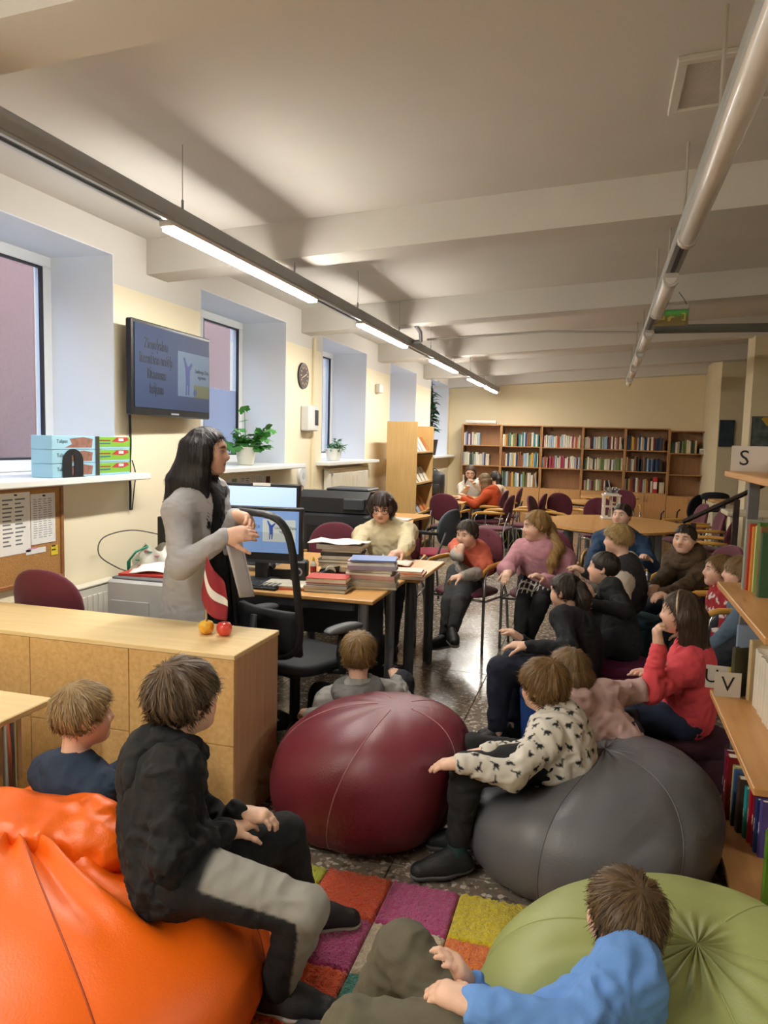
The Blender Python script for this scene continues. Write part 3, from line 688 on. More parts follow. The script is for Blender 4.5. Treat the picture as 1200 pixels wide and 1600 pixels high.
# office chair ------------------------------------------------------
oc = thing('office_chair', 'black mesh-backed office chair in front of the desk', 'chair', (-1.50, 3.58, 0), rz=facing(.38, .92))
superpad(0, .03, .44, .50, .25, .25, p=3.5).build('seat', BLKS, oc, smooth='full')
fr = []
for k in range(36):
    a = 2 * math.pi * k / 36; c, q = math.cos(a), math.sin(a); x = .235 * math.copysign(abs(c) ** .45, c); z = .90 + .36 * math.copysign(abs(q) ** .45, q)
    fr.append((x * (1 - .12 * (z - .87)), -.24 - (z - .6) * .13 + .05 * (x / .235) ** 2, z))
MB().tube(fr, .022, 8, closed=True, flat=.7).build('back_frame', BLK, oc, smooth='full')
def meshmat():
    m, N, L, b = node_mat('chair_mesh'); b.inputs['Base Color'].default_value = (.01, .01, .012, 1); b.inputs['Roughness'].default_value = .6; b.inputs['Alpha'].default_value = .16; return m
def bk(u, v):
    x = -.215 + .43 * u; z = .60 + .57 * v; return (x * (1 - .12 * (z - .87)), -.24 - (z - .6) * .13 + .05 * (x / .235) ** 2, z)
MB().surf(bk, 12, 12).build('back_mesh', meshmat(), oc, smooth='full')
def bk2(u, v):
    x = -.215 + .43 * u; z = .55 + .22 * v; return (x, -.225 - (z - .6) * .13 + .05 * (x / .235) ** 2, z)
q = MB().surf(bk2, 10, 6).build('lumbar_pad', BLKS, oc, smooth='full'); s_ = q.modifiers.new('s', 'SOLIDIFY'); s_.thickness = .03
MB().tube([(0, -.1, .42), (0, -.27, .42), (0, -.31, .55), (0, -.29, .75)], [.03, .032, .03, .02], 8, flat=.6).build('back_bracket', BLK, oc, smooth='full')
for s in (-1, 1):
    MB().tube([(s * .2, .05, .43), (s * .30, .04, .45), (s * .315, .0, .55), (s * .31, .02, .665)], [.022, .022, .024, .02], 8, flat=.7).build('arm_post', BLK, oc, smooth='full')
    superpad(s * .31, .03, .665, .69, .045, .13, p=3).build('arm_pad', mat('#4b4d50', .5), oc, smooth='full')
MB().cyl((0, 0, .1), (0, 0, .44), .028, 14).build('gas_lift', BLK, oc, smooth=True); MB().box(-.11, .11, -.12, .12, .4, .44, bev=.01).build('tilt_mechanism', BLK, oc)
for k in range(5):
    a = 2 * math.pi * k / 5 + .3; c, q = math.cos(a), math.sin(a)
    MB().tube([(0, 0, .11), (.2 * c, .2 * q, .1), (.31 * c, .31 * q, .07)], [.03, .024, .016], 8).build('base_arm', BLK, oc, smooth='full')
    w = MB(); w.cyl((.31 * c - .012 * q, .31 * q + .012 * c, .03), (.31 * c + .012 * q, .31 * q - .012 * c, .03), .03, 14); w.build('castor', BLK, oc)
# book stacks on the desk -------------------------------------------
def flat_book(label, x, y, z, w, d, t, col, rz, group):
    """book lying flat, spine towards the viewer side (local -Y)"""
    b = thing('book', label, 'book', (x, y, z), rz=rz, group=group); c = min(.0025, t * .2)
    m = MB(); m.box(-w / 2, w / 2, -d / 2, d / 2, 0, c); m.box(-w / 2, w / 2, -d / 2, d / 2, t - c, t); m.box(-w / 2, w / 2, -d / 2, -d / 2 + .004, c, t - c)
    m.build('cover', mat(col, .45, var=.1, vscale=12), b)
    MB().box(-w / 2 + .004, w / 2 - .004, -d / 2 + .004, d / 2 - .004, c, t - c).build('pages', PAGE, b)
    return z + t
def stack(prefix, x, y, z, items, seed, group):
    rg = random.Random(seed); n = len(items)
    for i, (w, d, t, col, cn) in enumerate(items):
        where = 'topmost' if i == n - 1 else 'lowest' if i == 0 else ORD[i] + ' from the bottom'
        z = flat_book('%s book, %s of the %s' % (cn, where, prefix), x + rg.uniform(-.012, .012), y + rg.uniform(-.012, .012), z, w, d, t, col, rg.uniform(-.09, .09) + rg.choice((0, 0, 3.1416)) + .15, group)
    return z
z1 = stack('tall stack on the desk', -1.60, 4.62, .741, [(.27, .2, .03, '#8a4a52', 'maroon'), (.26, .2, .025, '#b9b09a', 'beige'), (.28, .2, .03, '#b07a58', 'tan'), (.29, .21, .022, '#6e6a62', 'grey'), (.27, .2, .02, '#c9bfae', 'pale'), (.29, .2, .025, '#4a4640', 'dark grey'), (.26, .19, .02, '#8b867b', 'stone grey'), (.3, .21, .03, '#b0aa9c', 'light grey')], 2, 'tall book stack on the desk')
pp = MB().surf(lambda u, v: (-1.62 + (-.19 + .36 * u), 4.62 + (-.13 + .25 * v), z1 + .006 + .012 * math.sin(u * 5 + v * 2) ** 2 + .006 * math.sin(v * 6)), 14, 12).build('papers', plain('#e6e3dc', .8), smooth='full')
so = pp.modifiers.new('s', 'SOLIDIFY'); so.thickness = .003; tag(pp, 'loose white papers lying on the tall book stack', 'papers')
stack('pale stack at the desk edge', -1.29, 4.27, .741, [(.29, .21, .02, '#6f7268', 'dark'), (.28, .21, .025, '#a9a394', 'grey'), (.29, .2, .018, '#c7b9a0', 'cream'), (.28, .2, .022, '#b98f8a', 'dusty pink'), (.27, .2, .012, '#d8d2c2', 'white'), (.28, .2, .02, '#87806f', 'brown'), (.29, .2, .025, '#9a8fa0', 'mauve'), (.28, .2, .014, '#d6d9d2', 'pale green'), (.28, .21, .012, '#c9a2a6', 'pink'), (.27, .2, .008, '#5f78b0', 'blue')], 5, 'pale book stack on the desk')
stack('low stack with the red book', -1.50, 4.07, .741, [(.25, .18, .02, '#55585a', 'black'), (.25, .18, .018, '#b8b0a0', 'light'), (.24, .17, .014, '#5a4a80', 'purple'), (.24, .17, .03, '#b0332c', 'red')], 9, 'low book stack on the desk')
stack('pair of flat books by the red book', -1.76, 4.06, .741, [(.26, .2, .012, '#c25a44', 'coral'), (.27, .2, .01, '#d8d2bd', 'cream')], 11, 'flat books on the desk')
stack('small pile behind the pale stack', -1.17, 4.66, .741, [(.2, .15, .02, '#b8a890', 'sand'), (.2, .15, .018, '#d06a3a', 'orange'), (.2, .15, .012, '#c9c0ae', 'ivory')], 15, 'small pile on the second desk')
# open book under the older woman's hand
ob_ = thing('open_book', 'open book lying before the older woman', 'book', (-1.42, 5.10, .742), rz=.1)
for s in (-1, 1):
    MB().surf(lambda u, v: (s * (.004 + .15 * u), -.11 + .22 * v, .006 + .02 * math.sin(min(1, u * 1.2) * 2.6)), 10, 4).build('page', plain('#e8e2d2', .8), ob_, smooth='full').modifiers.new('s', 'SOLIDIFY').thickness = .008
MB().box(-.16, .16, -.115, .115, -.001, .003).build('cover', plain('#b8433a', .5), ob_)
# small office things
def bottle(name, label, x, y, z, r, h, col, capc, labelc):
    t = thing(name, label, 'bottle', (x, y, z))
    MB().lathe([(r * .9, 0), (r, .004), (r, h * .62), (r * .55, h * .74), (r * .35, h * .76), (r * .35, h * .8)], 18).build('bottle_body', plain(col, .35), t, smooth=True)
    MB().lathe([(r * .42, h * .8), (r * .42, h * .9), (r * .16, h), (r * .1, h)], 14).build('cap', plain(capc, .4), t, smooth=True)
    MB().lathe([(r * 1.01, h * .14), (r * 1.01, h * .5)], 18).build('paper_label', plain(labelc, .5), t, smooth=True)
bottle('glue_bottle', 'white glue bottle with blue cap on the desk', -1.87, 4.52, .741, .03, .16, '#e8e8e4', '#2a3f8c', '#3d6fb0')
bottle('glue_bottle', 'small red-labelled glue bottle with yellow cap', -1.76, 4.48, .741, .02, .12, '#c9c2b4', '#e0c02c', '#b53a30')
bottle('glue_bottle', 'white tube bottle beside the tall book stack', -1.36, 4.72, .741, .022, .13, '#e6e4de', '#e8e8e6', '#d9d5c6')
bottle('glue_bottle', 'small dark red bottle on the desk', -1.80, 4.40, .741, .02, .1, '#8a2a30', '#c9c2b4', '#d8d0c0')
tp = thing('tape_dispenser', 'black tape dispenser on the desk', 'tape dispenser', (-1.63, 4.36, .741), rz=.5)
MB().prism([(-.08, 0), (.08, 0), (.075, .03), (.05, .06), (.02, .07), (-.02, .05), (-.06, .04), (-.085, .06)], -.03, .03, axis=1).build('dispenser_body', BLK, tp); MB().cyl((.03, -.012, .055), (.03, .012, .055), .032, 18).build('tape_roll', plain('#cfcab8', .4), tp)
hp_ = thing('hole_punch', 'grey and black hole punch on the desk', 'hole punch', (-1.66, 4.5, .741), rz=-.4)
MB().box(-.06, .06, -.04, .04, 0, .02, bev=.006).build('punch_base', plain('#44474b', .5), hp_); MB().prism([(-.06, .02), (.06, .035), (.07, .07), (-.05, .04)], -.03, .03, axis=1).build('punch_lever', BLK, hp_)
ph_ = thing('desk_phone', 'dark desk telephone beside the glue bottle', 'telephone', (-1.93, 4.36, .741), rz=.3)
MB().prism([(-.09, 0), (.09, 0), (.09, .03), (-.09, .06)], -.08, .08, axis=0).build('phone_base', plain('#3d4146', .5), ph_); MB().tube([(-.07, -.07, .06), (-.07, -.03, .085), (-.07, .05, .085), (-.07, .09, .05)], [.024, .018, .018, .024], 10).build('handset', BLK, ph_, smooth=True)
# copier ------------------------------------------------------------
cpy = thing('copier', 'large black copier-printer standing behind the older woman', 'copier', (-2.28, 6.55, 0))
MB().box(-.34, .34, -.3, .3, .0, .40, bev=.015).build('paper_cabinet', mat('#26282c', .5), cpy)
MB().box(-.36, .36, -.32, .3, .41, .96, bev=.02).build('copier_body', mat('#2c2e33', .45), cpy)
MB().box(-.24, .27, -.326, -.315, .56, .86, bev=.01).build('output_recess', mat('#121316', .4), cpy)
MB().box(-.24, .27, -.34, -.326, .55, .575).build('output_tray', mat('#1a1b1f', .5), cpy)
q = MB(); q.prism([(-.30, .97), (.30, .97), (.30, 1.13), (-.2, 1.16), (-.30, 1.10)], -.33, .32, axis=0); q.build('scanner_lid', mat('#25272b', .4), cpy)
MB().box(-.12, .28, -.16, .2, 1.155, 1.18, bev=.01).build('document_feeder', mat('#2e3035', .4), cpy); MB().box(.1, .3, -.33, -.26, 1.0, 1.1, bev=.01).build('control_panel', mat('#3c4148', .35), cpy)
MB().box(-.3, .3, -.308, -.3, .05, .2, bev=.004).build('paper_drawer', mat('#303338', .5), cpy)
# desk by the birch rack with the visitor chair
d3 = thing('desk', 'small wavy-edged beech desk by the birch magazine rack', 'desk', (0, 0, 0))
pl = [(-2.7, 7.6)] + [(-1.98 + .04 * math.sin(i * .9), 7.6 + 1.25 * i / 10) for i in range(11)] + [(-2.7, 8.85)]
MB().prism(pl, .715, .74).build('desk_top', BEECH, d3)
for x, y in ((-2.08, 7.7), (-2.08, 8.75), (-2.64, 7.7), (-2.64, 8.75)): MB().box(x - .03, x + .03, y - .03, y + .03, 0, .715).build('leg', plain('#5a3d2c', .6), d3)
MB().box(-2.1, -2.07, 7.75, 8.7, .2, .7).build('end_panel', plain('#6a4632', .6), d3)
pb = MB().box(-2.35, -2.02, 7.95, 8.2, .741, .755, bev=.003).build('document_folder', plain('#d6d6d8', .5)); tag(pb, 'white folder lying on the wavy-edged desk', 'folder')
pb = MB().box(-2.55, -2.36, 7.75, 8.0, .741, .80, bev=.003).build('paper_pile', plain('#dcdad4', .7)); tag(pb, 'pile of white paper at the back of the wavy-edged desk', 'papers')
vc = make_chair('grey-backed chair with red seat at the wavy-edged desk', True, mat('#8e2338', .8, bump=.2, bscale=350), mat('#4e5660', .7), GREYM, BLK)
chair('grey-backed chair with red seat at the wavy-edged desk', -1.72, 7.85, facing(-1, .35), proto=vc)
pb_ = thing('waste_bin', 'black plastic waste bin under the desk', 'bin', (-1.45, 4.75, 0)); MB().lathe([(.10, 0), (.135, .26), (.14, .27), (.13, .27), (.095, .01), (.001, .01)], 24).build('bin_body', BLK, pb_, smooth=True); MB().lathe([(.138, .262), (.147, .268), (.147, .282), (.138, .288)], 24).build('bin_rim', BLK, pb_, smooth=True)
# things behind the counter at the left
pr = thing('printer', 'pale grey laser printer with papers on top behind the counter', 'printer', (-2.35, 3.66, .47))
MB().box(-.22, .22, -.2, .2, .0, .36, bev=.015).build('printer_body', mat('#b9bab8', .5), pr); MB().box(-.19, .05, -.207, -.2, .05, .25, bev=.003).build('paper_door', mat('#b2b3b1', .5), pr); MB().box(-.2, .2, -.18, .18, .36, .372, bev=.004).build('output_top', mat('#6a6c6e', .5), pr)
ps = thing('printer_stand', 'dark stand under the grey laser printer', 'stand', (-2.35, 3.66, 0))
MB().box(-.25, .25, -.2, .22, .44, .468, bev=.003).build('stand_top', plain('#3a3330', .6), ps)
for x in (-.23, .23):
    for y in (-.18, .2): MB().box(x - .02, x + .02, y - .02, y + .02, 0, .44).build('leg', plain('#3a3330', .6), ps)
o = flat_book('red folder lying on the grey printer', -2.38, 3.66, .843, .33, .26, .012, '#b5342a', .1, None)
def sheet(label, x, y, z, w, d, rz, amp=.01, seed=0):
    t = MB().surf(lambda u, v: (w * (u - .5), d * (v - .5), amp * math.sin(u * 4 + seed) ** 2 + amp * .6 * math.sin(v * 5 + seed)**2), 10, 10).build('paper_sheet', plain('#e9e8e4', .8), smooth='full', loc=(x, y, z), rz=rz)
    t.modifiers.new('s', 'SOLIDIFY').thickness = .004; tag(t, label, 'paper'); return t
sheet('white papers on top of the red folder on the printer', -2.36, 3.68, .862, .3, .24, .3, .015)
pc = thing('computer_tower', 'black computer tower behind the standing woman', 'computer', (-2.62, 4.38, .74)); MB().box(-.10, .1, -.2, .2, 0, .36, bev=.006).build('tower_case', BLK, pc); MB().box(-.08, .08, -.206, -.2, .02, .34, bev=.002).build('front_panel', mat('#121316', .35), pc)
for k in range(3): MB().box(-.02, .0, -.209, -.206, .12 + .05 * k, .128 + .05 * k).build('port', plain('#c9ccd0', .4), pc)
for i, (c, cn, tt) in enumerate((('#c9c2b6', 'grey', .03), ('#35496b', 'dark blue', .03), ('#a84a52', 'red', .035), ('#e2dccb', 'white', .012))):
    flat_book('%s book on the computer tower, %s of four' % (cn, ['lowest', 'second', 'third', 'topmost'][i]), -2.62, 4.36, 1.102 + sum((.03, .03, .035, .012)[:i]), .2, .26, tt, c, .05 * i, 'books on the computer tower')
bg = thing('plastic_bag', 'white printed carrier bag with green trim beside the printer', 'bag', (-2.62, 4.02, .742))
rb = random.Random(3)
def bagf(u, v):
    a = 2 * math.pi * u; r = (.20 - .09 * v ** 2) * (1 + .12 * math.sin(5 * a + 7 * v) + .08 * math.sin(9 * a - 5 * v))
    return (r * .8 * math.cos(a), r * .55 * math.sin(a), .19 * v + .02 * math.sin(4 * a + 2) * v)
MB().surf(bagf, 48, 24, cu=True).build('bag_body', mat('#d9d8cf', .35, color2='#c8c9bd', vscale=14, bump=.4, bscale=18), bg, smooth='full')
for s in range(9):
    a = rb.uniform(3.4, 6.2); v = rb.uniform(.3, .9); p = bagf(a / 6.2832, v); MB().lathe([(.001, -.004), (.016, -.003), (.016, .003), (.001, .004)], 8, (p[0] * 1.0, p[1] * 1.0, p[2])).build('printed_motif', plain(rb.choice(['#a8525f', '#3f8f74', '#c98a94']), .5), bg)
MB().tube([(-.17, -.04, .02), (-.15, -.07, .1), (-.1, -.07, .16), (-.02, -.06, .2)], [.02, .022, .022, .015], 8, flat=.3).build('green_trim', plain('#27a184', .4), bg, smooth=True)
bb = thing('shoulder_bag', 'black bag lying in front of the grey printer', 'bag', (-2.34, 3.33, .0)); superpad(0, 0, .36, .62, .22, .1, p=3, crown=.03).build('bag_body', mat('#191b1e', .6, bump=.3, bscale=40), bb, smooth='full'); MB().box(-.06, -.03, -.104, -.1, .52, .545).build('buckle', CHROME, bb); MB().box(-.2, .2, -.09, .09, 0, .36, bev=.01).build('bag_base', mat('#191b1e', .6), bb)
cb = MB().tube(spline([(-2.7, 4.2, .98), (-2.82, 4.05, 1.02), (-2.93, 3.92, .98), (-2.93, 3.88, .88), (-2.84, 3.93, .80), (-2.76, 3.98, .765), (-2.76, 4.05, .748)]), .004, 6).build('cable', plain('#4a463e', .6), smooth=True); tag(cb, 'thin cable looping from the computer tower to the wall', 'cable')
# ---------------------------------------------------------------- things on and at the left wall
tvp0, tvp1 = Vector((-2.845, 4.115, 2.04)), Vector((-2.875, 5.12, 2.05))
tv = thing('wall_television', 'black wall television showing the blue slide', 'television', tvp0.lerp(tvp1, .5), rz=math.pi / 2 + .03)
# local +X runs along the wall (towards +Y), local -Y faces the room
TW, TH = 1.02, .60
MB().box(-TW / 2, TW / 2, 0, .05, -TH / 2, TH / 2, bev=.008).build('tv_frame', mat('#16171a', .35), tv)
MB().box(-TW / 2 + .022, TW / 2 - .022, -.004, .0, -TH / 2 + .05, TH / 2 - .024).build('screen', plain('#2b3856', .5, emit=.05, spec=.2), tv)
MB().box(-.3, .3, .05, .10, -.2, .2, bev=.01).build('tv_back', mat('#16171a', .5), tv); MB().box(-.08, .08, .10, .138, -.1, .1).build('wall_bracket', GREYM, tv)
MB().box(-.05, .05, -.004, -.0005, -TH / 2 + .014, -TH / 2 + .026).build('brand_badge', plain('#8f949a', .4), tv)
for k_, tx in enumerate(('Ziemeļvalstu', 'literatūras nedēļa', 'Rītausmas', 'lasījums')):
    text_on(tv, 'slide_text', tx, .1, '#0d1119', (-.235, -.0052, .16 - .095 * k_), (1, 0, 0), (0, 0, 1), w=.56)
MB().box(.03, .487, -.0052, -.0042, -.15, .16).build('slide_picture', plain('#54657c', .5, emit=.04, spec=.2), tv)
MB().box(.26, .487, -.0056, -.0050, -.15, -.06).build('picture_meadow', plain('#454d2c', .5, emit=.01), tv)
q = MB(); figure_poly(q, .14, -.14, .28, -.0058); q.build('picture_figure', plain('#1c2f6a', .5, emit=.02), tv)
MB().lathe([(.001, -.0002), (.024, -.0002), (.024, .0002), (.001, .0002)], 14, (0, 0, 0)).build('picture_ball', plain('#1c2f6a', .5, emit=.02), tv); bpy.data.objects['picture_ball'].location = (.275, -.0058, -.115); bpy.data.objects['picture_ball'].rotation_euler = (math.pi / 2, 0, 0)
text_on(tv, 'picture_caption', 'Lindberga Zelta\nieguvums', .04, '#1d2530', (.375, -.0062, .02), (1, 0, 0), (0, 0, 1), w=.8)
cb = MB().tube(spline([(-2.985, 4.28, 1.75), (-2.985, 4.285, 1.55), (-2.982, 4.27, 1.4), (-2.985, 4.28, 1.25), (-2.98, 4.27, 1.12)]), .008, 8).build('television_cable', BLK, smooth=True); tag(cb, 'black cable hanging down the wall under the television', 'cable')
cb = MB().tube(spline([(-2.985, 4.30, 1.45), (-2.98, 4.33, 1.36), (-2.985, 4.32, 1.25), (-2.98, 4.29, 1.12)]), .004, 6).build('television_cable', BLK, smooth=True); tag(cb, 'thin loose cable beside the hanging television cable', 'cable')
# stacked cartons on the first sill with bookend
GREENB = plain('#7fb53a', .5); SKYB = plain('#9cc9de', .5)
for i in range(3):
    for j, (y0, y1) in enumerate(((3.42, 3.78), (3.785, 4.12))):
        z = SZ + .001 + .078 * i
        t = thing('plasticine_carton', '%s carton with %s, %s in its stack on the sill' % (('blue picture', 'photo of hands', ) [0] if j == 0 else 'green picture', 'brown photo' if j == 0 else 'red blocks', ['lowest', 'middle', 'topmost'][i]), 'box', (-2.985, (y0 + y1) / 2, z), group='cartons on the sill')
        hw = (y1 - y0) / 2
        MB().box(-.03, .11, -hw, hw, 0, .076, bev=.002).build('carton', SKYB, t)
        if j == 1:
            MB().box(.11, .111, -hw + .002, hw - .002, .014, .074).build('green_print', GREENB, t)
            MB().prism([(-.02, .045), (.03, .07), (.14, .072), (.155, .055), (.09, .04)], .111, .1115, axis=0).build('blocks_print', plain('#b23a3f', .5), t)
            MB().prism([(.05, .05), (.1, .05), (.1, .066), (.05, .066)], .1115, .1118, axis=0).build('white_print', plain('#d9d9e2', .5), t)
            for k, c in ((.048, '#8c3a2a'), (.03, '#2a5f86')): MB().box(.111, .1114, -.13, -.03, k, k + .008).build('lettering_bar', plain(c, .5), t)
            MB().box(.111, .1115, -hw, -hw + .035, .0, .076).build('dark_end', plain('#3b3a36', .5), t)
        else:
            MB().prism([(-.08, .01), (.15, .01), (.16, .06), (.08, .07), (-.04, .06), (-.02, .03)], .11, .1106, axis=0).build('photo_print', mat('#a8756a', .5, color2='#7d5a4c', vscale=30), t)
            text_mesh('lettering', 'Tulipan', .03, plain('#2c4a4a', .5), t, frame_mtx((.1107, -.10, .045), (0, 1, 0), (0, 0, 1)))
be = thing('bookend', 'black metal arched bookend before the cartons', 'bookend', (-2.868, 3.58, SZ))
arch = [(-.09, 0), (-.025, 0), (-.025, .03), (-.012, .03), (-.012, .0), (.09, 0)]
pts = [(-.085, 0)] + [(.085 * math.cos(math.pi * (1 - k / 12)), .09 + .07 * math.sin(math.pi * (1 - k / 12))) for k in range(13)] + [(.085, 0)]
sl1 = [(p[0], p[1]) for p in pts]
MB().prism([(-.085, 0), (-.011, 0), (-.011, .125), (.011, .125), (.011, .0), (.085, 0)] + pts[::-1][1:-1], -.001, .001, axis=0).build('arched_plate', mat('#1d1f22', .45), be)
MB().box(-.004, .012, -.085, .085, 0, .002).build('foot_plate', mat('#1d1f22', .45), be); MB().box(-.001, .0012, -.011, .011, 0, .012).build('slot_base', mat('#1d1f22', .45), be)
# cork board
ck = thing('cork_board', 'cork notice board with pinned papers under the window', 'notice board', (-2.998, 3.15, 1.055))
MB().box(0, .012, -.5, .46, -.25, .25).build('cork_sheet', mat('#b8894f', .9, color2='#a5763f', vscale=120, bump=.5, bscale=150), ck)
for d in ((-.52, .48, .25, .275), (-.52, .48, -.275, -.25), (-.52, -.497, -.25, .25), (.457, .48, -.25, .25)): MB().box(0, .022, *d, bev=.003).build('frame_rail', wood('#9c6a3c', '#8a5b32', .5, axis=1), ck)
def wall_paper(label, x, y, z, w, h, lines, col='#e4e3df', dark='#6d6f75', cols=1, seed=1, name='notice', parent=None, rows=None):
    t = thing(name, label, 'notice', (x, y, z))
    MB().box(0, .0016, -w / 2, w / 2, -h / 2, h / 2).build('sheet', plain(col, .8), t)
    rg = random.Random(seed)
    for r in range(lines):
        zz = h * .38 - r * (h * .8 / lines); 
        m = MB()
        for c in range(cols):
            y0 = -w * .4 + c * w * .8 / cols; m.box(.0016, .0019, y0, y0 + w * .8 / cols * rg.uniform(.45, .85), zz, zz + h * .3 / lines)
        o = m.build('text_line', plain(dark, .7), t); tag(o, kind='stuff')
    if parent: MB().tube([(0, 0, h / 2 - .012), (.014, 0, h / 2 - .012)], .005, 8).build('push_pin', plain('#3a2a22', .5), t)
    return t
wall_paper('white timetable sheet pinned on the cork board', -2.985, 3.26, 1.13, .22, .33, 12, cols=2, seed=2, parent=1)
wall_paper('white closely printed table sheet pinned at the cork board edge', -2.9845, 3.47, 1.14, .19, .28, 18, cols=4, dark='#9a9ca3', seed=3, parent=1)
wall_paper('small pink-lettered strip pinned on the cork board', -2.985, 3.41, .965, .15, .03, 1, dark='#c78fae', seed=4)
wall_paper('small yellow sticker on the cork board edge', -2.985, 3.555, .95, .055, .055, 2, col='#d8c22c', dark='#3d3a1c', seed=5)
# notices on wall under second sill
wall_paper('white timetable notice taped under the second sill', -2.999, 5.98, 1.17, .23, .22, 10, cols=2, seed=6)
wall_paper('white table notice taped beside the timetable under the second sill', -2.9985, 6.23, 1.175, .24, .22, 12, cols=4, dark='#b5b7bd', seed=7)
pz_ = thing('poster', 'white poster with pink, orange and blue blocks under the sill', 'poster', (-2.999, 5.76, 1.155)); MB().box(0, .0016, -.1, .1, -.13, .13).build('sheet', plain('#e6e3dc', .8), pz_)
for z0, z1, c in ((-.02, .04, '#b8488a'), (-.09, -.03, '#dd8f2c'), (-.13, -.10, '#3a6a86')): MB().box(.0016, .002, -.09, .09, z0, z1).build('colour_block', plain(c, .6), pz_)
MB().box(.0016, .002, -.04, .05, .06, .11).build('green_lettering', plain('#7f9a70', .7), pz_)
pz_ = thing('poster', 'narrow white poster with dark red picture near the second sill end', 'poster', (-2.999, 6.43, 1.16)); MB().box(0, .0016, -.075, .075, -.12, .12).build('sheet', plain('#e6e3dc', .8), pz_); MB().box(.0016, .002, -.04, .05, .02, .1).build('picture', mat('#7a1f33', .6, color2='#3c1420', vscale=40), pz_)
MB().box(.0016, .002, -.04, .05, -.02, -.008).build('caption_bar', plain('#b56a78', .6), pz_); MB().lathe([(.001, -.001), (.018, -.001), (.018, .001), (.001, .001)], 12).build('stamp', plain('#2a2a2c', .6), pz_); bpy.data.objects['stamp'].location = (.002, -.02, -.09); bpy.data.objects['stamp'].rotation_euler = (0, math.pi / 2, 0)
# clock, thermostat, router, detector
def ydisc(mb, r0, r1, x0, x1, n=32): mb.m = Matrix.Rotation(math.pi / 2, 4, 'Y'); mb.lathe([(.001, x0), (r0, x0), (r1, x1), (.001, x1)], n); mb.m = Matrix.Identity(4); return mb
ck = thing('wall_clock', 'round dark wall clock with gold numerals', 'clock', (-2.998, 7.24, 2.26))
ydisc(MB(), .135, .13, 0, .02).build('clock_case', mat('#24201d', .4), ck, smooth=True); ydisc(MB(), .112, .112, .02, .022).build('clock_face', mat('#4b3a34', .6), ck)
for k in range(12):
    a = k * math.pi / 6; MB().box(.022, .024, -.006, .006, .075, .1).build('numeral', plain('#c8a27c', .5), ck).rotation_euler = (a, 0, 0)
MB().box(.024, .026, -.004, .004, -.01, .06).build('clock_hand', plain('#d8c0a0', .4), ck).rotation_euler = (-1.2, 0, 0); MB().box(.026, .028, -.003, .003, -.01, .09).build('clock_hand', plain('#d8c0a0', .4), ck).rotation_euler = (1.9, 0, 0)
th = thing('thermostat', 'white wall control box with dark display', 'control box', (-2.998, 7.33, 1.83)); MB().box(0, .10, -.13, .13, -.13, .13, bev=.012).build('control_case', mat('#dcdcda', .4), th); MB().box(.1, .103, .02, .12, -.07, .09, bev=.002).build('display', mat('#3a4048', .3), th)
ro = thing('wifi_router', 'round white wall router below the control box', 'router', (-2.998, 7.24, 1.235)); ydisc(MB(), .11, .10, 0, .03).build('router_body', mat('#dedede', .4), ro, smooth=True); ydisc(MB(), .035, .035, .03, .033).build('router_badge', plain('#c4c6c8', .4), ro)
cb = MB().tube([(-2.985, 7.26, 1.13), (-2.98, 7.3, 1.02), (-2.99, 7.38, .9), (-2.99, 7.4, .7)], .006, 6).build('router_cable', plain('#c9c4b4', .5), smooth=True); tag(cb, 'pale cable hanging from the round router', 'cable')
dt = thing('wall_detector', 'small white motion detector high between the windows', 'detector', (-2.998, 9.85, 2.32)); MB().box(0, .08, -.06, .06, -.06, .06, bev=.012).build('detector_case', mat('#d9d4c6', .4), dt); MB().box(.08, .084, -.035, .035, -.035, .035, bev=.002).build('detector_lens', plain('#b8b4a8', .3), dt)
pw = MB().box(-2.999, -2.97, 7.50, 7.56, .0, 2.68, bev=.004).build('wall_conduit', YEL); tag(pw, 'yellow painted vertical cable conduit beside the third window', 'conduit')
# radiators
def radiator(label, y0, y1, z0, z1):
    t = thing('radiator', label, 'radiator', (-2.94, 0, 0)); MB().box(-.04, .03, y0, y1, z0, z1, bev=.008).build('radiator_core', mat('#e2dfd2', .4), t)
    n = int((y1 - y0) / .05)
    for k in range(n): MB().box(.03, .036, y0 + .02 + k * (y1 - y0 - .04) / n, y0 + .02 + (k + .7) * (y1 - y0 - .04) / n, z0 + .03, z1 - .05, bev=.003).build('radiator_fin', mat('#e2dfd2', .4), t)
    MB().box(-.045, .035, y0, y1, z1, z1 + .012, bev=.003).build('top_grille', mat('#d8d5c8', .5), t)
    MB().tube([(.05, y0 + .06, z1 - .05), (.035, y0 + .06, z1 - .05)], .018, 12).build('valve', plain('#8d8f90', .4), t)
radiator('cream panel radiator under the third window', 7.85, 9.3, .62, 1.28)
radiator('white panel radiator behind the counter under the cork board', 2.55, 4.05, .10, .70)
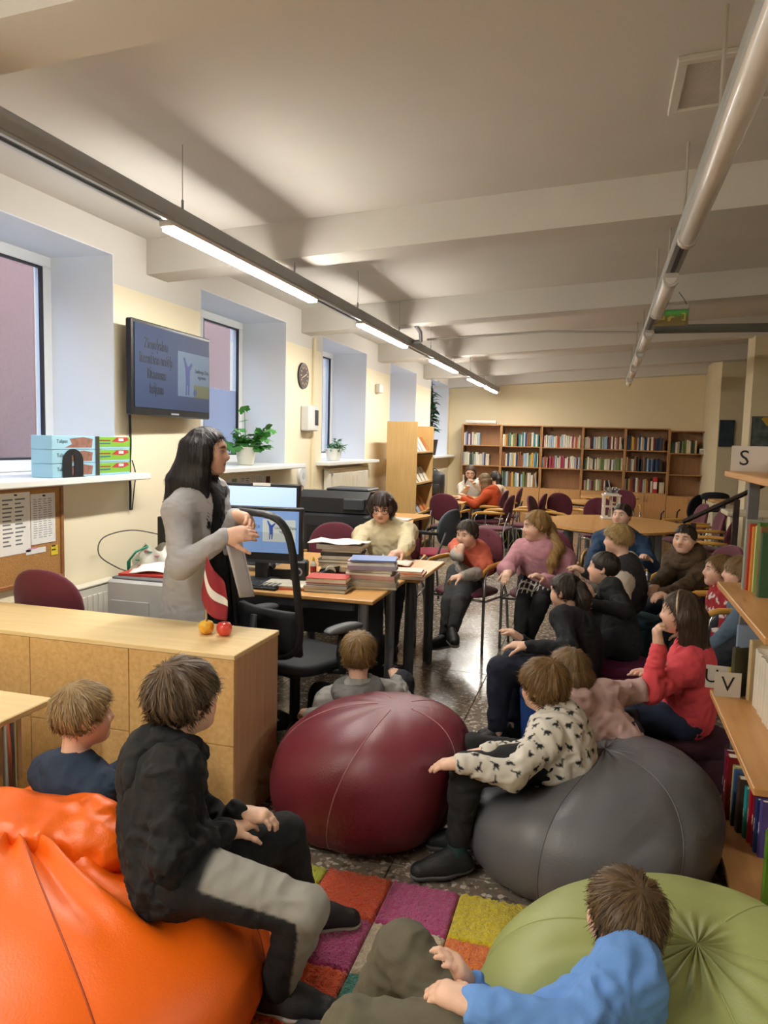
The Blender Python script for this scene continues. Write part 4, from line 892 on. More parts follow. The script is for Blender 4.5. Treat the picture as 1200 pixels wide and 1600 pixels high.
# potted plants ------------------------------------------------------
def leaf_mesh(name, lobes, size, cup, m):
    n = 24; v = [(0, 0, 0)]; f = []
    for k in range(n):
        a = -math.pi * .92 + 2 * math.pi * .92 * k / (n - 1); r = size * (.72 + .28 * abs(math.cos(a * lobes / 2))) * (1 - .25 * (abs(a) / math.pi) ** 2)
        v.append((r * math.sin(a), r * math.cos(a) + size * .25, cup * r * r / size + .06 * size * math.sin(a * 5)))
    for k in range(n - 1): f.append((0, k + 1, k + 2))
    me = bpy.data.meshes.new(name); me.from_pydata(v, [], f); me.shade_smooth(); me.materials.append(m); return me
def oval_leaf(name, L, Wd, m):
    v = []; f = []
    for i in range(7):
        t = i / 6; w = Wd * math.sin(math.pi * min(.98, max(.03, t)) ** .8); zz = -.35 * L * t * t
        v += [(-w, L * t, zz + .2 * w), (0, L * t, zz), (w, L * t, zz + .2 * w)]
    for i in range(6):
        a = i * 3; f += [(a, a + 1, a + 4, a + 3), (a + 1, a + 2, a + 5, a + 4)]
    me = bpy.data.meshes.new(name); me.from_pydata(v, [], f); me.shade_smooth(); me.materials.append(m); return me
def pot(t, r0, r1, h, col, soil=True):
    MB().lathe([(r0 * .9, 0), (r0, .005), (r1, h), (r1 * 1.04, h), (r1 * 1.04, h + .012), (r1 * .92, h + .012), (r1 * .9, h - .02), (.001, h - .02)], 24).build('pot', mat(col, .4), t, smooth=True)
    MB().lathe([(.001, h - .019), (r1 * .9, h - .018), (r1 * .9, h - .012), (.001, h - .008)], 16).build('soil', mat('#3c2f24', .95, bump=.5, bscale=80), t)
def plant(label, loc, r0, r1, h, potc, leafme, stems, seed):
    t = thing('potted_plant', label, 'plant', loc); pot(t, r0, r1, h, potc); rg = random.Random(seed)
    for (az, tilt, L, leaves, ls) in stems:
        d = Vector((math.cos(az) * math.sin(tilt), math.sin(az) * math.sin(tilt), math.cos(tilt))); p0 = Vector((d.x * .02, d.y * .02, h - .02))
        pts = [p0 + d * L * s + Vector((0, 0, -.25 * L * s * s * math.sin(tilt))) for s in (0, .33, .66, 1)]
        stem = MB().tube([tuple(p) for p in pts], [.004, .0035, .003, .002], 6).build('stem', plain('#5f7a3c', .7), t, smooth=True)
        for k in range(leaves):
            s = 1 - .75 * k / max(1, leaves); a = az + rg.uniform(-2.2, 2.2) if k else az
            i = min(2, int(s * 3)); fr_ = s * 3 - i; p = pts[i].lerp(pts[min(3, i + 1)], fr_)
            o = bpy.data.objects.new('leaf', leafme); COL.objects.link(o); o.parent = stem; o.location = p
            o.rotation_euler = (rg.uniform(-.5, .9), rg.uniform(-.5, .5), a - math.pi / 2); sc = ls * rg.uniform(.75, 1.15); o.scale = (sc, sc, sc)
    return t
rg = random.Random(5)
LG = mat('#4f9a44', .45, color2='#3c7f38', vscale=30); LG2 = mat('#2f5a34', .4, color2='#244a2c', vscale=30); LG3 = mat('#6f9a78', .5, color2='#4f8058', vscale=30)
geo = leaf_mesh('geranium_leaf', 6, .055, -.35, LG)
plant('leafy green geranium in a white pot on the second sill', (-3.10, 6.18, SZ), .07, .095, .15, '#e6e2d2', geo, [(rg.uniform(0, 6.28), rg.uniform(.25, 1.25), rg.uniform(.14, .34), 4, 1.0) for _ in range(16)] + [(-1.2, .35, .42, 3, 1.0), (-.4, .75, .36, 4, 1.2), (1.2, .7, .3, 4, 1.2), (-1.6, 1.3, .26, 4, 1.2)], 21)
suc = oval_leaf('small_leaf', .055, .014, LG3)
plant('small succulent in a round white pot on the third sill', (-3.06, 8.38, SZ), .075, .1, .13, '#e4e0d2', suc, [(rg.uniform(0, 6.28), rg.uniform(.2, 1.1), rg.uniform(.08, .16), 7, 1.2) for _ in range(16)], 22)
fic = oval_leaf('rubber_leaf', .13, .032, LG2)
tp_ = thing('potted_plant', 'tall dark-leaved plant in a dark pot on the last sill', 'plant', (-3.1, 13.75, SZ)); pot(tp_, .1, .14, .28, '#3b332e')
for k in range(4):
    az = k * 1.6 + .3; pts = [(.02 * math.cos(az), .02 * math.sin(az), .26)]
    for j in range(1, 7): pts.append((pts[-1][0] + .018 * math.cos(az + j), pts[-1][1] + .018 * math.sin(az + j), .26 + j * (.16 + .03 * (k % 2)) * (.75 + .1 * k)))
    stem = MB().tube(pts, [.012, .011, .01, .009, .008, .006, .004], 6).build('stem', plain('#4b4030', .8), tp_, smooth=True)
    for j in range(30):
        s = .12 + .88 * j / 29; i = min(5, int(s * 6)); p = Vector(pts[i]).lerp(Vector(pts[i + 1]), s * 6 - i)
        o = bpy.data.objects.new('leaf', fic); COL.objects.link(o); o.parent = stem; o.location = p; o.rotation_euler = (rg.uniform(-.4, .7), rg.uniform(-.4, .4), rg.uniform(0, 6.28)); sc = rg.uniform(.9, 1.5); o.scale = (sc, sc, sc)
# ---------------------------------------------------------------- back of the room
CARC = wood('#b98a5a', '#ab7c4e', .45, axis=2); DOORW = wood('#cf9c64', '#c28f58', .45, axis=2); BACKW = wood('#bd9066', '#b0835a', .5, axis=2)
BX0, BWID, BY0, BY1 = -2.66, .765, 14.62, 14.98
shelfrows = {}
fills = [  # (fill fraction, average height) per bookcase from the top shelf down
    [(.42, .24), (.72, .24), (.1, .2)], [(1., .25), (1., .26), (.96, .27)], [(1., .23), (1., .22), (0, 0)], [(.95, .22), (1., .22), (.62, .2)], [(.95, .25), (.9, .25), (.72, .25)], [(.62, .22), (0, 0), (0, 0)]]
pal = [[2, 10, 2, 8, 3, 13, 10, 2, 9], [1, 9, 10, 4, 2, 11, 13, 6, 2, 10, 9], [9, 2, 12, 7, 11, 0, 10, 9, 2, 10], [5, 9, 0, 2, 13, 10, 5, 10, 2], [0, 6, 5, 1, 5, 4, 9, 6, 10], [3, 5, 13, 10, 5]]
RN = ['top shelf', 'second shelf', 'third shelf']
for c in range(6):
    x0 = BX0 + c * BWID; x1 = x0 + BWID - .004; dz = -.005 * c - (.03 if c == 5 else 0); top = 1.965 + dz
    t = thing('bookcase', 'tall brown bookcase with cupboard doors, %s of six at the back wall' % ['leftmost', 'second from left', 'third from left', 'fourth from left', 'fifth from left', 'rightmost'][c], 'bookcase', (x0, BY0, 0), group='six brown bookcases at the back wall')
    w = x1 - x0; d = BY1 - BY0
    MB().box(0, .02, 0, d, 0, top, bev=.002).build('side_panel', CARC, t); MB().box(w - .02, w, 0, d, 0, top, bev=.002).build('side_panel', CARC, t)
    MB().box(-.004, w + .003, -.006, d, top, top + .02, bev=.002).build('top_panel', CARC, t); MB().box(.02, w - .02, d - .012, d, .05, top).build('back_panel', BACKW, t)
    zs = [.80 + dz, 1.19 + dz, 1.58 + dz]
    for z in zs: MB().box(.02, w - .02, .006, d - .012, z - .018, z).build('shelf', CARC, t)
    MB().box(.02, w - .02, .02, d - .012, .05, .068).build('shelf', CARC, t)
    for k in range(2):
        dx0 = .003 + k * w / 2; dr = MB().box(dx0, dx0 + w / 2 - .005, -.018, -.001, .06, .785 + dz, bev=.002).build('door', DOORW, t)
        hx = w / 2 + (.035 if k else -.035); MB().tube([(hx, -.02, .62), (hx, -.035, .63), (hx, -.035, .72), (hx, -.02, .73)], .005, 6).build('handle', plain('#c9b48c', .35, metal=.5), dr)
    rg = random.Random(100 + c)
    for r in range(3):
        z = zs[2 - r]; fl_, hh = fills[c][r]; x = x0 + .025; i = 0
        lim = x0 + .025 + (w - .05) * fl_
        while x < lim - .02 and fl_ > 0:
            tt = rg.uniform(.022, .042); h = hh * rg.uniform(.86, 1.1); ci = rg.choice(pal[c]); 
            if x + tt > x1 - .022: break
            if rg.random() < .03: x += .03
            far_book('%s book, %s from left on the %s of the %s bookcase' % (BOOKN[ci], ORD[i] if i < 30 else 'last', RN[r], ORD[c]), 'books on the back bookcases', (x, BY0 + rg.uniform(.02, .05), z), tt, .19, min(h, .35), ci); x += tt + .0015; i += 1
        if c in (0, 1, 3) and fl_ < .99 and fl_ > 0 and r < 3 and c != 0:
            far_book('leaning %s book at the row end, %s of the %s bookcase' % (BOOKN[9], RN[r], ORD[c]), 'books on the back bookcases', (min(x + .06, x1 - .06), BY0 + .03, z + .003), .02, .19, hh, 9, lean=-.2)
bd = near_book('red lever-arch binder on the third shelf of the fifth bookcase', (BX0 + 4 * BWID + .52, BY0 + .02, .781), .08, .22, .29, '#b5202a', strip=(.25, .7, '#e8e2d8'))
MB().lathe([(.016, -.001), (.016, .001), (.010, .001), (.010, -.001)], 12).build('finger_ring', CHROME, bd)
bd = near_book('cream document box beside the red binder', (BX0 + 4 * BWID + .63, BY0 + .02, .781), .09, .22, .2, '#cbb89a')
for k in range(3):
    near_book('white journal file lying on the rightmost bookcase top shelf, %s of three' % ['lowest', 'middle', 'upper'][k], (BX0 + 5 * BWID + .72, BY0 + .03, 1.526 + .031 * k), .028, .22, .2, '#d9d6d0', rot=(0, -math.pi / 2, 0), group='white files on the rightmost bookcase')
rp = MB().tube([(-2.62, 14.75, 2.03), (-2.02, 14.75, 2.03)], .04, 14).build('paper_roll', plain('#e3e1da', .6), smooth=True); tag(rp, 'long white paper roll lying on the leftmost bookcase', 'paper roll')
# birch magazine rack
mr = thing('magazine_rack', 'tall birch magazine rack with slanted shelves by the wall', 'rack', (-2.78, 9.68, 0)); BI2 = wood('#dcb67a', '#d0a868', .4, axis=2); BI3 = wood('#d9b57c', '#cba56a', .4, axis=1)
MB().box(0, .42, 0, .02, 0, 1.88, bev=.002).build('side_panel', BI2, mr); MB().box(0, .42, .98, 1.0, 0, 1.84, bev=.002).build('side_panel', BI2, mr); MB().box(0, .02, .02, .98, .05, 1.8).build('back_panel', BI2, mr)
for k, z in enumerate((.18, .60, 1.02, 1.44)):
    sh = MB().prism([(.02, z + .3), (.035, z + .32), (.42, z + .02), (.42, z), (.40, z)], .02, .98, axis=1).build('slanted_shelf', BI3, mr); MB().box(.40, .42, .02, .98, z, z + .05, bev=.002).build('shelf_lip', BI3, sh)
    rg = random.Random(40 + k)
    for j in range(4):
        cc = rg.choice(['#d8d2c4', '#c2703a', '#8aa0b4', '#b8a05c', '#a8525a', '#e2dccb'])
        cn = {'#d8d2c4': 'white', '#c2703a': 'orange', '#8aa0b4': 'blue-grey', '#b8a05c': 'ochre', '#a8525a': 'rose', '#e2dccb': 'cream'}[cc]
        y = 9.74 + .22 * j; ang = math.atan2(.30, .385)
        b = thing('magazine', '%s magazine, %s from the viewer on the %s slanted shelf' % (cn, ORD[j], ['lowest', 'second lowest', 'second highest', 'highest'][k]), 'magazine', (-2.78 + .395, y, z + .045), group='magazines on the birch rack')
        b.rotation_euler = (0, ang - math.pi / 2 + math.pi * 0 + 0.35, 0)
        MB().box(-.006, .0, 0, .17, 0, .23).build('cover', mat(cc, .4, var=.2, vscale=14), b); MB().box(-.0085, -.006, .002, .168, .002, .228).build('pages', PAGE, b)
# background tables
def round_table(label, x, y, rx, ry, z, legs, name='round_table'):
    t = thing(name, label, 'table', (x, y, 0)); pl = [(rx * math.cos(2 * math.pi * k / 40), ry * math.sin(2 * math.pi * k / 40)) for k in range(40)]
    MB().prism(pl, z - .025, z).build('table_top', BEECH, t)
    for lx, ly in legs: MB().cyl((lx, ly, 0), (lx, ly, z - .024), .033, 14).build('leg', mat('#6d747a', .4, metal=.4), t, smooth=True)
    MB().prism([(p[0] * .8, p[1] * .8) for p in pl], z - .06, z - .026).build('apron', mat('#6d747a', .4, metal=.3), t)
    return t
round_table('large oval beech table with the white lantern on it', .15, 9.0, .78, .98, .74, ((-.48, -.5), (.48, -.5), (-.48, .5), (.48, .5)), 'oval_table')
round_table('round beech table behind the oval table', -.17, 12.3, .42, .42, .74, ((0, 0),))
round_table('farther round beech table near the cupboards', .15, 13.4, .48, .42, .76, ((0, 0),))
bt = thing('rectangular_table', 'beech work table with people at the back', 'table', (0, 0, 0)); MB().box(-2.78, -1.92, 10.80, 12.3, .715, .74, bev=.005).build('table_top', BEECH, bt)
for x, y in ((-2.0, 10.9), (-2.0, 12.2), (-2.7, 10.9), (-2.7, 12.2)): MB().cyl((x, y, 0), (x, y, .716), .033, 14).build('leg', mat('#9aa0a4', .35, metal=.5), bt, smooth=True)
MB().box(-2.7, -2.0, 10.88, 10.91, .66, .715).build('apron', mat('#9aa0a4', .35, metal=.4), bt)
for lab, x, y, fx, fy in (('maroon chair at the near end of the back work table', -2.05, 10.35, .1, 1), ('maroon chair with light arms beside the orange-clad child', -1.42, 10.45, -1, .15), ('maroon chair behind the orange-clad child', -1.02, 11.1, -1, .1), ('maroon chair under the orange-clad child', -1.62, 11.42, -1, .1), ('maroon chair at the far side of the back work table', -1.5, 12.38, -1, .0),
        ('maroon chair left of the oval table', -.68, 10.4, 1, -.2), ('maroon chair standing behind the girl in pink at the round table', -.45, 11.1, .7, -1), ('maroon chair at the near side of the round table', .02, 10.35, .1, -1), ('maroon chair by the cupboards behind the lantern', .35, 12.6, 0, -1),
        ('maroon chair right of the oval table', 1.15, 9.5, -1, -.1), ('maroon chair turned sideways right of the oval table', 1.05, 10.3, -1, -.25), ('maroon chair behind the boy in the brown hoodie', 1.08, 8.35, -1, .25)):
    chair(lab, x, y, facing(fx, fy), CG)
bc = make_chair('black chair by the rightmost bookcase', False, BLKS, BLKS, BLK, BLK); chair('black chair by the rightmost bookcase', 1.22, 12.4, facing(-1, .6), proto=bc)
# lantern with bow
ln = thing('lantern', 'white wooden lantern with silver bow on the oval table', 'lantern', (.13, 9.5, .74), rz=.1); LW = mat('#e4e0d8', .5)
for x in (-.085, .085):
    for y in (-.085, .085): MB().box(x - .012, x + .012, y - .012, y + .012, .02, .28).build('post', LW, ln)
MB().box(-.11, .11, -.11, .11, .0, .022, bev=.005).build('base', LW, ln); MB().box(-.11, .11, -.11, .11, .28, .30, bev=.005).build('roof', LW, ln); MB().box(-.08, .08, -.08, .08, .30, .315, bev=.005).build('roof_step', LW, ln)
for y in (-.09, .09): MB().box(-.006, .006, y - .004, y + .004, .022, .28).build('glazing_bar', LW, ln); MB().box(-.075, .075, y - .004, y + .004, .145, .157).build('glazing_bar', LW, ln)
for x in (-.09, .09): MB().box(x - .004, x + .004, -.006, .006, .022, .28).build('glazing_bar', LW, ln); MB().box(x - .004, x + .004, -.075, .075, .145, .157).build('glazing_bar', LW, ln)
MB().lathe([(.03, .022), (.03, .11), (.004, .115)], 14).build('candle', plain('#8a8070', .6), ln, smooth=True)
for k in range(6):
    a = k * 1.047; MB().tube([(0, 0, .315), (.05 * math.cos(a), .05 * math.sin(a), .38), (.10 * math.cos(a), .10 * math.sin(a), .37), (.06 * math.cos(a + .3), .06 * math.sin(a + .3), .325), (0, 0, .32)], [.006, .02, .022, .016, .006], 6, flat=.3).build('bow_loop', mat('#a9a6a8', .3, metal=.5), ln, smooth=True)
# backpack and papers on back work table
bp_ = thing('backpack', 'black backpack standing on the back work table', 'backpack', (-2.62, 12.0, .742)); superpad(0, 0, 0, .36, .17, .13, p=2.6, crown=.06).build('bag_body', mat('#17191d', .55, bump=.2, bscale=30), bp_, smooth='full'); superpad(0, -.13, .04, .2, .12, .04, p=3, crown=.01).build('front_pocket', mat('#1f2227', .5), bp_, smooth='full'); MB().tube([(-.06, 0, .40), (0, 0, .45), (.06, 0, .40)], .01, 8).build('top_handle', BLK, bp_, smooth=True); MB().tube([(-.15, -.06, .36), (-.17, -.14, .25), (-.16, -.12, .05)], .014, 8).build('strap', BLK, bp_, smooth=True)
sheet('white papers spread on the back work table', -2.25, 11.75, .744, .4, .25, .1, .004)
pcs = thing('pencil_case', 'dark pencil case on the back work table', 'pencil case', (-2.15, 11.3, .742), rz=.2); superpad(0, 0, 0, .03, .12, .045, p=2.5).build('case_body', mat('#3a3440', .6), pcs, smooth='full'); MB().box(-.1, .1, -.004, .004, .038, .044).build('zip', plain('#b0452f', .5), pcs)
bk2_ = thing('backpack', 'black and lime backpack on the floor under the chairs', 'backpack', (-1.30, 11.75, 0)); superpad(0, 0, 0, .30, .16, .12, p=2.6, crown=.06).build('bag_body', mat('#17191d', .55), bk2_, smooth='full')
for k in range(3): MB().tube([(-.12 + .1 * k, -.13, .04), (-.06 + .1 * k, -.135, .15), (-.08 + .09 * k, -.125, .27)], .014, 6, flat=.4).build('lime_trim', plain('#b9c42c', .5), bk2_, smooth=True)
# right side: column, paintings, stair rail, high stool, pale tables
tag(box('wall_column', (1.68, 2.9, 9.92, 10.4, 0, 3.2), PIL), kind='structure', label='cream column with a painting')
def painting(label, x0, x1, y, z0, z1, c1, c2):
    t = thing('painting', label, 'painting', (x0, y, z0)); w = x1 - x0; h = z1 - z0
    MB().box(0, w, 0, .02, 0, h, bev=.003).build('stretcher', plain('#2a2724', .6), t); MB().box(.008, w - .008, -.002, 0, .008, h - .008).build('canvas', mat(c1, .7, color2=c2, vscale=14, bump=.3, bscale=50), t)
    return t
pg = painting('painting of green foliage with a yellow bloom on the column', 1.70, 2.02, 9.898, 1.66, 2.02, '#3c4f3a', '#6a6f78')
MB().prism([(.1, .33), (.16, .25), (.22, .24), (.3, .27), (.3, .35), (.12, .35)], -.004, -.002, axis=1).build('yellow_bloom', plain('#c39a2c', .6), pg)
painting('dark blue picture leaning beside the column', 1.76, 1.98, 12.96, 1.66, 2.08, '#22303c', '#3c4a55')
sr = thing('stair_railing', 'dark brown stair handrail with posts behind the seated children', 'railing', (0, 0, 0)); DB = mat('#2c1c17', .45)
MB().tube([(.70, 6.95, .98), (1.06, 6.9, 1.19), (1.9, 6.8, 1.68)], .03, 10, flat=.7).build('handrail', DB, sr, smooth=True)
for x, z0, z1 in ((.78, 0, .98), (1.11, .0, 1.2), (1.6, 0, 1.5)): MB().box(x - .022, x + .022, 6.87, 6.92, z0, z1).build('post', DB, sr)
MB().tube([(.86, 6.94, .2), (1.9, 6.82, .78)], .025, 8).build('lower_rail', DB, sr, smooth=True)
hs = thing('high_stool', 'tall black bar stool with backrest beside the pillar', 'stool', (1.62, 11.7, 0)); superpad(0, 0, .72, .76, .18, .18).build('seat', BLKS, hs, smooth='full'); oval_back(0, .17, .92, .2, .07, .03, -.1).build('backrest', BLKS, hs, smooth='full')
for x in (-1, 1):
    for y in (-1, 1): MB().tube([(x * .2, y * .2, 0), (x * .13, y * .13, .72)], .012, 8).build('leg', BLK, hs, smooth=True)
MB().tube([(.17, .17, .25), (-.17, .17, .25), (-.17, -.17, .25), (.17, -.17, .25)], .009, 8, closed=True).build('foot_ring', BLK, hs, smooth=True)
for s in (-1, 1): MB().tube([(s * .12, .14, .74), (s * .14, .17, .9)], .01, 6).build('back_stay', BLK, hs, smooth=True)
CREAM = mat('#e2d6ba', .5)
rt = round_table('small pale round bar table beside the pillar', 1.62, 11.1, .2, .2, .93, ((0, 0),), 'bar_table'); rt.children[0].data.materials[0] = CREAM
wt = thing('pale_counter', 'cream stepped counter with chrome leg by the column', 'counter', (0, 0, 0)); MB().box(1.32, 2.2, 8.75, 9.2, .90, .95, bev=.01).build('counter_top', CREAM, wt); MB().box(1.38, 1.46, 8.9, 9.1, 0, .9).build('end_panel', CREAM, wt); MB().box(1.46, 2.2, 8.85, 9.15, .48, .53).build('lower_shelf', CREAM, wt); MB().cyl((1.66, 8.8, 0), (1.66, 8.8, .9), .022, 12).build('leg', CHROME, wt, smooth=True); MB().box(1.46, 2.2, 9.0, 9.12, 0, .48).build('kick_panel', plain('#7a5a3e', .6), wt)
# ---------------------------------------------------------------- people: implicit surfaces meshed with surface nets
def V(*a): return np.array(a, float)
def nrm(a): a = np.asarray(a, float); return a / (np.linalg.norm(a) + 1e-12)
def at(px, py, d):
    """point seen at pixel (px, py) of the 1200x1600 frame, d metres deep"""
    return EYE + _R @ np.array([px - 600.0, 800.0 - py, FPX]) / FPX * d
class Shape:
    def __init__(s): s.p = []; s.cuts = []
    def cone(s, a, b, ra, rb=None, k=.03): s.p.append(('c', np.asarray(a, float), np.asarray(b, float), ra, ra if rb is None else rb, k)); return s
    def ell(s, c, r, A=None, k=.03): s.p.append(('e', np.asarray(c, float), np.asarray(r, float), np.eye(3) if A is None else np.asarray(A, float), 0, k)); return s
    def sub(s, c, r, A=None, k=.02): s.p.append(('s', np.asarray(c, float), np.asarray(r, float), np.eye(3) if A is None else np.asarray(A, float), 0, k)); return s
    def chain(s, pts, rad, k=.03):
        for i in range(len(pts) - 1): s.cone(pts[i], pts[i + 1], rad[i], rad[i + 1], k)
        return s
    def cut(s, fn): s.cuts.append(fn); return s
    def slice(s, fn): s.p.append(('x', fn, 0, 0, 0, 0)); return s
    def mesh(s, h):
        los, his = [], []
        for q in s.p:
            if q[0] == 'c': los.append(np.minimum(q[1] - q[3], q[2] - q[4])); his.append(np.maximum(q[1] + q[3], q[2] + q[4]))
            elif q[0] == 'e': R = np.sqrt((q[3].T ** 2 @ (q[2] ** 2))); los.append(q[1] - R); his.append(q[1] + R)
        lo = np.min(los, 0) - 3 * h - .012; hi = np.max(his, 0) + 3 * h + .012
        n = np.ceil((hi - lo) / h).astype(int) + 1
        v = np.full(n, .5, np.float32); ax = [(lo[i] + h * np.arange(n[i])).astype(np.float32) for i in range(3)]
        def win(l, u):
            sl = []
            for i in range(3):
                a = max(0, int((l[i] - lo[i]) / h)); b = min(n[i], int((u[i] - lo[i]) / h) + 2); sl.append(slice(a, max(a, b)))
            return tuple(sl), ax[0][sl[0]][:, None, None], ax[1][sl[1]][None, :, None], ax[2][sl[2]][None, None, :]
        GX = np.meshgrid(*ax, indexing='ij', sparse=True)
        for q in s.p:
            if q[0] == 'x': np.maximum(v, q[1](*GX).astype(np.float32), out=v); continue
            k = q[5]; mg = k + 2.5 * h
            if q[0] == 'c':
                _, a, b, ra, rb, _k = q; sl, X, Y, Z = win(np.minimum(a - ra, b - rb) - mg, np.maximum(a + ra, b + rb) + mg)
                ba = (b - a).astype(np.float32); L = float(ba @ ba) + 1e-9; px, py, pz = X - a[0], Y - a[1], Z - a[2]
                t = np.clip((px * ba[0] + py * ba[1] + pz * ba[2]) / L, 0, 1)
                d = np.sqrt((px - t * ba[0]) ** 2 + (py - t * ba[1]) ** 2 + (pz - t * ba[2]) ** 2) - (ra + (rb - ra) * t)
            else:
                _, c, r, A, _z, _k = q; R = np.sqrt((A.T ** 2 @ (r ** 2))); sl, X, Y, Z = win(c - R - mg, c + R + mg)
                px, py, pz = X - c[0], Y - c[1], Z - c[2]
                u = [(A[i, 0] * px + A[i, 1] * py + A[i, 2] * pz) / r[i] for i in range(3)]
                k0 = np.sqrt(u[0] ** 2 + u[1] ** 2 + u[2] ** 2) + 1e-6; k1 = np.sqrt((u[0] / r[0]) ** 2 + (u[1] / r[1]) ** 2 + (u[2] / r[2]) ** 2) + 1e-6
                d = k0 * (k0 - 1) / k1
            w = v[sl]
            if q[0] == 's':
                d = -d; hh = np.maximum(k - np.abs(w - d), 0) / k; v[sl] = np.maximum(w, d) + hh * hh * k * .25
            else:
                hh = np.maximum(k - np.abs(w - d), 0) / k; v[sl] = np.minimum(w, d) - hh * hh * k * .25
        if s.cuts:
            X, Y, Z = np.meshgrid(*ax, indexing='ij', sparse=True)
            for fn in s.cuts: v = np.maximum(v, fn(X, Y, Z).astype(np.float32))
        v[0] = v[-1] = .1; v[:, 0] = v[:, -1] = .1; v[:, :, 0] = v[:, :, -1] = .1
        return surf_nets(v, lo, h)
def surf_nets(v, lo, h):
    sg = v < 0; c = sg[:-1, :-1, :-1].astype(np.int8)
    cnt = sum(sg[i:sg.shape[0] - 1 + i, j:sg.shape[1] - 1 + j, k:sg.shape[2] - 1 + k].astype(np.int8) for i in (0, 1) for j in (0, 1) for k in (0, 1))
    act = (cnt > 0) & (cnt < 8); ijk = np.argwhere(act); idx = np.full(act.shape, -1, np.int32); idx[act] = np.arange(len(ijk))
    acc = np.zeros((len(ijk), 3)); num = np.zeros(len(ijk)); I, J, K = ijk.T
    cor = [(a, b, d) for a in (0, 1) for b in (0, 1) for d in (0, 1)]
    val = {q: v[I + q[0], J + q[1], K + q[2]] for q in cor}
    for q in cor:
        for axx in range(3):
            if q[axx] == 0:
                e = list(q); e[axx] = 1; e = tuple(e); a, b = val[q], val[e]; m = (a < 0) != (b < 0)
                t = np.where(m, a / (a - b + 1e-12), 0); p = np.array(q, float)[None].repeat(len(ijk), 0); p[:, axx] += t
                acc[m] += p[m]; num[m] += 1
    pos = lo + h * (ijk + acc / num[:, None])
    fs = []
    for axx in range(3):
        o1, o2 = [(1, 2), (2, 0), (0, 1)][axx]
        sA = [slice(None)] * 3; sB = [slice(None)] * 3; sA[axx] = slice(0, -1); sB[axx] = slice(1, None)
        d = sg[tuple(sA)] != sg[tuple(sB)]; e = np.argwhere(d)
        e = e[(e[:, o1] > 0) & (e[:, o2] > 0) & (e[:, o1] < v.shape[o1] - 1) & (e[:, o2] < v.shape[o2] - 1)]
        if not len(e): continue
        ins = sg[tuple(e.T)]
        def cell(a, b):
            g = e.copy(); g[:, o1] -= a; g[:, o2] -= b; return idx[tuple(g.T)]
        q = np.stack([cell(1, 1), cell(0, 1), cell(0, 0), cell(1, 0)], 1)
        q[~ins] = q[~ins][:, ::-1]; fs.append(q)
    return pos, np.concatenate(fs)
_ng = np.random.RandomState(11).rand(32, 32, 32).astype(np.float32) * 2 - 1
def noise(p):
    p = np.asarray(p, float); i = np.floor(p).astype(int); f = p - i; f = f * f * (3 - 2 * f); i &= 31; j = (i + 1) & 31; out = 0
    for a in (0, 1):
        for b in (0, 1):
            for c in (0, 1):
                w = (f[:, 0] if a else 1 - f[:, 0]) * (f[:, 1] if b else 1 - f[:, 1]) * (f[:, 2] if c else 1 - f[:, 2])
                out = out + w * _ng[(j if a else i)[:, 0], (j if b else i)[:, 1], (j if c else i)[:, 2]]
    return out
def normals(p, f):
    n = np.zeros_like(p); fn = np.cross(p[f[:, 2]] - p[f[:, 0]], p[f[:, 3]] - p[f[:, 1]])
    for k in range(4): np.add.at(n, f[:, k], fn)
    return n / (np.linalg.norm(n, axis=1, keepdims=True) + 1e-12)
def smooth_mesh(p, f, it=1, w=.5):
    for _ in range(it):
        a = np.zeros_like(p); c = np.zeros(len(p))
        for k in range(4):
            np.add.at(a, f[:, k], p[f[:, (k + 1) % 4]] + p[f[:, k - 1]]); np.add.at(c, f[:, k], 2)
        p = p * (1 - w) + w * a / c[:, None]
    return p
def np_mesh(name, p, f, m, parent, col=None, attrs=None):
    me = bpy.data.meshes.new(name); me.vertices.add(len(p)); me.vertices.foreach_set('co', p.astype(np.float32).ravel())
    me.loops.add(len(f) * 4); me.loops.foreach_set('vertex_index', f.astype(np.int32).ravel())
    me.polygons.add(len(f)); me.polygons.foreach_set('loop_start', np.arange(0, len(f) * 4, 4, dtype=np.int32)); me.polygons.foreach_set('loop_total', np.full(len(f), 4, np.int32))
    me.update(calc_edges=True); me.shade_smooth()
    if col is not None:
        at_ = me.color_attributes.new('col', 'FLOAT_COLOR', 'POINT'); c4 = np.ones((len(p), 4), np.float32); c4[:, :3] = col; at_.data.foreach_set('color', c4.ravel())
    if attrs is not None:
        a_ = me.attributes.new('huv', 'FLOAT_VECTOR', 'POINT'); a_.data.foreach_set('vector', attrs.astype(np.float32).ravel())
    return link(name, me, m, parent)
def L3(h): return np.array(lin(h))
SKINM = mat('#c89a80', .5, attr='col', spec=.35, bump=.05, bscale=300); SKINM.node_tree.nodes['Principled BSDF'].inputs['Subsurface Weight'].default_value = .0
def cloth_mat(color, rough=.88, bump=.25, bs=420): return mat(color, rough, var=.07, vscale=9, bump=bump, bscale=bs, sheen=.0)
COLCLOTH = mat('#808080', .88, attr='col', bump=.25, bscale=420)
_HM = {}
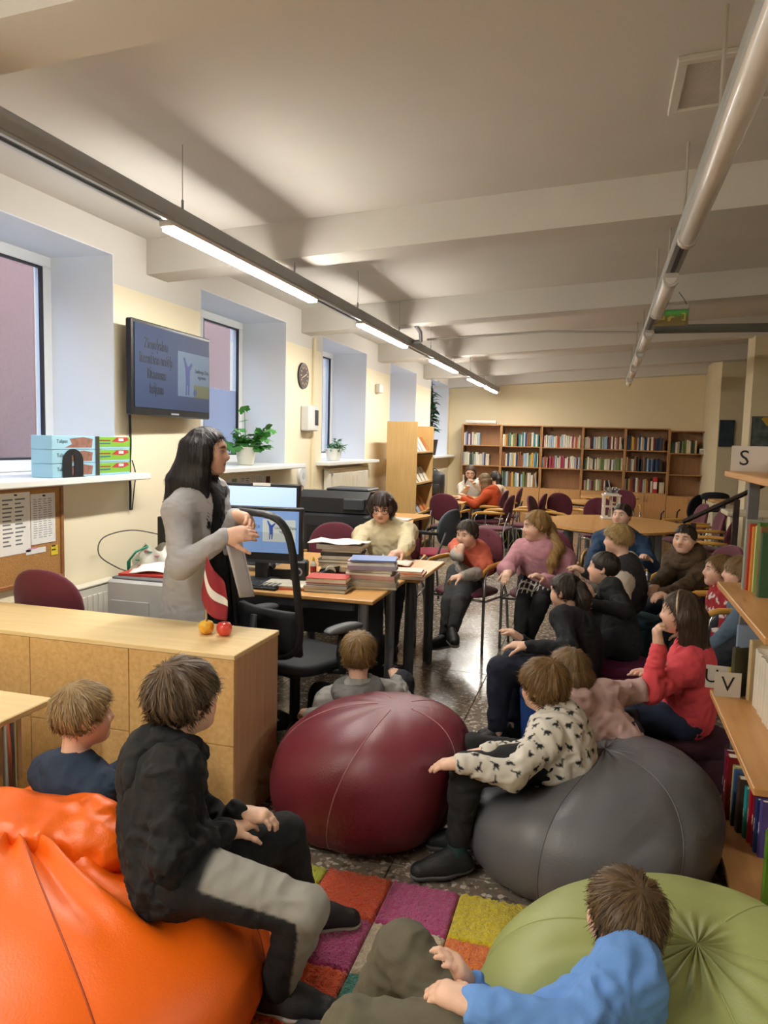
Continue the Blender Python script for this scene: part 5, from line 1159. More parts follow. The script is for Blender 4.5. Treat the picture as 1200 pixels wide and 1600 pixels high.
def hair_mat(c1, c2):
    if (c1, c2) in _HM: return _HM[(c1, c2)]
    m, N, L, b = node_mat('hair'); a = N.new('ShaderNodeAttribute'); a.attribute_name = 'huv'
    n1 = N.new('ShaderNodeTexNoise'); n1.inputs['Scale'].default_value = 2.4; n1.inputs['Detail'].default_value = 4; L.new(a.outputs['Vector'], n1.inputs['Vector'])
    mr = N.new('ShaderNodeMapRange'); mr.inputs[1].default_value = .3; mr.inputs[2].default_value = .72; L.new(n1.outputs['Fac'], mr.inputs[0])
    x = N.new('ShaderNodeMix'); x.data_type = 'RGBA'; x.inputs[6].default_value = (*lin(c1), 1); x.inputs[7].default_value = (*lin(c2), 1); L.new(mr.outputs[0], x.inputs[0]); L.new(x.outputs[2], b.inputs['Base Color'])
    bp = N.new('ShaderNodeBump'); bp.inputs['Strength'].default_value = .5; bp.inputs['Distance'].default_value = .006; L.new(n1.outputs['Fac'], bp.inputs['Height']); L.new(bp.outputs[0], b.inputs['Normal'])
    b.inputs['Roughness'].default_value = .48; b.inputs['Specular IOR Level'].default_value = .4; _HM[(c1, c2)] = m; return m
def frame(fwd, up):
    u = nrm(up); f = np.asarray(fwd, float); f = nrm(f - u * (f @ u)); r = np.cross(f, u); return np.stack([r, f, u])     # rows right, forward, up
def ik(a, c, l1, l2, pole):
    d = c - a; D = np.linalg.norm(d); D2 = min(D, (l1 + l2) * .995); dn = d / (D + 1e-9); c = a + dn * D2
    x = (l1 * l1 - l2 * l2 + D2 * D2) / (2 * D2); y = math.sqrt(max(0, l1 * l1 - x * x)); p = np.asarray(pole, float); p = p - dn * (p @ dn); return a + dn * x + nrm(p) * y, c
def head_shape(hc, A, hh, child=True):
    s = Shape(); T = lambda x, y, z: hc + hh * (x * A[0] + y * A[1] + z * A[2])
    E = lambda c, r, k=.03: s.ell(T(*c), np.array(r) * hh, A, k * hh / .2)
    E((0, -.055, .12), (.335, .415, .375)); E((0, .05, .0), (.30, .335, .35), .010)
    s.cone(T(0, .10, -.12), T(0, .175, -.345), .24 * hh, .125 * hh, .05); E((0, .13, -.2), (.235, .21, .2), .04)
    for q in (-1, 1): E((q * .165, .2, -.12), (.11, .12, .12), .03)
    s.cone(T(0, -.1, -.2), T(0, -.17, -.75), .205 * hh, .215 * hh, .03)                       # neck
    E((0, .285, .15), (.22, .095, .08), .02)                                                     # brow
    for q in (-1, 1): s.sub(T(q * .135, .42, .025), np.array((.085, .085, .055)) * hh, A, .02)
    for q in (-1, 1): E((q * .135, .30, .03), (.072, .07, .06), .006)
    s.cone(T(0, .355, .07), T(0, .445, -.08), .03 * hh, .048 * hh, .018); E((0, .41, -.105), (.075, .05, .04), .015)
    s.cone(T(-.075, .355, -.215), T(.075, .355, -.215), .022 * hh, .022 * hh, .012); s.cone(T(-.06, .345, -.262), T(.06, .345, -.262), .024 * hh, .024 * hh, .012); E((0, .31, -.37), (.09, .07, .06), .03)
    for q in (-1, 1):
        EA = np.stack([A[0] * 1, A[1], A[2]]); s.ell(T(q * .345, -.055, -.0), np.array((.045, .075, .115)) * hh, EA, .012); s.sub(T(q * .395, -.03, .005), np.array((.03, .04, .07)) * hh, A, .01)
    return s
def face_colors(p, hc, A, hh, skin, brow, lip):
    q = (p - hc) @ A.T / hh; x, y, z = np.abs(q[:, 0]), q[:, 1], q[:, 2]; c = np.tile(L3(skin), (len(p), 1))
    def mixc(w, col): c[:] = c * (1 - w[:, None]) + w[:, None] * np.asarray(col)
    g = lambda cx, cy, cz, sx, sz: np.exp(-(((x - cx) / sx) ** 2 + ((z - cz) / sz) ** 2)) * (y > cy)
    mixc(.35 * g(.19, .15, -.13, .1, .09), L3(skin) * np.array([1.12, .72, .68])); mixc(.3 * g(0, .38, -.1, .06, .05), L3(skin) * np.array([1.1, .75, .7]))
    mixc(.25 * (x > .33), L3(skin) * np.array([1.1, .7, .65]))
    mixc(.85 * np.clip(1.3 - ((x / .1) ** 2 + ((z + .236) / .042) ** 2), 0, 1) * (y > .3), L3(lip)); mixc(.7 * (np.abs(z + .238) < .008) * (x < .095) * (y > .3), L3(lip) * .35)
    mixc(.85 * np.clip(1.4 - (((x - .145) / .095) ** 2 + ((z - .135 + (x - .13) ** 2 * 2) / .026) ** 2), 0, 1) * (y > .2), L3(brow))
    ew = np.clip(1.6 * (1 - (((x - .137) / .068) ** 2 + ((z - .027) / .032) ** 2)), 0, 1) * (y > .25); mixc(ew, L3('#cfc8c0'))
    mixc(np.clip(2 * (1 - (((x - .137) / .028) ** 2 + ((z - .027) / .031) ** 2)), 0, 1) * (y > .25), L3('#2a2420'))
    lid = np.exp(-((z - .027 - .034 * np.sqrt(np.clip(1 - ((x - .137) / .075) ** 2, 0, 1))) / .011) ** 2) * (np.abs(x - .137) < .075) * (y > .2); mixc(.75 * lid, L3('#3a2a22'))
    return c
def hand_shape(w, d, n, side, hs, curl, spread=.1):
    """w wrist, d finger direction, n palm normal (curl side), side +1 when the thumb lies on cross(d, n)"""
    d = nrm(d); n = nrm(np.asarray(n, float) - d * (np.asarray(n, float) @ d)); t = np.cross(d, n) * side; s = Shape(); u = hs
    curl = curl if isinstance(curl, (list, tuple)) else [curl] * 4
    kn = []
    for i, (o, l, fl) in enumerate(((.155, .50, .40), (.055, .53, .45), (-.045, .51, .42), (-.135, .46, .33))):
        k = w + d * l * u + t * o * u + n * (-.02 * u); kn.append(k)
        s.cone(w + t * o * .55 * u, k, .085 * u, .068 * u, .03 * u / .15)
        a = curl[i] * .7; p = k; ang = a; dirv = d + t * spread * o * 2
        for seg, (L, r0, r1) in enumerate(((.45, .058, .05), (.31, .05, .046), (.26, .046, .036))):
            dv = nrm(dirv) * math.cos(ang) + n * math.sin(ang); e = p + dv * L * fl * u; s.cone(p, e, r0 * u, r1 * u, .004); p = e; ang += curl[i]
    b = w + d * .14 * u + t * .12 * u; s.cone(w + d * .05 * u, b + t * .08 * u + d * .08 * u, .085 * u, .075 * u, .02)
    p = b + t * .06 * u; ang = .25
    for L, r0, r1 in ((.24, .075, .062), (.2, .06, .052), (.15, .052, .04)):
        dv = nrm(d * math.cos(ang * .6 + .2) + t * .75 * math.cos(ang) + n * (.25 + .45 * ang)); e = p + dv * L * u; s.cone(p, e, r0 * u, r1 * u, .008); p = e; ang += .35
    return s
SHOEC = {}
def shoe(parent, ankle, toe, up, s, col, sole, name='shoe', h=.008):
    A = frame(toe, up); T = lambda x, y, z: ankle + s * (x * A[0] + y * A[1] + z * A[2])
    def base(inf):
        q = Shape(); q.cone(T(0, -.04, -.042), T(0, .06, -.045), (.040 + inf) * s, (.043 + inf) * s, .03); q.cone(T(0, .06, -.045), T(0, .16, -.05), (.045 + inf) * s, (.037 + inf) * s, .03); return q
    upr = base(.0); upr.cone(T(0, -.014, -.03), T(0, -.012, .008), .038 * s, .034 * s, .03); upr.cone(T(0, .03, .0), T(0, .1, -.03), .03 * s, .028 * s, .03)
    z0 = -.060 * s; upr.cut(lambda X, Y, Z: -((X - ankle[0]) * A[2, 0] + (Y - ankle[1]) * A[2, 1] + (Z - ankle[2]) * A[2, 2]) + z0)
    p, f = upr.mesh(h); o = np_mesh(name, p, f, mat(col, .6, var=.1, bump=.2, bscale=200), parent)
    q = base(.006); q.cut(lambda X, Y, Z: ((X - ankle[0]) * A[2, 0] + (Y - ankle[1]) * A[2, 1] + (Z - ankle[2]) * A[2, 2]) - (z0 + .002)); q.cut(lambda X, Y, Z: -((X - ankle[0]) * A[2, 0] + (Y - ankle[1]) * A[2, 1] + (Z - ankle[2]) * A[2, 2]) - .084 * s)
    p, f = q.mesh(h); np_mesh('sole', p, f, plain(sole, .7), o)
    # strap / lace band
    MB().tube([tuple(T(-.036, .055, -.03)), tuple(T(-.02, .05, .0)), tuple(T(.02, .05, .0)), tuple(T(.036, .055, -.03))], .008 * s, 6, flat=.6).build('strap', mat('#101012', .6), o, smooth=True)
    return o
def person(label, T, head, hip, face, look, hands, feet, hair, top, bottom, shoes=('#1a1a1c', '#3a3a3c'), hh=None, skin='#e3b9a0', res=1.0, lean=0.0, elbow={}, knee={}, roll=0.0, slouch=.02, brow='#5a4636', lip='#b5665a', hand_h=None, extras=None, sex=0, fat=1.0, neck_back=.16):
    res = max(res, min(2.2, float((_R.T @ (np.asarray(head, float) - EYE))[2]) / 4.3))
    hh = hh or (.205 if T < 1.5 else .228); head = np.asarray(head, float); hip = np.asarray(hip, float)
    root = thing('person', label, 'person', tuple((hip[0], hip[1], 0.0))); off = V(hip[0], hip[1], 0)
    body_objs = []
    fv = nrm(V(face[0], face[1], face[2] if len(face) > 2 else 0)); lk = nrm(V(*look)); hu = V(0, 0, 1)
    A = frame(lk, hu)
    if abs(lk[2]) > .01: A = np.stack([A[0], lk, np.cross(A[0], lk)])
    if roll: c, q = math.cos(roll), math.sin(roll); A = np.stack([A[0] * c + A[2] * q, A[1], A[2] * c - A[0] * q])
    nb = head - A[2] * .80 * hh - A[1] * neck_back * hh
    B = frame(fv, nb - hip); Ln = np.linalg.norm(nb - hip); up = B[2]
    sp = lambda t: hip + (nb - hip) * t - B[1] * slouch * math.sin(math.pi * min(1, t))
    shl = {}; w = .108 * T * (1 if sex == 0 else .95)
    for sd, sg in (('L', -1), ('R', 1)): shl[sd] = nb - up * .045 * T + B[0] * sg * w * fat ** .3 - B[1] * .01
    ul, fl_ = .168 * T, .150 * T; th, shn = .240 * T, .240 * T
    arm = {}; leg = {}
    for sd, sg in (('L', -1), ('R', 1)):
        hnd = hands.get(sd); tgt = hnd[0] if hnd else None
        hj = hip + B[0] * sg * .055 * T + B[1] * .02
        ft = feet[sd]; kp = knee.get(sd, B[1] * .6 + V(0, 0, 1)); kn, an = ik(hj, np.asarray(ft[0], float), th, shn, kp); leg[sd] = (hj, kn, an, nrm(V(*ft[1])), nrm(V(*ft[2])) if len(ft) > 2 else V(0, 0, 1))
        if tgt is None: tgt = kn + V(0, 0, .05) - nrm(kn - hj) * .06
        ep = elbow.get(sd, B[0] * sg * .6 - B[1] * .5 - V(0, 0, .8)); el, wr = ik(shl[sd], np.asarray(tgt, float), ul, fl_, ep); arm[sd] = (shl[sd], el, wr)
    def torso(s, inf, hipinf=None):
        hi_ = inf if hipinf is None else hipinf; F = fat
        s.ell(sp(0), (.098 * T * F + hi_, .078 * T * F + hi_, .075 * T + hi_), B, .05); s.ell(sp(.3), (.085 * T * F + inf, .070 * T * F + inf, .11 * T + inf), B, .06)
        s.ell(sp(.62), (.095 * T * F + inf, .071 * T * F + inf, .12 * T + inf), B, .06); s.ell(sp(.85) , (.085 * T + inf, .055 * T + inf, .05 * T + inf), B, .05)
        s.cone(shl['L'], shl['R'], .036 * T + inf, .036 * T + inf, .05)
        for sd in 'LR': s.cone(nb + up * .01, shl[sd], .030 * T + inf * .6, .034 * T + inf, .04)
        return s
    def arms(s, inf, r=1.0, end=0.0, sides='LR'):
        for sd in sides:
            a, e, wv = arm[sd]; wv = e + (wv - e) * (1 - end); s.cone(a, e, .034 * T * r + inf, .027 * T * r + inf, .035); s.cone(e, wv, .028 * T * r + inf, .0185 * T * r + inf, .02)
        return s
    def legs(s, inf, end=0.0, k=.035):
        for sd in 'LR':
            a, kn, an, _, _ = leg[sd]; av = kn + (an - kn) * (1 - end); s.cone(a, kn, .055 * T * fat + inf, .038 * T + inf, k); s.cone(kn, av, .037 * T + inf, (.024 + .0 * end) * T + inf, .02)
            m_ = kn + (an - kn) * .3; s.cone(kn, m_, .036 * T + inf, .034 * T + inf, .02)
        return s
    hb = .0125 * res
    # --- the body: one mesh (trunk and limbs, head and hands)
    P_, F_, C_ = [], [], []; nv = 0
    def addm(p, f, c):
        nonlocal nv; P_.append(p - off); F_.append(f + nv); C_.append(c); nv += len(p)
    s = Shape(); torso(s, -.014); arms(s, -.007, r=.96); legs(s, -.010); s.cone(nb, head - A[2] * .3 * hh - A[1] * .1 * hh, .21 * hh, .2 * hh, .04)
    p, f = s.mesh(.016); addm(p, f, np.tile(L3(skin), (len(p), 1)))
    p, f = head_shape(head, A, hh).mesh(.0045 * res); addm(p, f, face_colors(p, head, A, hh, skin, brow, lip))
    for sd, sg in (('L', -1), ('R', 1)):
        hnd = hands.get(sd); a, e, wv = arm[sd]
        if hnd and len(hnd) > 1:
            p, f = hand_shape(wv, hnd[1], hnd[2], hnd[4] if len(hnd) > 4 else 1, 0.106 * T, hnd[3]).mesh(.0032 * res); c = np.tile(L3(skin), (len(p), 1)) * (1 + .12 * noise(p * 60))[:, None]; addm(p, f, c)
        elif not hnd or hnd:
            dv = nrm(wv - e); p, f = hand_shape(wv, dv, V(0, 0, -1) + dv * .1, -sg, 0.106 * T, .35).mesh(.0040 * res); addm(p, f, np.tile(L3(skin), (len(p), 1)))
    np_mesh('body', np.concatenate(P_), np.concatenate(F_), SKINM, root, col=np.concatenate(C_))
    def finish(name, s, h, m, fold=.004, freq=16, parent=None, colfn=None, seed=0, sm=1):
        p, f = s.mesh(h)
        if fold:
            n_ = normals(p, f); q = p + seed * 3.7
            wq = np.stack([noise(q * 7 + 3), noise(q * 7 + 11), noise(q * 7 + 19)], 1) * .06
            r1 = (1 - np.abs(noise((q + wq) * np.array([freq, freq, freq * 1.7]))) * 2.2); r2 = 1 - np.abs(noise((q + wq) * freq * 2.3)) * 2.2; r3 = noise(q * 6)
            p = p + n_ * (fold * 1.0 * (r1 - .25) + fold * .5 * (r2 - .25) + fold * .5 * r3)[:, None]
        if sm: p = smooth_mesh(p, f, sm)
        col = colfn(p, normals(p, f)) if colfn else None
        return np_mesh(name, p - off, f, COLCLOTH if colfn else m, parent or root, col=col)
    G = dict(sp=sp, B=B, A=A, nb=nb, hip=hip, head=head, hh=hh, arm=arm, leg=leg, shl=shl, T=T, up=up, finish=finish, root=root, off=off, Ln=Ln, torso=torso, arms=arms, legs=legs, res=res)
    hc_ = .0080 * res
    # --- top garment
    t = top; inf = t.get('inf', .012); s = torso(Shape(), inf, t.get('hipinf'))
    if t.get('build'): t['build'](s, G)
    hem = t.get('hem', -.05); s.slice(lambda X, Y, Z: -((X - hip[0]) * up[0] + (Y - hip[1]) * up[1] + (Z - hip[2]) * up[2]) + hem * T)
    arms(s, t.get('sleeve', .009), end=t.get('end', .03))
    finish(t.get('name', 'sweater'), s, hc_, cloth_mat(t.get('col', '#444444'), **t.get('mk', {})), fold=t.get('fold', .0045), freq=1.5 * t.get('freq', 15), colfn=t.get('colfn'))
    cr = .036 * T + .006
    ring = lambda r, z, back=0, n=18, tl=0: [nb + B[0] * r * math.cos(a) + B[1] * (r * .9 * math.sin(a) + .012 - back) + up * (z - tl * math.sin(a)) for a in np.linspace(0, 2 * math.pi, n, endpoint=False)]
    if t.get('collar', True):
        pts = ring(cr, .012, tl=.012); MB().tube([tuple(q - off) for q in pts], .0075, 8, closed=True).build('collar', cloth_mat(t.get('colcol', t.get('col', '#444444'))), root, smooth='full')
    if t.get('hood'):
        h_ = Shape(); R_ = .066 * T; ang = np.linspace(0, 2 * math.pi, 15)
        pts = [nb + B[0] * R_ * 1.05 * math.cos(a) + B[1] * (R_ * .85 * math.sin(a) - .012) + up * (.028 - .022 * math.sin(a)) for a in ang]
        rad = [.019 * T + .016 * T * max(0, -math.sin(a)) for a in ang]; h_.chain(pts, rad, .03)
        h_.ell(nb - B[1] * .085 * T - up * .03 * T, (.09 * T, .042 * T, .068 * T), B, .04)
        finish('hood', h_, hc_, cloth_mat(t.get('hoodc', t.get('col'))), fold=.006, freq=18)
    # --- lower garment
    b = bottom; s = Shape(); inf = b.get('inf', .012); s.ell(sp(0), (.098 * T * fat + inf, .078 * T * fat + inf, .07 * T + inf), B, .05)
    s.slice(lambda X, Y, Z: ((X - hip[0]) * up[0] + (Y - hip[1]) * up[1] + (Z - hip[2]) * up[2]) - .06 * T); legs(s, inf, end=b.get('end', .1))
    finish(b.get('name', 'trousers'), s, hc_ * 1.1, cloth_mat(b.get('col', '#22252b')), fold=b.get('fold', .004), colfn=b.get('colfn') and b['colfn'](G))
    if b.get('socks'):
        for sd in 'LR':
            a, kn, an, td, tu = leg[sd]; q = Shape().cone(kn + (an - kn) * .72, an, .027 * T, .026 * T, .02); finish('sock', q, hc_, cloth_mat(b['socks']), fold=.002, freq=30)
    for sd in 'LR':
        a, kn, an, td, tu = leg[sd]; o = shoe(root, an - off, td, tu, T / 1.45 * (1 if T < 1.5 else .98), *shoes, h=.008 * res)
    # --- hair
    hs = hair; s = Shape(); Tq = lambda x, y, z: head + hh * (x * A[0] + y * A[1] + z * A[2]); th_ = max(.045, hs.get('thick', .05))
    s.ell(Tq(0, -.055, .12), np.array((.335 + th_, .415 + th_, .375 + th_)) * hh, A, .02)
    if hs.get('fluff'): s.ell(Tq(0, .02, .2 + hs['fluff']), np.array((.33, .38, .3)) * hh, A, .04)
    ln = hs.get('line', ((-.5, -.2, .02, .15, .28, .45), (-.30, -.27, -.06, .1, .24, .30)))
    def cut(X, Y, Z):
        dx, dy, dz = X - head[0], Y - head[1], Z - head[2]; y = (dx * A[1, 0] + dy * A[1, 1] + dz * A[1, 2]) / hh; z = (dx * A[2, 0] + dy * A[2, 1] + dz * A[2, 2]) / hh
        return (np.interp(y, *ln) - z) * hh * .7
    hx = hs.get('extra')
    p0, f0 = None, None
    s.cut(cut)
    meshes = [s.mesh(.005 * res)]
    if hx:
        s2 = Shape(); hx(s2, Tq, G); meshes.append(s2.mesh(.006 * res))
    PP, FF, nn = [], [], 0
    for p, f in meshes:
        n_ = normals(p, f); q = (p - head) @ A.T / hh - np.array(hs.get('whorl', (0, -.2, .1))); az = np.arctan2(q[:, 0], q[:, 1]); rad = np.linalg.norm(q[:, :2], axis=1)
        hv = np.stack([np.cos(az) * 3.5, np.sin(az) * 3.5, rad * 1.2 + q[:, 2] * .4], 1)
        p = p + n_ * (hh * hs.get('clump', .018) * noise(hv * hs.get('cf', 2.2)) + hh * .010 * noise(hv * 5.5))[:, None]
        PP.append(smooth_mesh(p, f, 1, .35)); FF.append(f + nn); nn += len(p)
    p = np.concatenate(PP); f = np.concatenate(FF); q = (p - head) @ A.T / hh - np.array(hs.get('whorl', (0, -.2, .1))); az = np.arctan2(q[:, 0], q[:, 1]); rad = np.linalg.norm(q[:, :2], axis=1)
    hv = np.stack([np.cos(az) * 13, np.sin(az) * 13, rad * 2 + q[:, 2] * 1.2], 1)
    # fine strands laid along the growth direction
    rs = np.random.RandomState(int(abs(head[0]) * 1e4) % 9999); ns = int(hs.get('strands', 4600) / res ** 1.6); n_ = normals(p, f); k = rs.randint(0, len(p), ns); p0 = p[k]; nn_ = n_[k]; qq = q[k]
    fl2 = np.stack([qq[:, 0], qq[:, 1], np.zeros(ns)], 1); fl2 /= np.linalg.norm(fl2, axis=1, keepdims=True) + 1e-6
    dw = fl2 @ A * np.clip(1.2 - rad[k] * 1.2, .0, 1)[:, None] + np.array([0, 0, -1.0]) * np.clip(.25 + rad[k] * 1.6, 0, 1.4)[:, None] + A[1] * (.35 * (qq[:, 1] > .25))[:, None] + rs.randn(ns, 3) * hs.get('mess', .16)
    dw -= nn_ * np.sum(dw * nn_, 1, keepdims=True); dw /= np.linalg.norm(dw, axis=1, keepdims=True) + 1e-6
    Ls = hh * hs.get('slen', .14) * (.5 + rs.rand(ns))[:, None]; lift = hs.get('lift', .12); wd = np.cross(dw, nn_) * (.0011 * max(1, res ** .7)); base = p0 - nn_ * .002
    mid = base + dw * Ls * .55 + nn_ * Ls * lift * .8; tip = base + dw * Ls + nn_ * Ls * lift
    SP = np.stack([base - wd, base + wd, mid + wd, mid - wd, tip + wd * .3, tip - wd * .3], 1).reshape(-1, 3); o_ = np.arange(ns)[:, None] * 6 + len(p); SF = np.concatenate([o_ + np.array([[0, 1, 2, 3]]), o_ + np.array([[3, 2, 4, 5]])])
    sv = np.repeat(hv[k] + rs.randn(ns, 3) * 1.5, 6, axis=0)
    np_mesh('hair', np.concatenate([p, SP]) - off, np.concatenate([f, SF]), hair_mat(*hs['col']), root, attrs=np.concatenate([hv, sv]))
    if extras: extras(G)
    return G
# ---------------------------------------------------------------- the people
PI = math.pi
def gfoot(px, py, z=.085): 
    d = _R @ np.array([px - 600.0, 800.0 - py, FPX]); return EYE + d * ((z - EYE[2]) / d[2])
BOY = ((-.5, -.2, .04, .15, .28, .45), (-.30, -.27, -.10, .02, .22, .34))
MOP = ((-.5, -.2, .02, .12, .26, .45), (-.36, -.34, -.16, -.02, .14, .20))
GIRL = ((-.5, -.2, .02, .15, .28, .45), (-.34, -.30, -.14, .10, .29, .36))
DARK = ('#1c1614', '#33281f'); BROWN = ('#4a3827', '#7a6044'); LBROWN = ('#6b5238', '#a5835a'); BLOND = ('#8f7448', '#cbb27e'); DBLOND = ('#6e5839', '#a58d62'); BLACKH = ('#120f10', '#262022')
def shoe_dir(x, y): return (x, y, 0)
def nrm_rows(x): return x / (np.linalg.norm(x, axis=1, keepdims=True) + 1e-9)
def track_cols(G):
    def fn(p, n):
        a, k, an, _, _ = G['leg']['R']; c = np.tile(L3('#17181a'), (len(p), 1)); out = nrm(np.cross(k - a, V(0, 0, 1)))
        t1 = ((p - a) @ (k - a)) / ((k - a) @ (k - a)); d1 = np.linalg.norm(p - a - np.clip(t1, 0, 1)[:, None] * (k - a), axis=1); d2p = ((p - k) @ (an - k)) / ((an - k) @ (an - k)); d2 = np.linalg.norm(p - k - np.clip(d2p, 0, 1)[:, None] * (an - k), axis=1)
        r1 = nrm_rows(p - a - np.clip(t1, 0, 1)[:, None] * (k - a)); r2 = nrm_rows(p - k - np.clip(d2p, 0, 1)[:, None] * (an - k)); ss = lambda x: np.clip(x / .06 + .5, 0, 1)
        w1 = ss(r1 @ nrm(V(0, 0, 1) + out * .35) - (.60 - .15 * t1)) * ss(t1 - .18) * (d1 < d2) * (d1 < .13); w2 = ss(r2 @ nrm(nrm(k - a) + out * .3 + V(0, 0, .3)) - (.30 + .6 * d2p)) * (d2 <= d1) * (d2 < .1)
        w = np.maximum(w1, w2)[:, None]; return c * (1 - w) + w * L3('#8f8c84')
    return fn
# 5 boy in black hoodie on the orange bean bag
h5 = V(-1.06, 1.74, .40)
person('boy in black hoodie and grey-striped tracksuit on the orange bean bag', 1.34, at(288, 1094, 2.22), h5, (.85, .55), (.55, .83, .05),
    {'R': (at(350, 1302, 2.12),), 'L': (at(372, 1272, 2.2), (.8, .3, -.1), (0, 0, -1), .5, 1)},
    {'R': (gfoot(432, 1542), (.96, .12, 0)), 'L': (gfoot(478, 1415), (.95, .3, 0))}, dict(col=('#3d2f22', '#6e5840'), line=MOP, thick=.075, fluff=.03, whorl=(0, -.25, .25), clump=.03),
    dict(name='hoodie', col='#101113', inf=.02, sleeve=.017, hood=True, collar=False, fold=.008, freq=11, hem=-.07), dict(name='tracksuit_trousers', col='#17181a', inf=.014, end=.04, colfn=track_cols),
    shoes=('#202022', '#a39c92'), knee={'R': V(.35, -.25, 1), 'L': V(.3, .3, 1)}, slouch=.05, elbow={'R': V(.1, -.9, -.6), 'L': V(.2, .5, -.8)}, res=.8, hh=.215)
# 4 boy in dark blue sweatshirt
person('small boy in dark blue sweatshirt with white collar behind the orange bean bag', 1.24, at(130, 1119, 2.5), V(-1.62, 2.10, .24), (.25, 1), (.62, .78, .02),
    {}, {'R': (V(-1.36, 2.52, .075), (.3, 1, 0)), 'L': (V(-1.66, 2.52, .075), (-.1, 1, 0))}, dict(col=('#6d5636', '#b09468'), line=BOY, thick=.045, fluff=.02), dict(name='sweatshirt', col='#1f2f45', inf=.014, sleeve=.011, colcol='#dcd7d0', fold=.004), dict(col='#22262e'))
# 6 boy in light blue sweatshirt reclining on the green bag
person('boy in light blue sweatshirt and olive trousers on the green bean bag', 1.36, at(976, 1436, 1.80), V(-.13, 1.50, .27), (-.75, .35, .35), (-.62, .74, .12),
    {'L': (at(742, 1572, 1.58), (-.9, .25, -.05), (.1, .1, -1), .45, -1), 'R': (at(735, 1545, 1.72),)}, {'L': (V(-.64, 1.46, .075), (-.9, .1, 0)), 'R': (V(-.55, 1.70, .075), (-.9, .3, 0))}, dict(col=('#40301f', '#7a6142'), line=((-.5, -.2, .02, .15, .28, .45), (-.36, -.33, -.06, .12, .26, .32)), thick=.05, fluff=.02), dict(name='sweatshirt', col='#6a9ade', inf=.020, sleeve=.016, colcol='#6a9ade', fold=.008, freq=12, hem=-.09), dict(col='#5d5847', inf=.014, fold=.007), shoes=('#3a3a3c', '#777777'), knee={'L': V(-.3, -.2, 1), 'R': V(-.2, .3, 1)}, elbow={'L': V(.1, -.9, -.3)}, slouch=.04,
    extras=lambda G: MB().tube([tuple(G['nb'] - G['off'] + G['B'][0] * .052 * math.cos(a) + G['B'][1] * (.05 * math.sin(a) + .01) + G['up'] * (.036 - .016 * math.sin(a))) for a in np.linspace(0, 6.28, 18, endpoint=False)], .006, 8, closed=True).build('shirt_collar', plain('#e8e6e2', .8), G['root'], smooth='full'))
# 7 boy in dinosaur shirt
DINO = [(-.9, .1), (-.6, .2), (-.3, .45), (.1, .5), (.35, .8), (.5, 1.0), (.8, .95), (.75, .8), (.55, .75), (.45, .4), (.4, .1), (.45, -.4), (.3, -.4), (.2, -.05), (-.1, -.05), (-.15, -.4), (-.3, -.4), (-.3, 0), (-.6, .02)]
def in_poly(x, y, P):
    r = np.zeros(len(x), bool); n = len(P)
    for i in range(n):
        (x1, y1), (x2, y2) = P[i], P[i - 1]; c = ((y1 > y) != (y2 > y)) & (x < (x2 - x1) * (y - y1) / (y2 - y1 + 1e-9) + x1); r ^= c
    return r
def dino_cols(p, n):
    rg = np.random.RandomState(3); c = np.tile(L3('#d8d3c8'), (len(p), 1)); ctr = []
    for i in rg.permutation(len(p)):
        if all(np.sum((p[i] - q) ** 2) > .052 ** 2 for q in ctr): ctr.append(p[i])
        else: continue
        if len(ctr) > 150: break
        k = np.sum((p - p[i]) ** 2, 1) < .03 ** 2; nn_ = n[i]; up = V(0, 0, 1) - nn_ * nn_[2]; up = nrm(up + .3 * rg.randn(3)); up = nrm(up - nn_ * (up @ nn_)); rt = np.cross(up, nn_) * rg.choice((-1, 1))
        d = (p[k] - p[i]) / .024; ins = in_poly(d @ rt, d @ up, DINO); kk = np.where(k)[0][ins]; c[kk] = L3('#1c1d20')
    return c
person('boy in white dinosaur-print shirt on the grey bean bag', 1.30, at(850, 1074, 3.02), V(-.13, 2.93, .37), (-.9, .15), (-.80, .55, .0),
    {'L': (at(722, 1192, 2.72), (-.95, .0, -.25), (0, .1, -1), .25, -1), 'R': (at(735, 1178, 2.82), (-.9, -.35, -.2), (0, 0, -1), .25, 1)}, {'L': (gfoot(712, 1335), (-.8, -.5, 0)), 'R': (gfoot(735, 1300), (-.9, -.2, 0))}, dict(col=('#4a3620', '#94713f'), line=MOP, thick=.07, fluff=.02, whorl=(0, -.2, .3), clump=.03),
    dict(name='printed_shirt', col='#d8d3c8', inf=.018, sleeve=.014, fold=.007, freq=12, colfn=dino_cols, hem=-.07, colcol='#2a2a2c'), dict(col='#1c1d1f', end=.17, socks='#23403c'), shoes=('#232427', '#5a5a5c'), knee={'L': V(-.6, -.2, .8), 'R': V(-.6, .2, .8)}, elbow={'L': V(.6, -.6, -.8), 'R': V(.5, .5, -.8)}, slouch=.06, res=.85)
# 8 girl in pale pink hoodie
def girl_hair(L, spread=.16, back=-.28, r=.105, n=9, front=0.0, a0=1.75):
    def fn(s, T, G):
        dn = V(0, 0, -1); hh = G['hh']
        for a in np.linspace(a0, 2 * PI - a0, n):
            x, y = .31 * math.sin(a), .36 * math.cos(a) - .06; p0 = T(x * .75, y * .75, .28); p1 = T(x * 1.05, y * 1.05, -.05); p2 = p1 + dn * L * .5 - G['A'][1] * .02 + .0; p3 = p1 + dn * L + G['A'][0] * x * spread * hh - G['A'][1] * spread * hh * .4
            s.chain([p0, p1, p2, p3], [.09 * hh, r * hh, r * 1.05 * hh, r * .55 * hh], .03)
        if front:
            for q in (-1, 1): s.chain([T(q * .3, .12, .2), T(q * .36, .1, -.1), T(q * .34, .12, -.3) + dn * front], [.07 * hh, .09 * hh, .05 * hh], .03)
    return fn
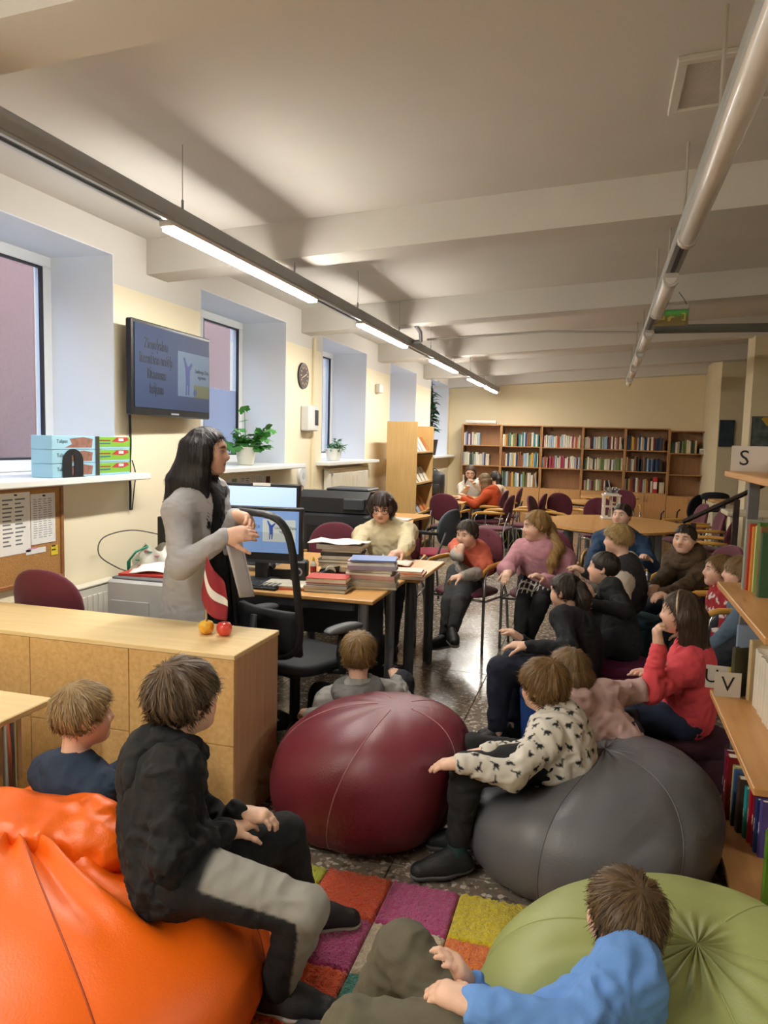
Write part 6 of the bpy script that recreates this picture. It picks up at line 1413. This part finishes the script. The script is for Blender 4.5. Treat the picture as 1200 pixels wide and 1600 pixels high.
person('girl in pale pink hoodie on the grey bean bag stretching out her arm', 1.30, at(888, 1050, 3.35), V(.10, 3.24, .34), (-.35, .92), (-.7, .68, -.05),
    {'R': (at(1040, 1062, 3.55), (-.1, .1, 1), (-.3, -.8, 0), .3, 1), 'L': (V(-.18, 3.55, .38),)}, {'R': (V(.12, 3.72, .08), (0, 1, 0)), 'L': (V(-.12, 3.75, .08), (0, 1, 0))}, dict(col=('#55412a', '#94774f'), line=GIRL, thick=.06, extra=girl_hair(.16, spread=.5, r=.11)),
    dict(name='hoodie', col='#c8aaa5', inf=.018, sleeve=.015, hood=True, fold=.007, freq=12, collar=False), dict(col='#2b3040'), elbow={'R': V(.7, -.6, -.4)}, knee={'R': V(.2, .2, 1), 'L': V(-.2, .2, 1)}, res=.9)
# 9 girl in coral top with headband
def band(G):
    T = lambda x, y, z: G['head'] - G['off'] + G['hh'] * (x * G['A'][0] + y * G['A'][1] + z * G['A'][2])
    MB().tube([tuple(T(.415 * math.sin(a), .02 - .04 * abs(math.sin(a)), .12 + .42 * math.cos(a))) for a in np.linspace(-1.75, 1.75, 22)], .0055, 6).build('headband', plain('#b9a890', .3, metal=.5), G['root'], smooth=True)
    s = Shape(); s.chain([G['shl']['L'] + G['B'][1] * .09 + V(0, 0, -.02), G['sp'](.75) + G['B'][1] * .125, G['sp'](.5) + G['B'][1] * .14], [.014, .016, .012], .02); G['finish']('scarf', s, .006, cloth_mat('#cfc6bf'), fold=.003, freq=40)
person('girl in coral top with long brown hair and a headband', 1.38, at(1064, 958, 3.62), V(.46, 3.84, .31), (-.93, .2), (-.93, .33, -.08),
    {'L': (at(1030, 1012, 3.42), (-.15, .1, 1), (.7, .2, 0), .9, 1), 'R': (at(1020, 1060, 3.6),)}, {'L': (V(-.12, 3.76, .075), (-1, 0, 0)), 'R': (V(-.10, 4.0, .075), (-1, .1, 0))}, dict(col=('#2f231b', '#5c4735'), line=((-.5, -.2, .02, .15, .28, .45), (-.34, -.30, -.10, .16, .32, .38)), thick=.05, extra=girl_hair(.36, spread=.5, r=.12)),
    dict(name='coral_top', col='#e2505a', inf=.014, sleeve=.012, fold=.005), dict(col='#2a3550', name='jeans'), elbow={'L': V(-.5, -.5, -1)}, knee={'L': V(-.7, -.2, .9), 'R': V(-.6, .2, .9)}, extras=band, brow='#4a382a')
# 12 girl with dark ponytail
def pony(G_len=.33, side=0.0):
    def fn(s, T, G):
        hh = G['hh']; b = T(0, -.47, .16); s.chain([T(0, -.36, .2), b, b + V(0, 0, -.06) - G['A'][1] * .025, b + V(0, 0, -G_len * .55) - G['A'][1] * .02, b + V(0, 0, -G_len)], [.11 * hh, .14 * hh, .20 * hh, .19 * hh, .07 * hh], .03)
    return fn
person('girl in black top with a dark ponytail on the blue pouf', 1.42, at(884, 925, 4.28), V(-.10, 4.10, .38), (-.8, .45), (-.84, .48, -.12),
    {'L': (at(825, 1010, 4.0),), 'R': (at(815, 1000, 4.2),)}, {'L': (gfoot(775, 1148), (-.7, -.5, 0)), 'R': (gfoot(800, 1135), (-.8, -.3, 0))}, dict(col=('#1e1714', '#3f3128'), line=((-.5, -.2, .02, .15, .28, .45), (-.30, -.27, -.02, .18, .31, .37)), thick=.045, extra=pony(.30), clump=.012),
    dict(name='black_top', col='#16171b', inf=.012, sleeve=.009), dict(col='#161b2c', inf=.018, end=.16, socks='#c8a79c'), shoes=('#141416', '#2a2a2c'), knee={'L': V(-.7, -.2, .8), 'R': V(-.6, .3, .8)}, slouch=.05)
# 13 boy in black top on plum pouf
person('boy with short dark hair in a black top on the plum pouf', 1.32, at(943, 888, 4.75), V(.17, 4.62, .43), (-.9, .05), (-.95, .22, .0),
    {'L': (at(925, 945, 4.4), (-.7, -.1, .5), (.3, .2, -.4), .8, -1), 'R': (at(925, 935, 4.6),)}, {'L': (V(-.22, 4.42, .08), (-1, -.1, 0)), 'R': (V(-.22, 4.7, .08), (-1, .1, 0))}, dict(col=('#1b1512', '#35291f'), line=BOY, thick=.032, slen=.08, lift=.05), dict(name='black_top', col='#141517', inf=.014, sleeve=.011), dict(col='#15171c'), knee={'L': V(-.7, -.2, .8), 'R': V(-.6, .3, .8)}, brow='#2a1f18')
# 14 blond boy in raglan top
def raglan(p, n): return np.tile(L3('#2d2b2d'), (len(p), 1))
def raglan_build(s, G): pass
GR = {}
def raglan_cols(p, n):
    a = np.array([.0, 0, 0]); q = GR['G']; d = np.minimum(np.abs((p - q['shl']['L']) @ q['B'][0]), np.abs((p - q['shl']['R']) @ q['B'][0]))
    x = (p - q['hip']) @ q['B'][0]; w = np.abs(x) > .105 * q['T']; ar = np.zeros(len(p), bool)
    for sd in 'LR':
        a, e, wv = q['arm'][sd]
        for u, v_ in ((a, e), (e, wv)):
            t = np.clip(((p - u) @ (v_ - u)) / ((v_ - u) @ (v_ - u)), 0, 1)[:, None]; ar |= np.linalg.norm(p - u - t * (v_ - u), axis=1) < .085
    c = np.tile(L3('#2f2c2d'), (len(p), 1)); c[ar & (np.abs(x) > .085 * q['T'])] = L3('#c4b9a8'); return c
person('blond boy in dark raglan top with pale sleeves', 1.36, at(966, 844, 5.15), V(.22, 5.44, .56), (-.9, .15), (-.93, .30, -.05),
    {'L': (at(930, 935, 4.95),), 'R': (V(-.08, 5.5, .72),)}, {'L': (V(-.24, 5.28, .08), (-1, 0, 0)), 'R': (V(-.22, 5.55, .08), (-1, 0, 0))}, dict(col=('#7d6238', '#d3b67c'), line=((-.5, -.2, .02, .15, .28, .45), (-.12, -.10, .03, .14, .24, .30)), thick=.05, fluff=.02),
    dict(name='raglan_top', col='#2f2c2d', inf=.014, sleeve=.012, build=lambda s, G: GR.update(G=G), colfn=raglan_cols, colcol='#d8d2c8'), dict(col='#77756c'), knee={'L': V(-.6, -.1, 1), 'R': V(-.6, .1, 1)})
# 10 girl in orange and grey
def orange_grey(G0):
    return None
GO = {}
def og_cols(p, n):
    q = GO['G']; hgt = (p - q['hip']) @ q['up'] / q['Ln']; c = np.tile(L3('#8b8781'), (len(p), 1)); c[hgt > .66] = L3('#cf6a52'); md = (hgt <= .66) & (hgt > .36); c[md] = L3('#b3aca4')
    for sd in 'LR':
        a, e, w = q['arm'][sd]; t = np.clip(((p - e) @ (w - e)) / ((w - e) @ (w - e)), 0, 1)[:, None]; c[np.linalg.norm(p - e - t * (w - e), axis=1) < .058] = L3('#aaa49c')
    return c
person('girl in orange and grey top resting her chin on her hand', 1.34, at(730, 834, 5.85), V(-1.02, 5.97, .53), (-.35, -.95), (-.42, -.85, -.22),
    {'R': (at(718, 872, 5.55), (.1, .25, 1), (.3, .9, .0), 1.0, 1), 'L': (at(703, 908, 5.35), (-.8, -.4, -.2), (0, 0, -1), .5, 1)}, {'R': (V(-1.08, 5.42, .075), (-.7, -.7, 0)), 'L': (V(-1.0, 5.28, .20), (.3, -.9, -.3))}, dict(col=('#2e2722', '#5c5148'), line=GIRL, thick=.05, extra=lambda s, T, G: s.cone(T(0, -.42, .0), T(.05, -.5, -.2), .12 * G['hh'], .06 * G['hh'], .03)),
    dict(name='orange_grey_top', inf=.016, sleeve=.012, fold=.006, build=lambda s, G: GO.update(G=G), colfn=og_cols, col='#cf6a52'), dict(col='#3a3b3d', end=.1), shoes=('#18181a', '#8d8b88'), knee={'R': V(-.3, -.6, .8), 'L': V(-.5, -.5, 1)}, elbow={'R': V(-.4, -.6, -1), 'L': V(.6, -.2, -.8)}, slouch=.08, brow='#4a3a30')
# 11 girl in pink sweater
def skirt(G):
    s = Shape()
    for sd in 'LR':
        a, kn, an, _, _ = G['leg'][sd]; s.cone(a, a + (kn - a) * .62, .085, .082, .05)
    s.ell(G['hip'] , (.16, .125, .09), G['B'], .04)
    def cf(p, n):
        u = (p - G['hip']) @ G['B'][0] * 26; v = (p - G['hip']) @ (G['B'][1] * .8 + V(0, 0, .5)) * 30
        l = (np.abs(u - np.round(u)) < .12) | (np.abs(v - np.round(v)) < .12); c = np.tile(L3('#141416'), (len(p), 1)); c[l] = L3('#cfcac2'); return c
    G['finish']('plaid_skirt', s, .006, None, fold=.004, colfn=cf)
person('girl in pink sweater and plaid skirt with a long ponytail', 1.50, at(838, 822, 5.78), V(-.42, 6.02, .575), (-.12, -1), (-.92, -.35, -.15),
    {'R': (at(797, 890, 5.55), (-.2, -.8, -.5), (.1, .0, -1), .35, -1), 'L': (at(850, 905, 5.55),)}, {'R': (gfoot(808, 1022), (-.5, -.85, 0)), 'L': (gfoot(822, 1010), (-.2, -1, 0))}, dict(col=('#7a5c34', '#b8935a'), line=GIRL, thick=.06, extra=lambda s, T, G: s.chain([T(0, -.42, .12), T(.05, -.5, -.1), G['shl']['L'] + V(-.05, -.06, .09), G['shl']['L'] + V(-.08, -.17, .0), G['shl']['L'] + V(-.10, -.19, -.13)], [.1 * G['hh'], .15 * G['hh'], .20 * G['hh'], .17 * G['hh'], .05 * G['hh']], .03), clump=.03),
    dict(name='pink_sweater', col='#c9919c', inf=.024, sleeve=.020, fold=.005, mk=dict(bump=.5)), dict(name='tights', col='#141417', inf=.004, end=.02), shoes=('#2a2a2e', '#3a3a3c'), knee={'R': V(-.2, -.6, .8), 'L': V(.2, -.6, .8)}, extras=skirt, fat=1.12)
# 15 boy in blue sweater
person('boy in dark blue sweater seated before the oval table', 1.48, at(972, 806, 6.45), V(.17, 6.70, .575), (-.1, -1), (-.45, -.88, .08),
    {'R': (at(918, 895, 6.15), (-.5, -.5, -.6), (.4, 0, -.8), .5, -1), 'L': (V(.38, 6.35, .72),)}, {'R': (V(-.05, 6.15, .08), (-.2, -1, 0)), 'L': (V(.3, 6.12, .08), (.2, -1, 0))}, dict(col=('#241a14', '#45352a'), line=BOY, thick=.04, slen=.08, lift=.05), dict(name='blue_sweater', col='#25405f', inf=.022, sleeve=.018, fold=.006), dict(col='#6a675c', inf=.018), fat=1.12, knee={'R': V(-.2, -.6, .8), 'L': V(.2, -.6, .8)})
# 16 boy in brown hoodie
person('boy in brown hoodie looking back towards the camera', 1.42, at(1070, 843, 5.35), V(.70, 5.84, .57), (-.85, -.5), (-.42, -.9, .02),
    {'R': (at(1020, 925, 5.15),), 'L': (at(1035, 930, 5.0),)}, {'R': (V(.28, 5.75, .08), (-1, -.3, 0)), 'L': (V(.35, 5.5, .08), (-.8, -.6, 0))}, dict(col=('#1f1713', '#3f3026'), line=BOY, thick=.036, slen=.08, lift=.05), dict(name='brown_hoodie', col='#4a3823', inf=.024, sleeve=.02, hood=True, collar=False, fold=.008, freq=13), dict(col='#1e2537'), fat=1.1, elbow={'R': V(.2, .5, -1), 'L': V(.5, -.6, -.8)}, slouch=.05, knee={'R': V(-.6, -.2, .9), 'L': V(-.5, -.5, .9)})
# 17 girl in red patterned sweater
def nordic(p, n):
    k = noise(p * np.array([45, 45, 45])) + .5 * np.sin(p[:, 2] * 75); c = np.tile(L3('#9c1f2a'), (len(p), 1)); c[k > .42] = L3('#d9cfc8'); return c
person('girl in red and white patterned sweater at the right', 1.38, at(1124, 892, 4.78), V(.82, 5.05, .53), (-1, -.05), (-.96, -.12, .02), {}, {'L': (V(.38, 4.95, .08), (-1, 0, 0)), 'R': (V(.38, 5.15, .08), (-1, 0, 0))}, dict(col=('#5d4528', '#9a7a4c'), line=GIRL, thick=.055, extra=lambda s, T, G: s.cone(T(0, -.42, .1), T(0, -.5, -.1), .13 * G['hh'], .06 * G['hh'], .03)), dict(name='patterned_sweater', col='#9c1f2a', inf=.016, sleeve=.013, colfn=nordic), dict(col='#23252c'), knee={'L': V(-.6, -.1, 1), 'R': V(-.6, .1, 1)})
# 18 child in grey-blue top
person('child in grey-blue top half hidden by the library rack', 1.34, at(1156, 896, 4.5), V(.86, 4.62, .46), (-.95, -.1), (-.97, .05, .0), {}, {'L': (V(.45, 4.45, .08), (-1, 0, 0)), 'R': (V(.45, 4.68, .08), (-1, 0, 0))}, dict(col=('#6b5232', '#a5845a'), line=MOP, thick=.055), dict(name='grey_blue_top', col='#4f6274', inf=.018, sleeve=.014), dict(col='#20232b'), knee={'L': V(-.6, -.1, 1), 'R': V(-.6, .1, 1)})
# 3 boy in grey hoodie on the floor behind the red bag
person('boy in grey hoodie sitting behind the dark red bean bag', 1.32, at(560, 1024, 3.62), V(-1.10, 3.50, .15), (-.35, .9), (-.33, .94, .05),
    {'L': (at(488, 1118, 3.55), (-.7, .5, -.1), (0, 0, -1), .5, -1)}, {'L': (V(-1.52, 3.92, .07), (-.4, .9, 0)), 'R': (V(-1.0, 4.0, .07), (0, 1, 0))}, dict(col=('#54401f', '#9c7a4a'), line=BOY, thick=.045, fluff=.025), dict(name='grey_hoodie', col='#94928e', inf=.02, sleeve=.016, hood=True, hoodc='#6c6b69', collar=False, fold=.006), dict(name='jeans', col='#2a2d33'), knee={'L': V(-.5, .1, 1), 'R': V(.2, .2, 1)})
# 2 older woman at the desk
def glasses(G):
    T = lambda x, y, z: G['head'] - G['off'] + G['hh'] * (x * G['A'][0] + y * G['A'][1] + z * G['A'][2]); m = plain('#1e1412', .3)
    g = None
    for q in (-1, 1):
        o = MB().tube([tuple(T(q * .15 + .105 * math.cos(a), .42 - .02 * abs(math.cos(a)), .02 + .085 * math.sin(a))) for a in np.linspace(0, 6.2832, 18, endpoint=False)], .0026, 6, closed=True).build('spectacle_rim', m, G['root'], smooth=True)
        MB().tube([tuple(T(q * .25, .39, .03)), tuple(T(q * .36, .15, .03)), tuple(T(q * .37, -.05, .02))], .002, 6).build('spectacle_arm', m, G['root'], smooth=True)
    MB().tube([tuple(T(-.05, .43, .03)), tuple(T(0, .44, .045)), tuple(T(.05, .43, .03))], .0022, 6).build('spectacle_bridge', m, G['root'], smooth=True)
def bob(s, T, G):
    hh = G['hh']
    for a in np.linspace(.95, 2 * PI - .95, 11):
        x, y = .35 * math.sin(a), .38 * math.cos(a) - .06; s.chain([T(x * .8, y * .8, .3), T(x * 1.08, y * 1.08, 0), T(x * 1.02, y * 1.02, -.26)], [.1 * hh, .12 * hh, .07 * hh], .03)
person('older woman with dark bob and glasses in a cream sweater', 1.62, at(597, 793, 5.88), V(-1.62, 5.80, .58), (.1, -1), (.12, -.93, -.34),
    {'L': (V(-1.36, 5.2, .80), (-.5, -.8, -.1), (0, 0, -1), .4, 1), 'R': (V(-1.66, 5.12, .80), (.2, -1, -.1), (0, 0, -1), .4, -1)}, {'L': (V(-1.45, 5.32, .08), (.1, -1, 0)), 'R': (V(-1.68, 5.32, .08), (-.1, -1, 0))}, dict(col=('#231713', '#42302a'), line=((-.5, -.2, .02, .15, .28, .45), (-.3, -.28, -.1, .12, .2, .24)), thick=.06, extra=bob, clump=.02), dict(name='cream_sweater', col='#d8cba6', inf=.022, sleeve=.018, fold=.006), dict(col='#16181d'), shoes=('#151517', '#222222'), extras=glasses, skin='#dcae98', brow='#4a3228', lip='#a8504a', fat=1.1, knee={'L': V(.1, -.6, .8), 'R': V(-.1, -.6, .8)}, elbow={'L': V(.8, .2, -.8), 'R': V(-.8, .2, -.8)})
# 1 standing woman in grey cardigan
def long_straight(s, T, G):
    hh = G['hh']; dn = V(0, 0, -1)
    for a in np.linspace(1.35, 2 * PI - 1.35, 13):
        x, y = .33 * math.sin(a), .38 * math.cos(a) - .07; p1 = T(x * 1.05, y * 1.05, -.05); bk = max(0, -math.cos(a))
        s.chain([T(x * .7, y * .7, .32), T(x * 1.03, y * 1.03, .12), p1, p1 + dn * .14 - G['A'][1] * (.03 + .03 * bk), p1 + dn * (.28 + .05 * bk) - G['A'][1] * (.045 + .055 * bk)], [.08 * hh, .1 * hh, .11 * hh, .12 * hh, .06 * hh], .03)
    for q, L in ((1, .36), (-1, .34)): s.chain([T(q * .28, .1, .25), T(q * .36, .06, -.1), T(q * .34, .02, -.5), T(q * .30, .12, -.55) + dn * (L - .12)], [.06 * hh, .1 * hh, .14 * hh, .06 * hh], .03)
def dress(G):
    s = Shape(); G['torso'](s, .004); b = V(G['hip'][0], G['hip'][1], 0)
    s.cone(G['hip'] + G['B'][1] * .03, b + G['B'][1] * .06 + V(0, 0, .32), .105, .125, .05); s.cut(lambda X, Y, Z: .34 - Z + 0 * X + 0 * Y); G['finish']('black_dress', s, .009, cloth_mat('#1b1c1f'), fold=.004)
    q = MB().surf(lambda u, v: tuple(at(352 + 24 * u + 22 * v, 848 + 86 * v - 10 * u + 8 * v * u, 3.50 + .10 * u) - G['off']), 6, 8).build('x', None)
    me = q.data; bpy.data.objects.remove(q)
    G['finish_paper'] = me
def cardigan_build(s, G):
    B = G['B']; hip = G['hip']
    s.cone(hip + V(0, 0, .05), V(hip[0], hip[1], .55) - B[1] * .03, .17, .185, .06); s.cone(hip - B[1] * .02, V(hip[0], hip[1], .55) - B[1] * .05, .165, .18, .05)
    c0 = hip + B[1] * .06
    s.slice(lambda X, Y, Z: np.where(np.abs((X - hip[0]) * B[0, 0] + (Y - hip[1]) * B[0, 1] + 0 * Z) < .125, (X - c0[0]) * B[1, 0] + (Y - c0[1]) * B[1, 1] + 0 * Z, -1.0))
W1 = person('standing woman with long dark hair in a grey cardigan over black dress', 1.68, at(324, 706, 3.72), V(-1.955, 3.42, .93), (.97, -.02), (.955, .27, -.06),
    {'R': (at(352, 838, 3.52), (.75, .1, .15), (.2, .9, -.3), .55, -1), 'L': (at(368, 806, 3.66), (.75, -.3, -.1), (-.2, -.5, -.6), .6, 1)}, {'R': (V(-1.96, 3.36, .08), (1, -.1, 0)), 'L': (V(-1.93, 3.54, .08), (1, .1, 0))}, dict(col=('#0f0d0f', '#221d1f'), line=((-.5, -.2, .02, .15, .26, .45), (-.3, -.3, -.2, .06, .29, .40)), thick=.055, extra=long_straight, clump=.01), dict(name='grey_cardigan', col='#a8a7a9', inf=.012, sleeve=.012, fold=.003, freq=18, hem=-.23, build=cardigan_build, collar=False), dict(col='#141518', name='leggings', inf=.004), shoes=('#141416', '#222222'), knee={'R': V(1, 0, 0), 'L': V(1, 0, 0)}, elbow={'R': V(-.5, -.5, -1), 'L': V(-.2, .4, -1)}, extras=dress, brow='#241a18', lip='#9c4a44', slouch=-.01, sex=1, skin='#e0b49c', fat=.86)
pm = W1['finish_paper']; pm.materials.append(plain('#c9c6c6', .8)); pm.shade_smooth(); po = bpy.data.objects.new('paper_sheet', pm); COL.objects.link(po); po.location = tuple(W1['off']); po.modifiers.new('s', 'SOLIDIFY').thickness = .0012
tag(po, 'white paper sheets held by the standing woman', 'paper')
# people at the back table
person('person in white sweater and glasses at the back work table', 1.62, at(735, 738, 12.55), V(-2.02, 12.62, .57), (-.2, -1), (.1, -.9, -.35), {'R': (V(-2.12, 12.2, .86),), 'L': (V(-1.98, 12.2, .95),)}, {'R': (V(-2.1, 12.2, .08), (0, -1, 0)), 'L': (V(-1.9, 12.2, .08), (0, -1, 0))}, dict(col=('#3a2c22', '#5c4838'), line=GIRL, thick=.05, extra=girl_hair(.2, n=7)), dict(name='white_sweater', col='#d6d0c6', inf=.02, sleeve=.016), dict(col='#20222a'), res=2.2, extras=glasses)
person('long-haired child in orange hoodie leaning on the back work table', 1.5, at(757, 752, 11.55), V(-1.62, 11.42, .58), (-1, .1), (-.75, .6, -.3), {'L': (V(-2.0, 11.2, .77),), 'R': (V(-2.0, 11.55, .77),)}, {'R': (V(-2.0, 11.5, .08), (-1, 0, 0)), 'L': (V(-2.0, 11.3, .08), (-1, 0, 0))}, dict(col=('#5a4630', '#8f7550'), line=GIRL, thick=.06, extra=girl_hair(.2, n=7)), dict(name='orange_hoodie', col='#b8481a', inf=.024, sleeve=.02, hood=True, collar=False), dict(col='#23252c'), res=2.2, slouch=.08)
person('dark-haired child in pale top at the far side of the back table', 1.5, at(773, 748, 12.5), V(-1.52, 12.38, .58), (-1, 0), (-.7, .68, -.25), {}, {'R': (V(-1.9, 12.5, .08), (-1, 0, 0)), 'L': (V(-1.9, 12.3, .08), (-1, 0, 0))}, dict(col=('#1f1815', '#382c25'), line=GIRL, thick=.05, extra=pony(.3)), dict(name='pale_top', col='#d8c0a4', inf=.016), dict(col='#23252c'), res=2.2)

# crumpled gathered neck of the orange bean bag
sh = Shape(); o3 = np.array(ob.location)
sh.ell(V(-1.56, 1.86, .36), (.24, .13, .11), None, .05); sh.ell(V(-1.72, 1.80, .38), (.16, .12, .10), None, .05); sh.cone(V(-1.78, 1.84, .44), V(-1.44, 1.92, .44), .05, .035, .03); sh.cone(V(-1.66, 1.74, .42), V(-1.40, 1.80, .40), .045, .03, .02); sh.cone(V(-1.52, 1.92, .44), V(-1.45, 1.80, .33), .04, .04, .04); sh.cone(V(-1.42, 1.90, .36), V(-1.22, 1.90, .30), .06, .05, .04)
p, f = sh.mesh(.008); n_ = normals(p, f); wq = np.stack([noise(p * 6), noise(p * 6 + 9), noise(p * 6 + 17)], 1) * .1
p = p + n_ * (.011 * (1 - 2.2 * np.abs(noise((p + wq) * 8))) + .005 * (1 - 2.2 * np.abs(noise((p + wq) * 19))))[:, None]; p = smooth_mesh(p, f, 3)
p = (p - o3) @ np.array([[math.cos(.3), -math.sin(.3), 0], [math.sin(.3), math.cos(.3), 0], [0, 0, 1]])
np_mesh('gathered_neck', p, f, mat('#e8650e', .40, var=.04, vscale=3, bump=.12, bscale=160), ob)
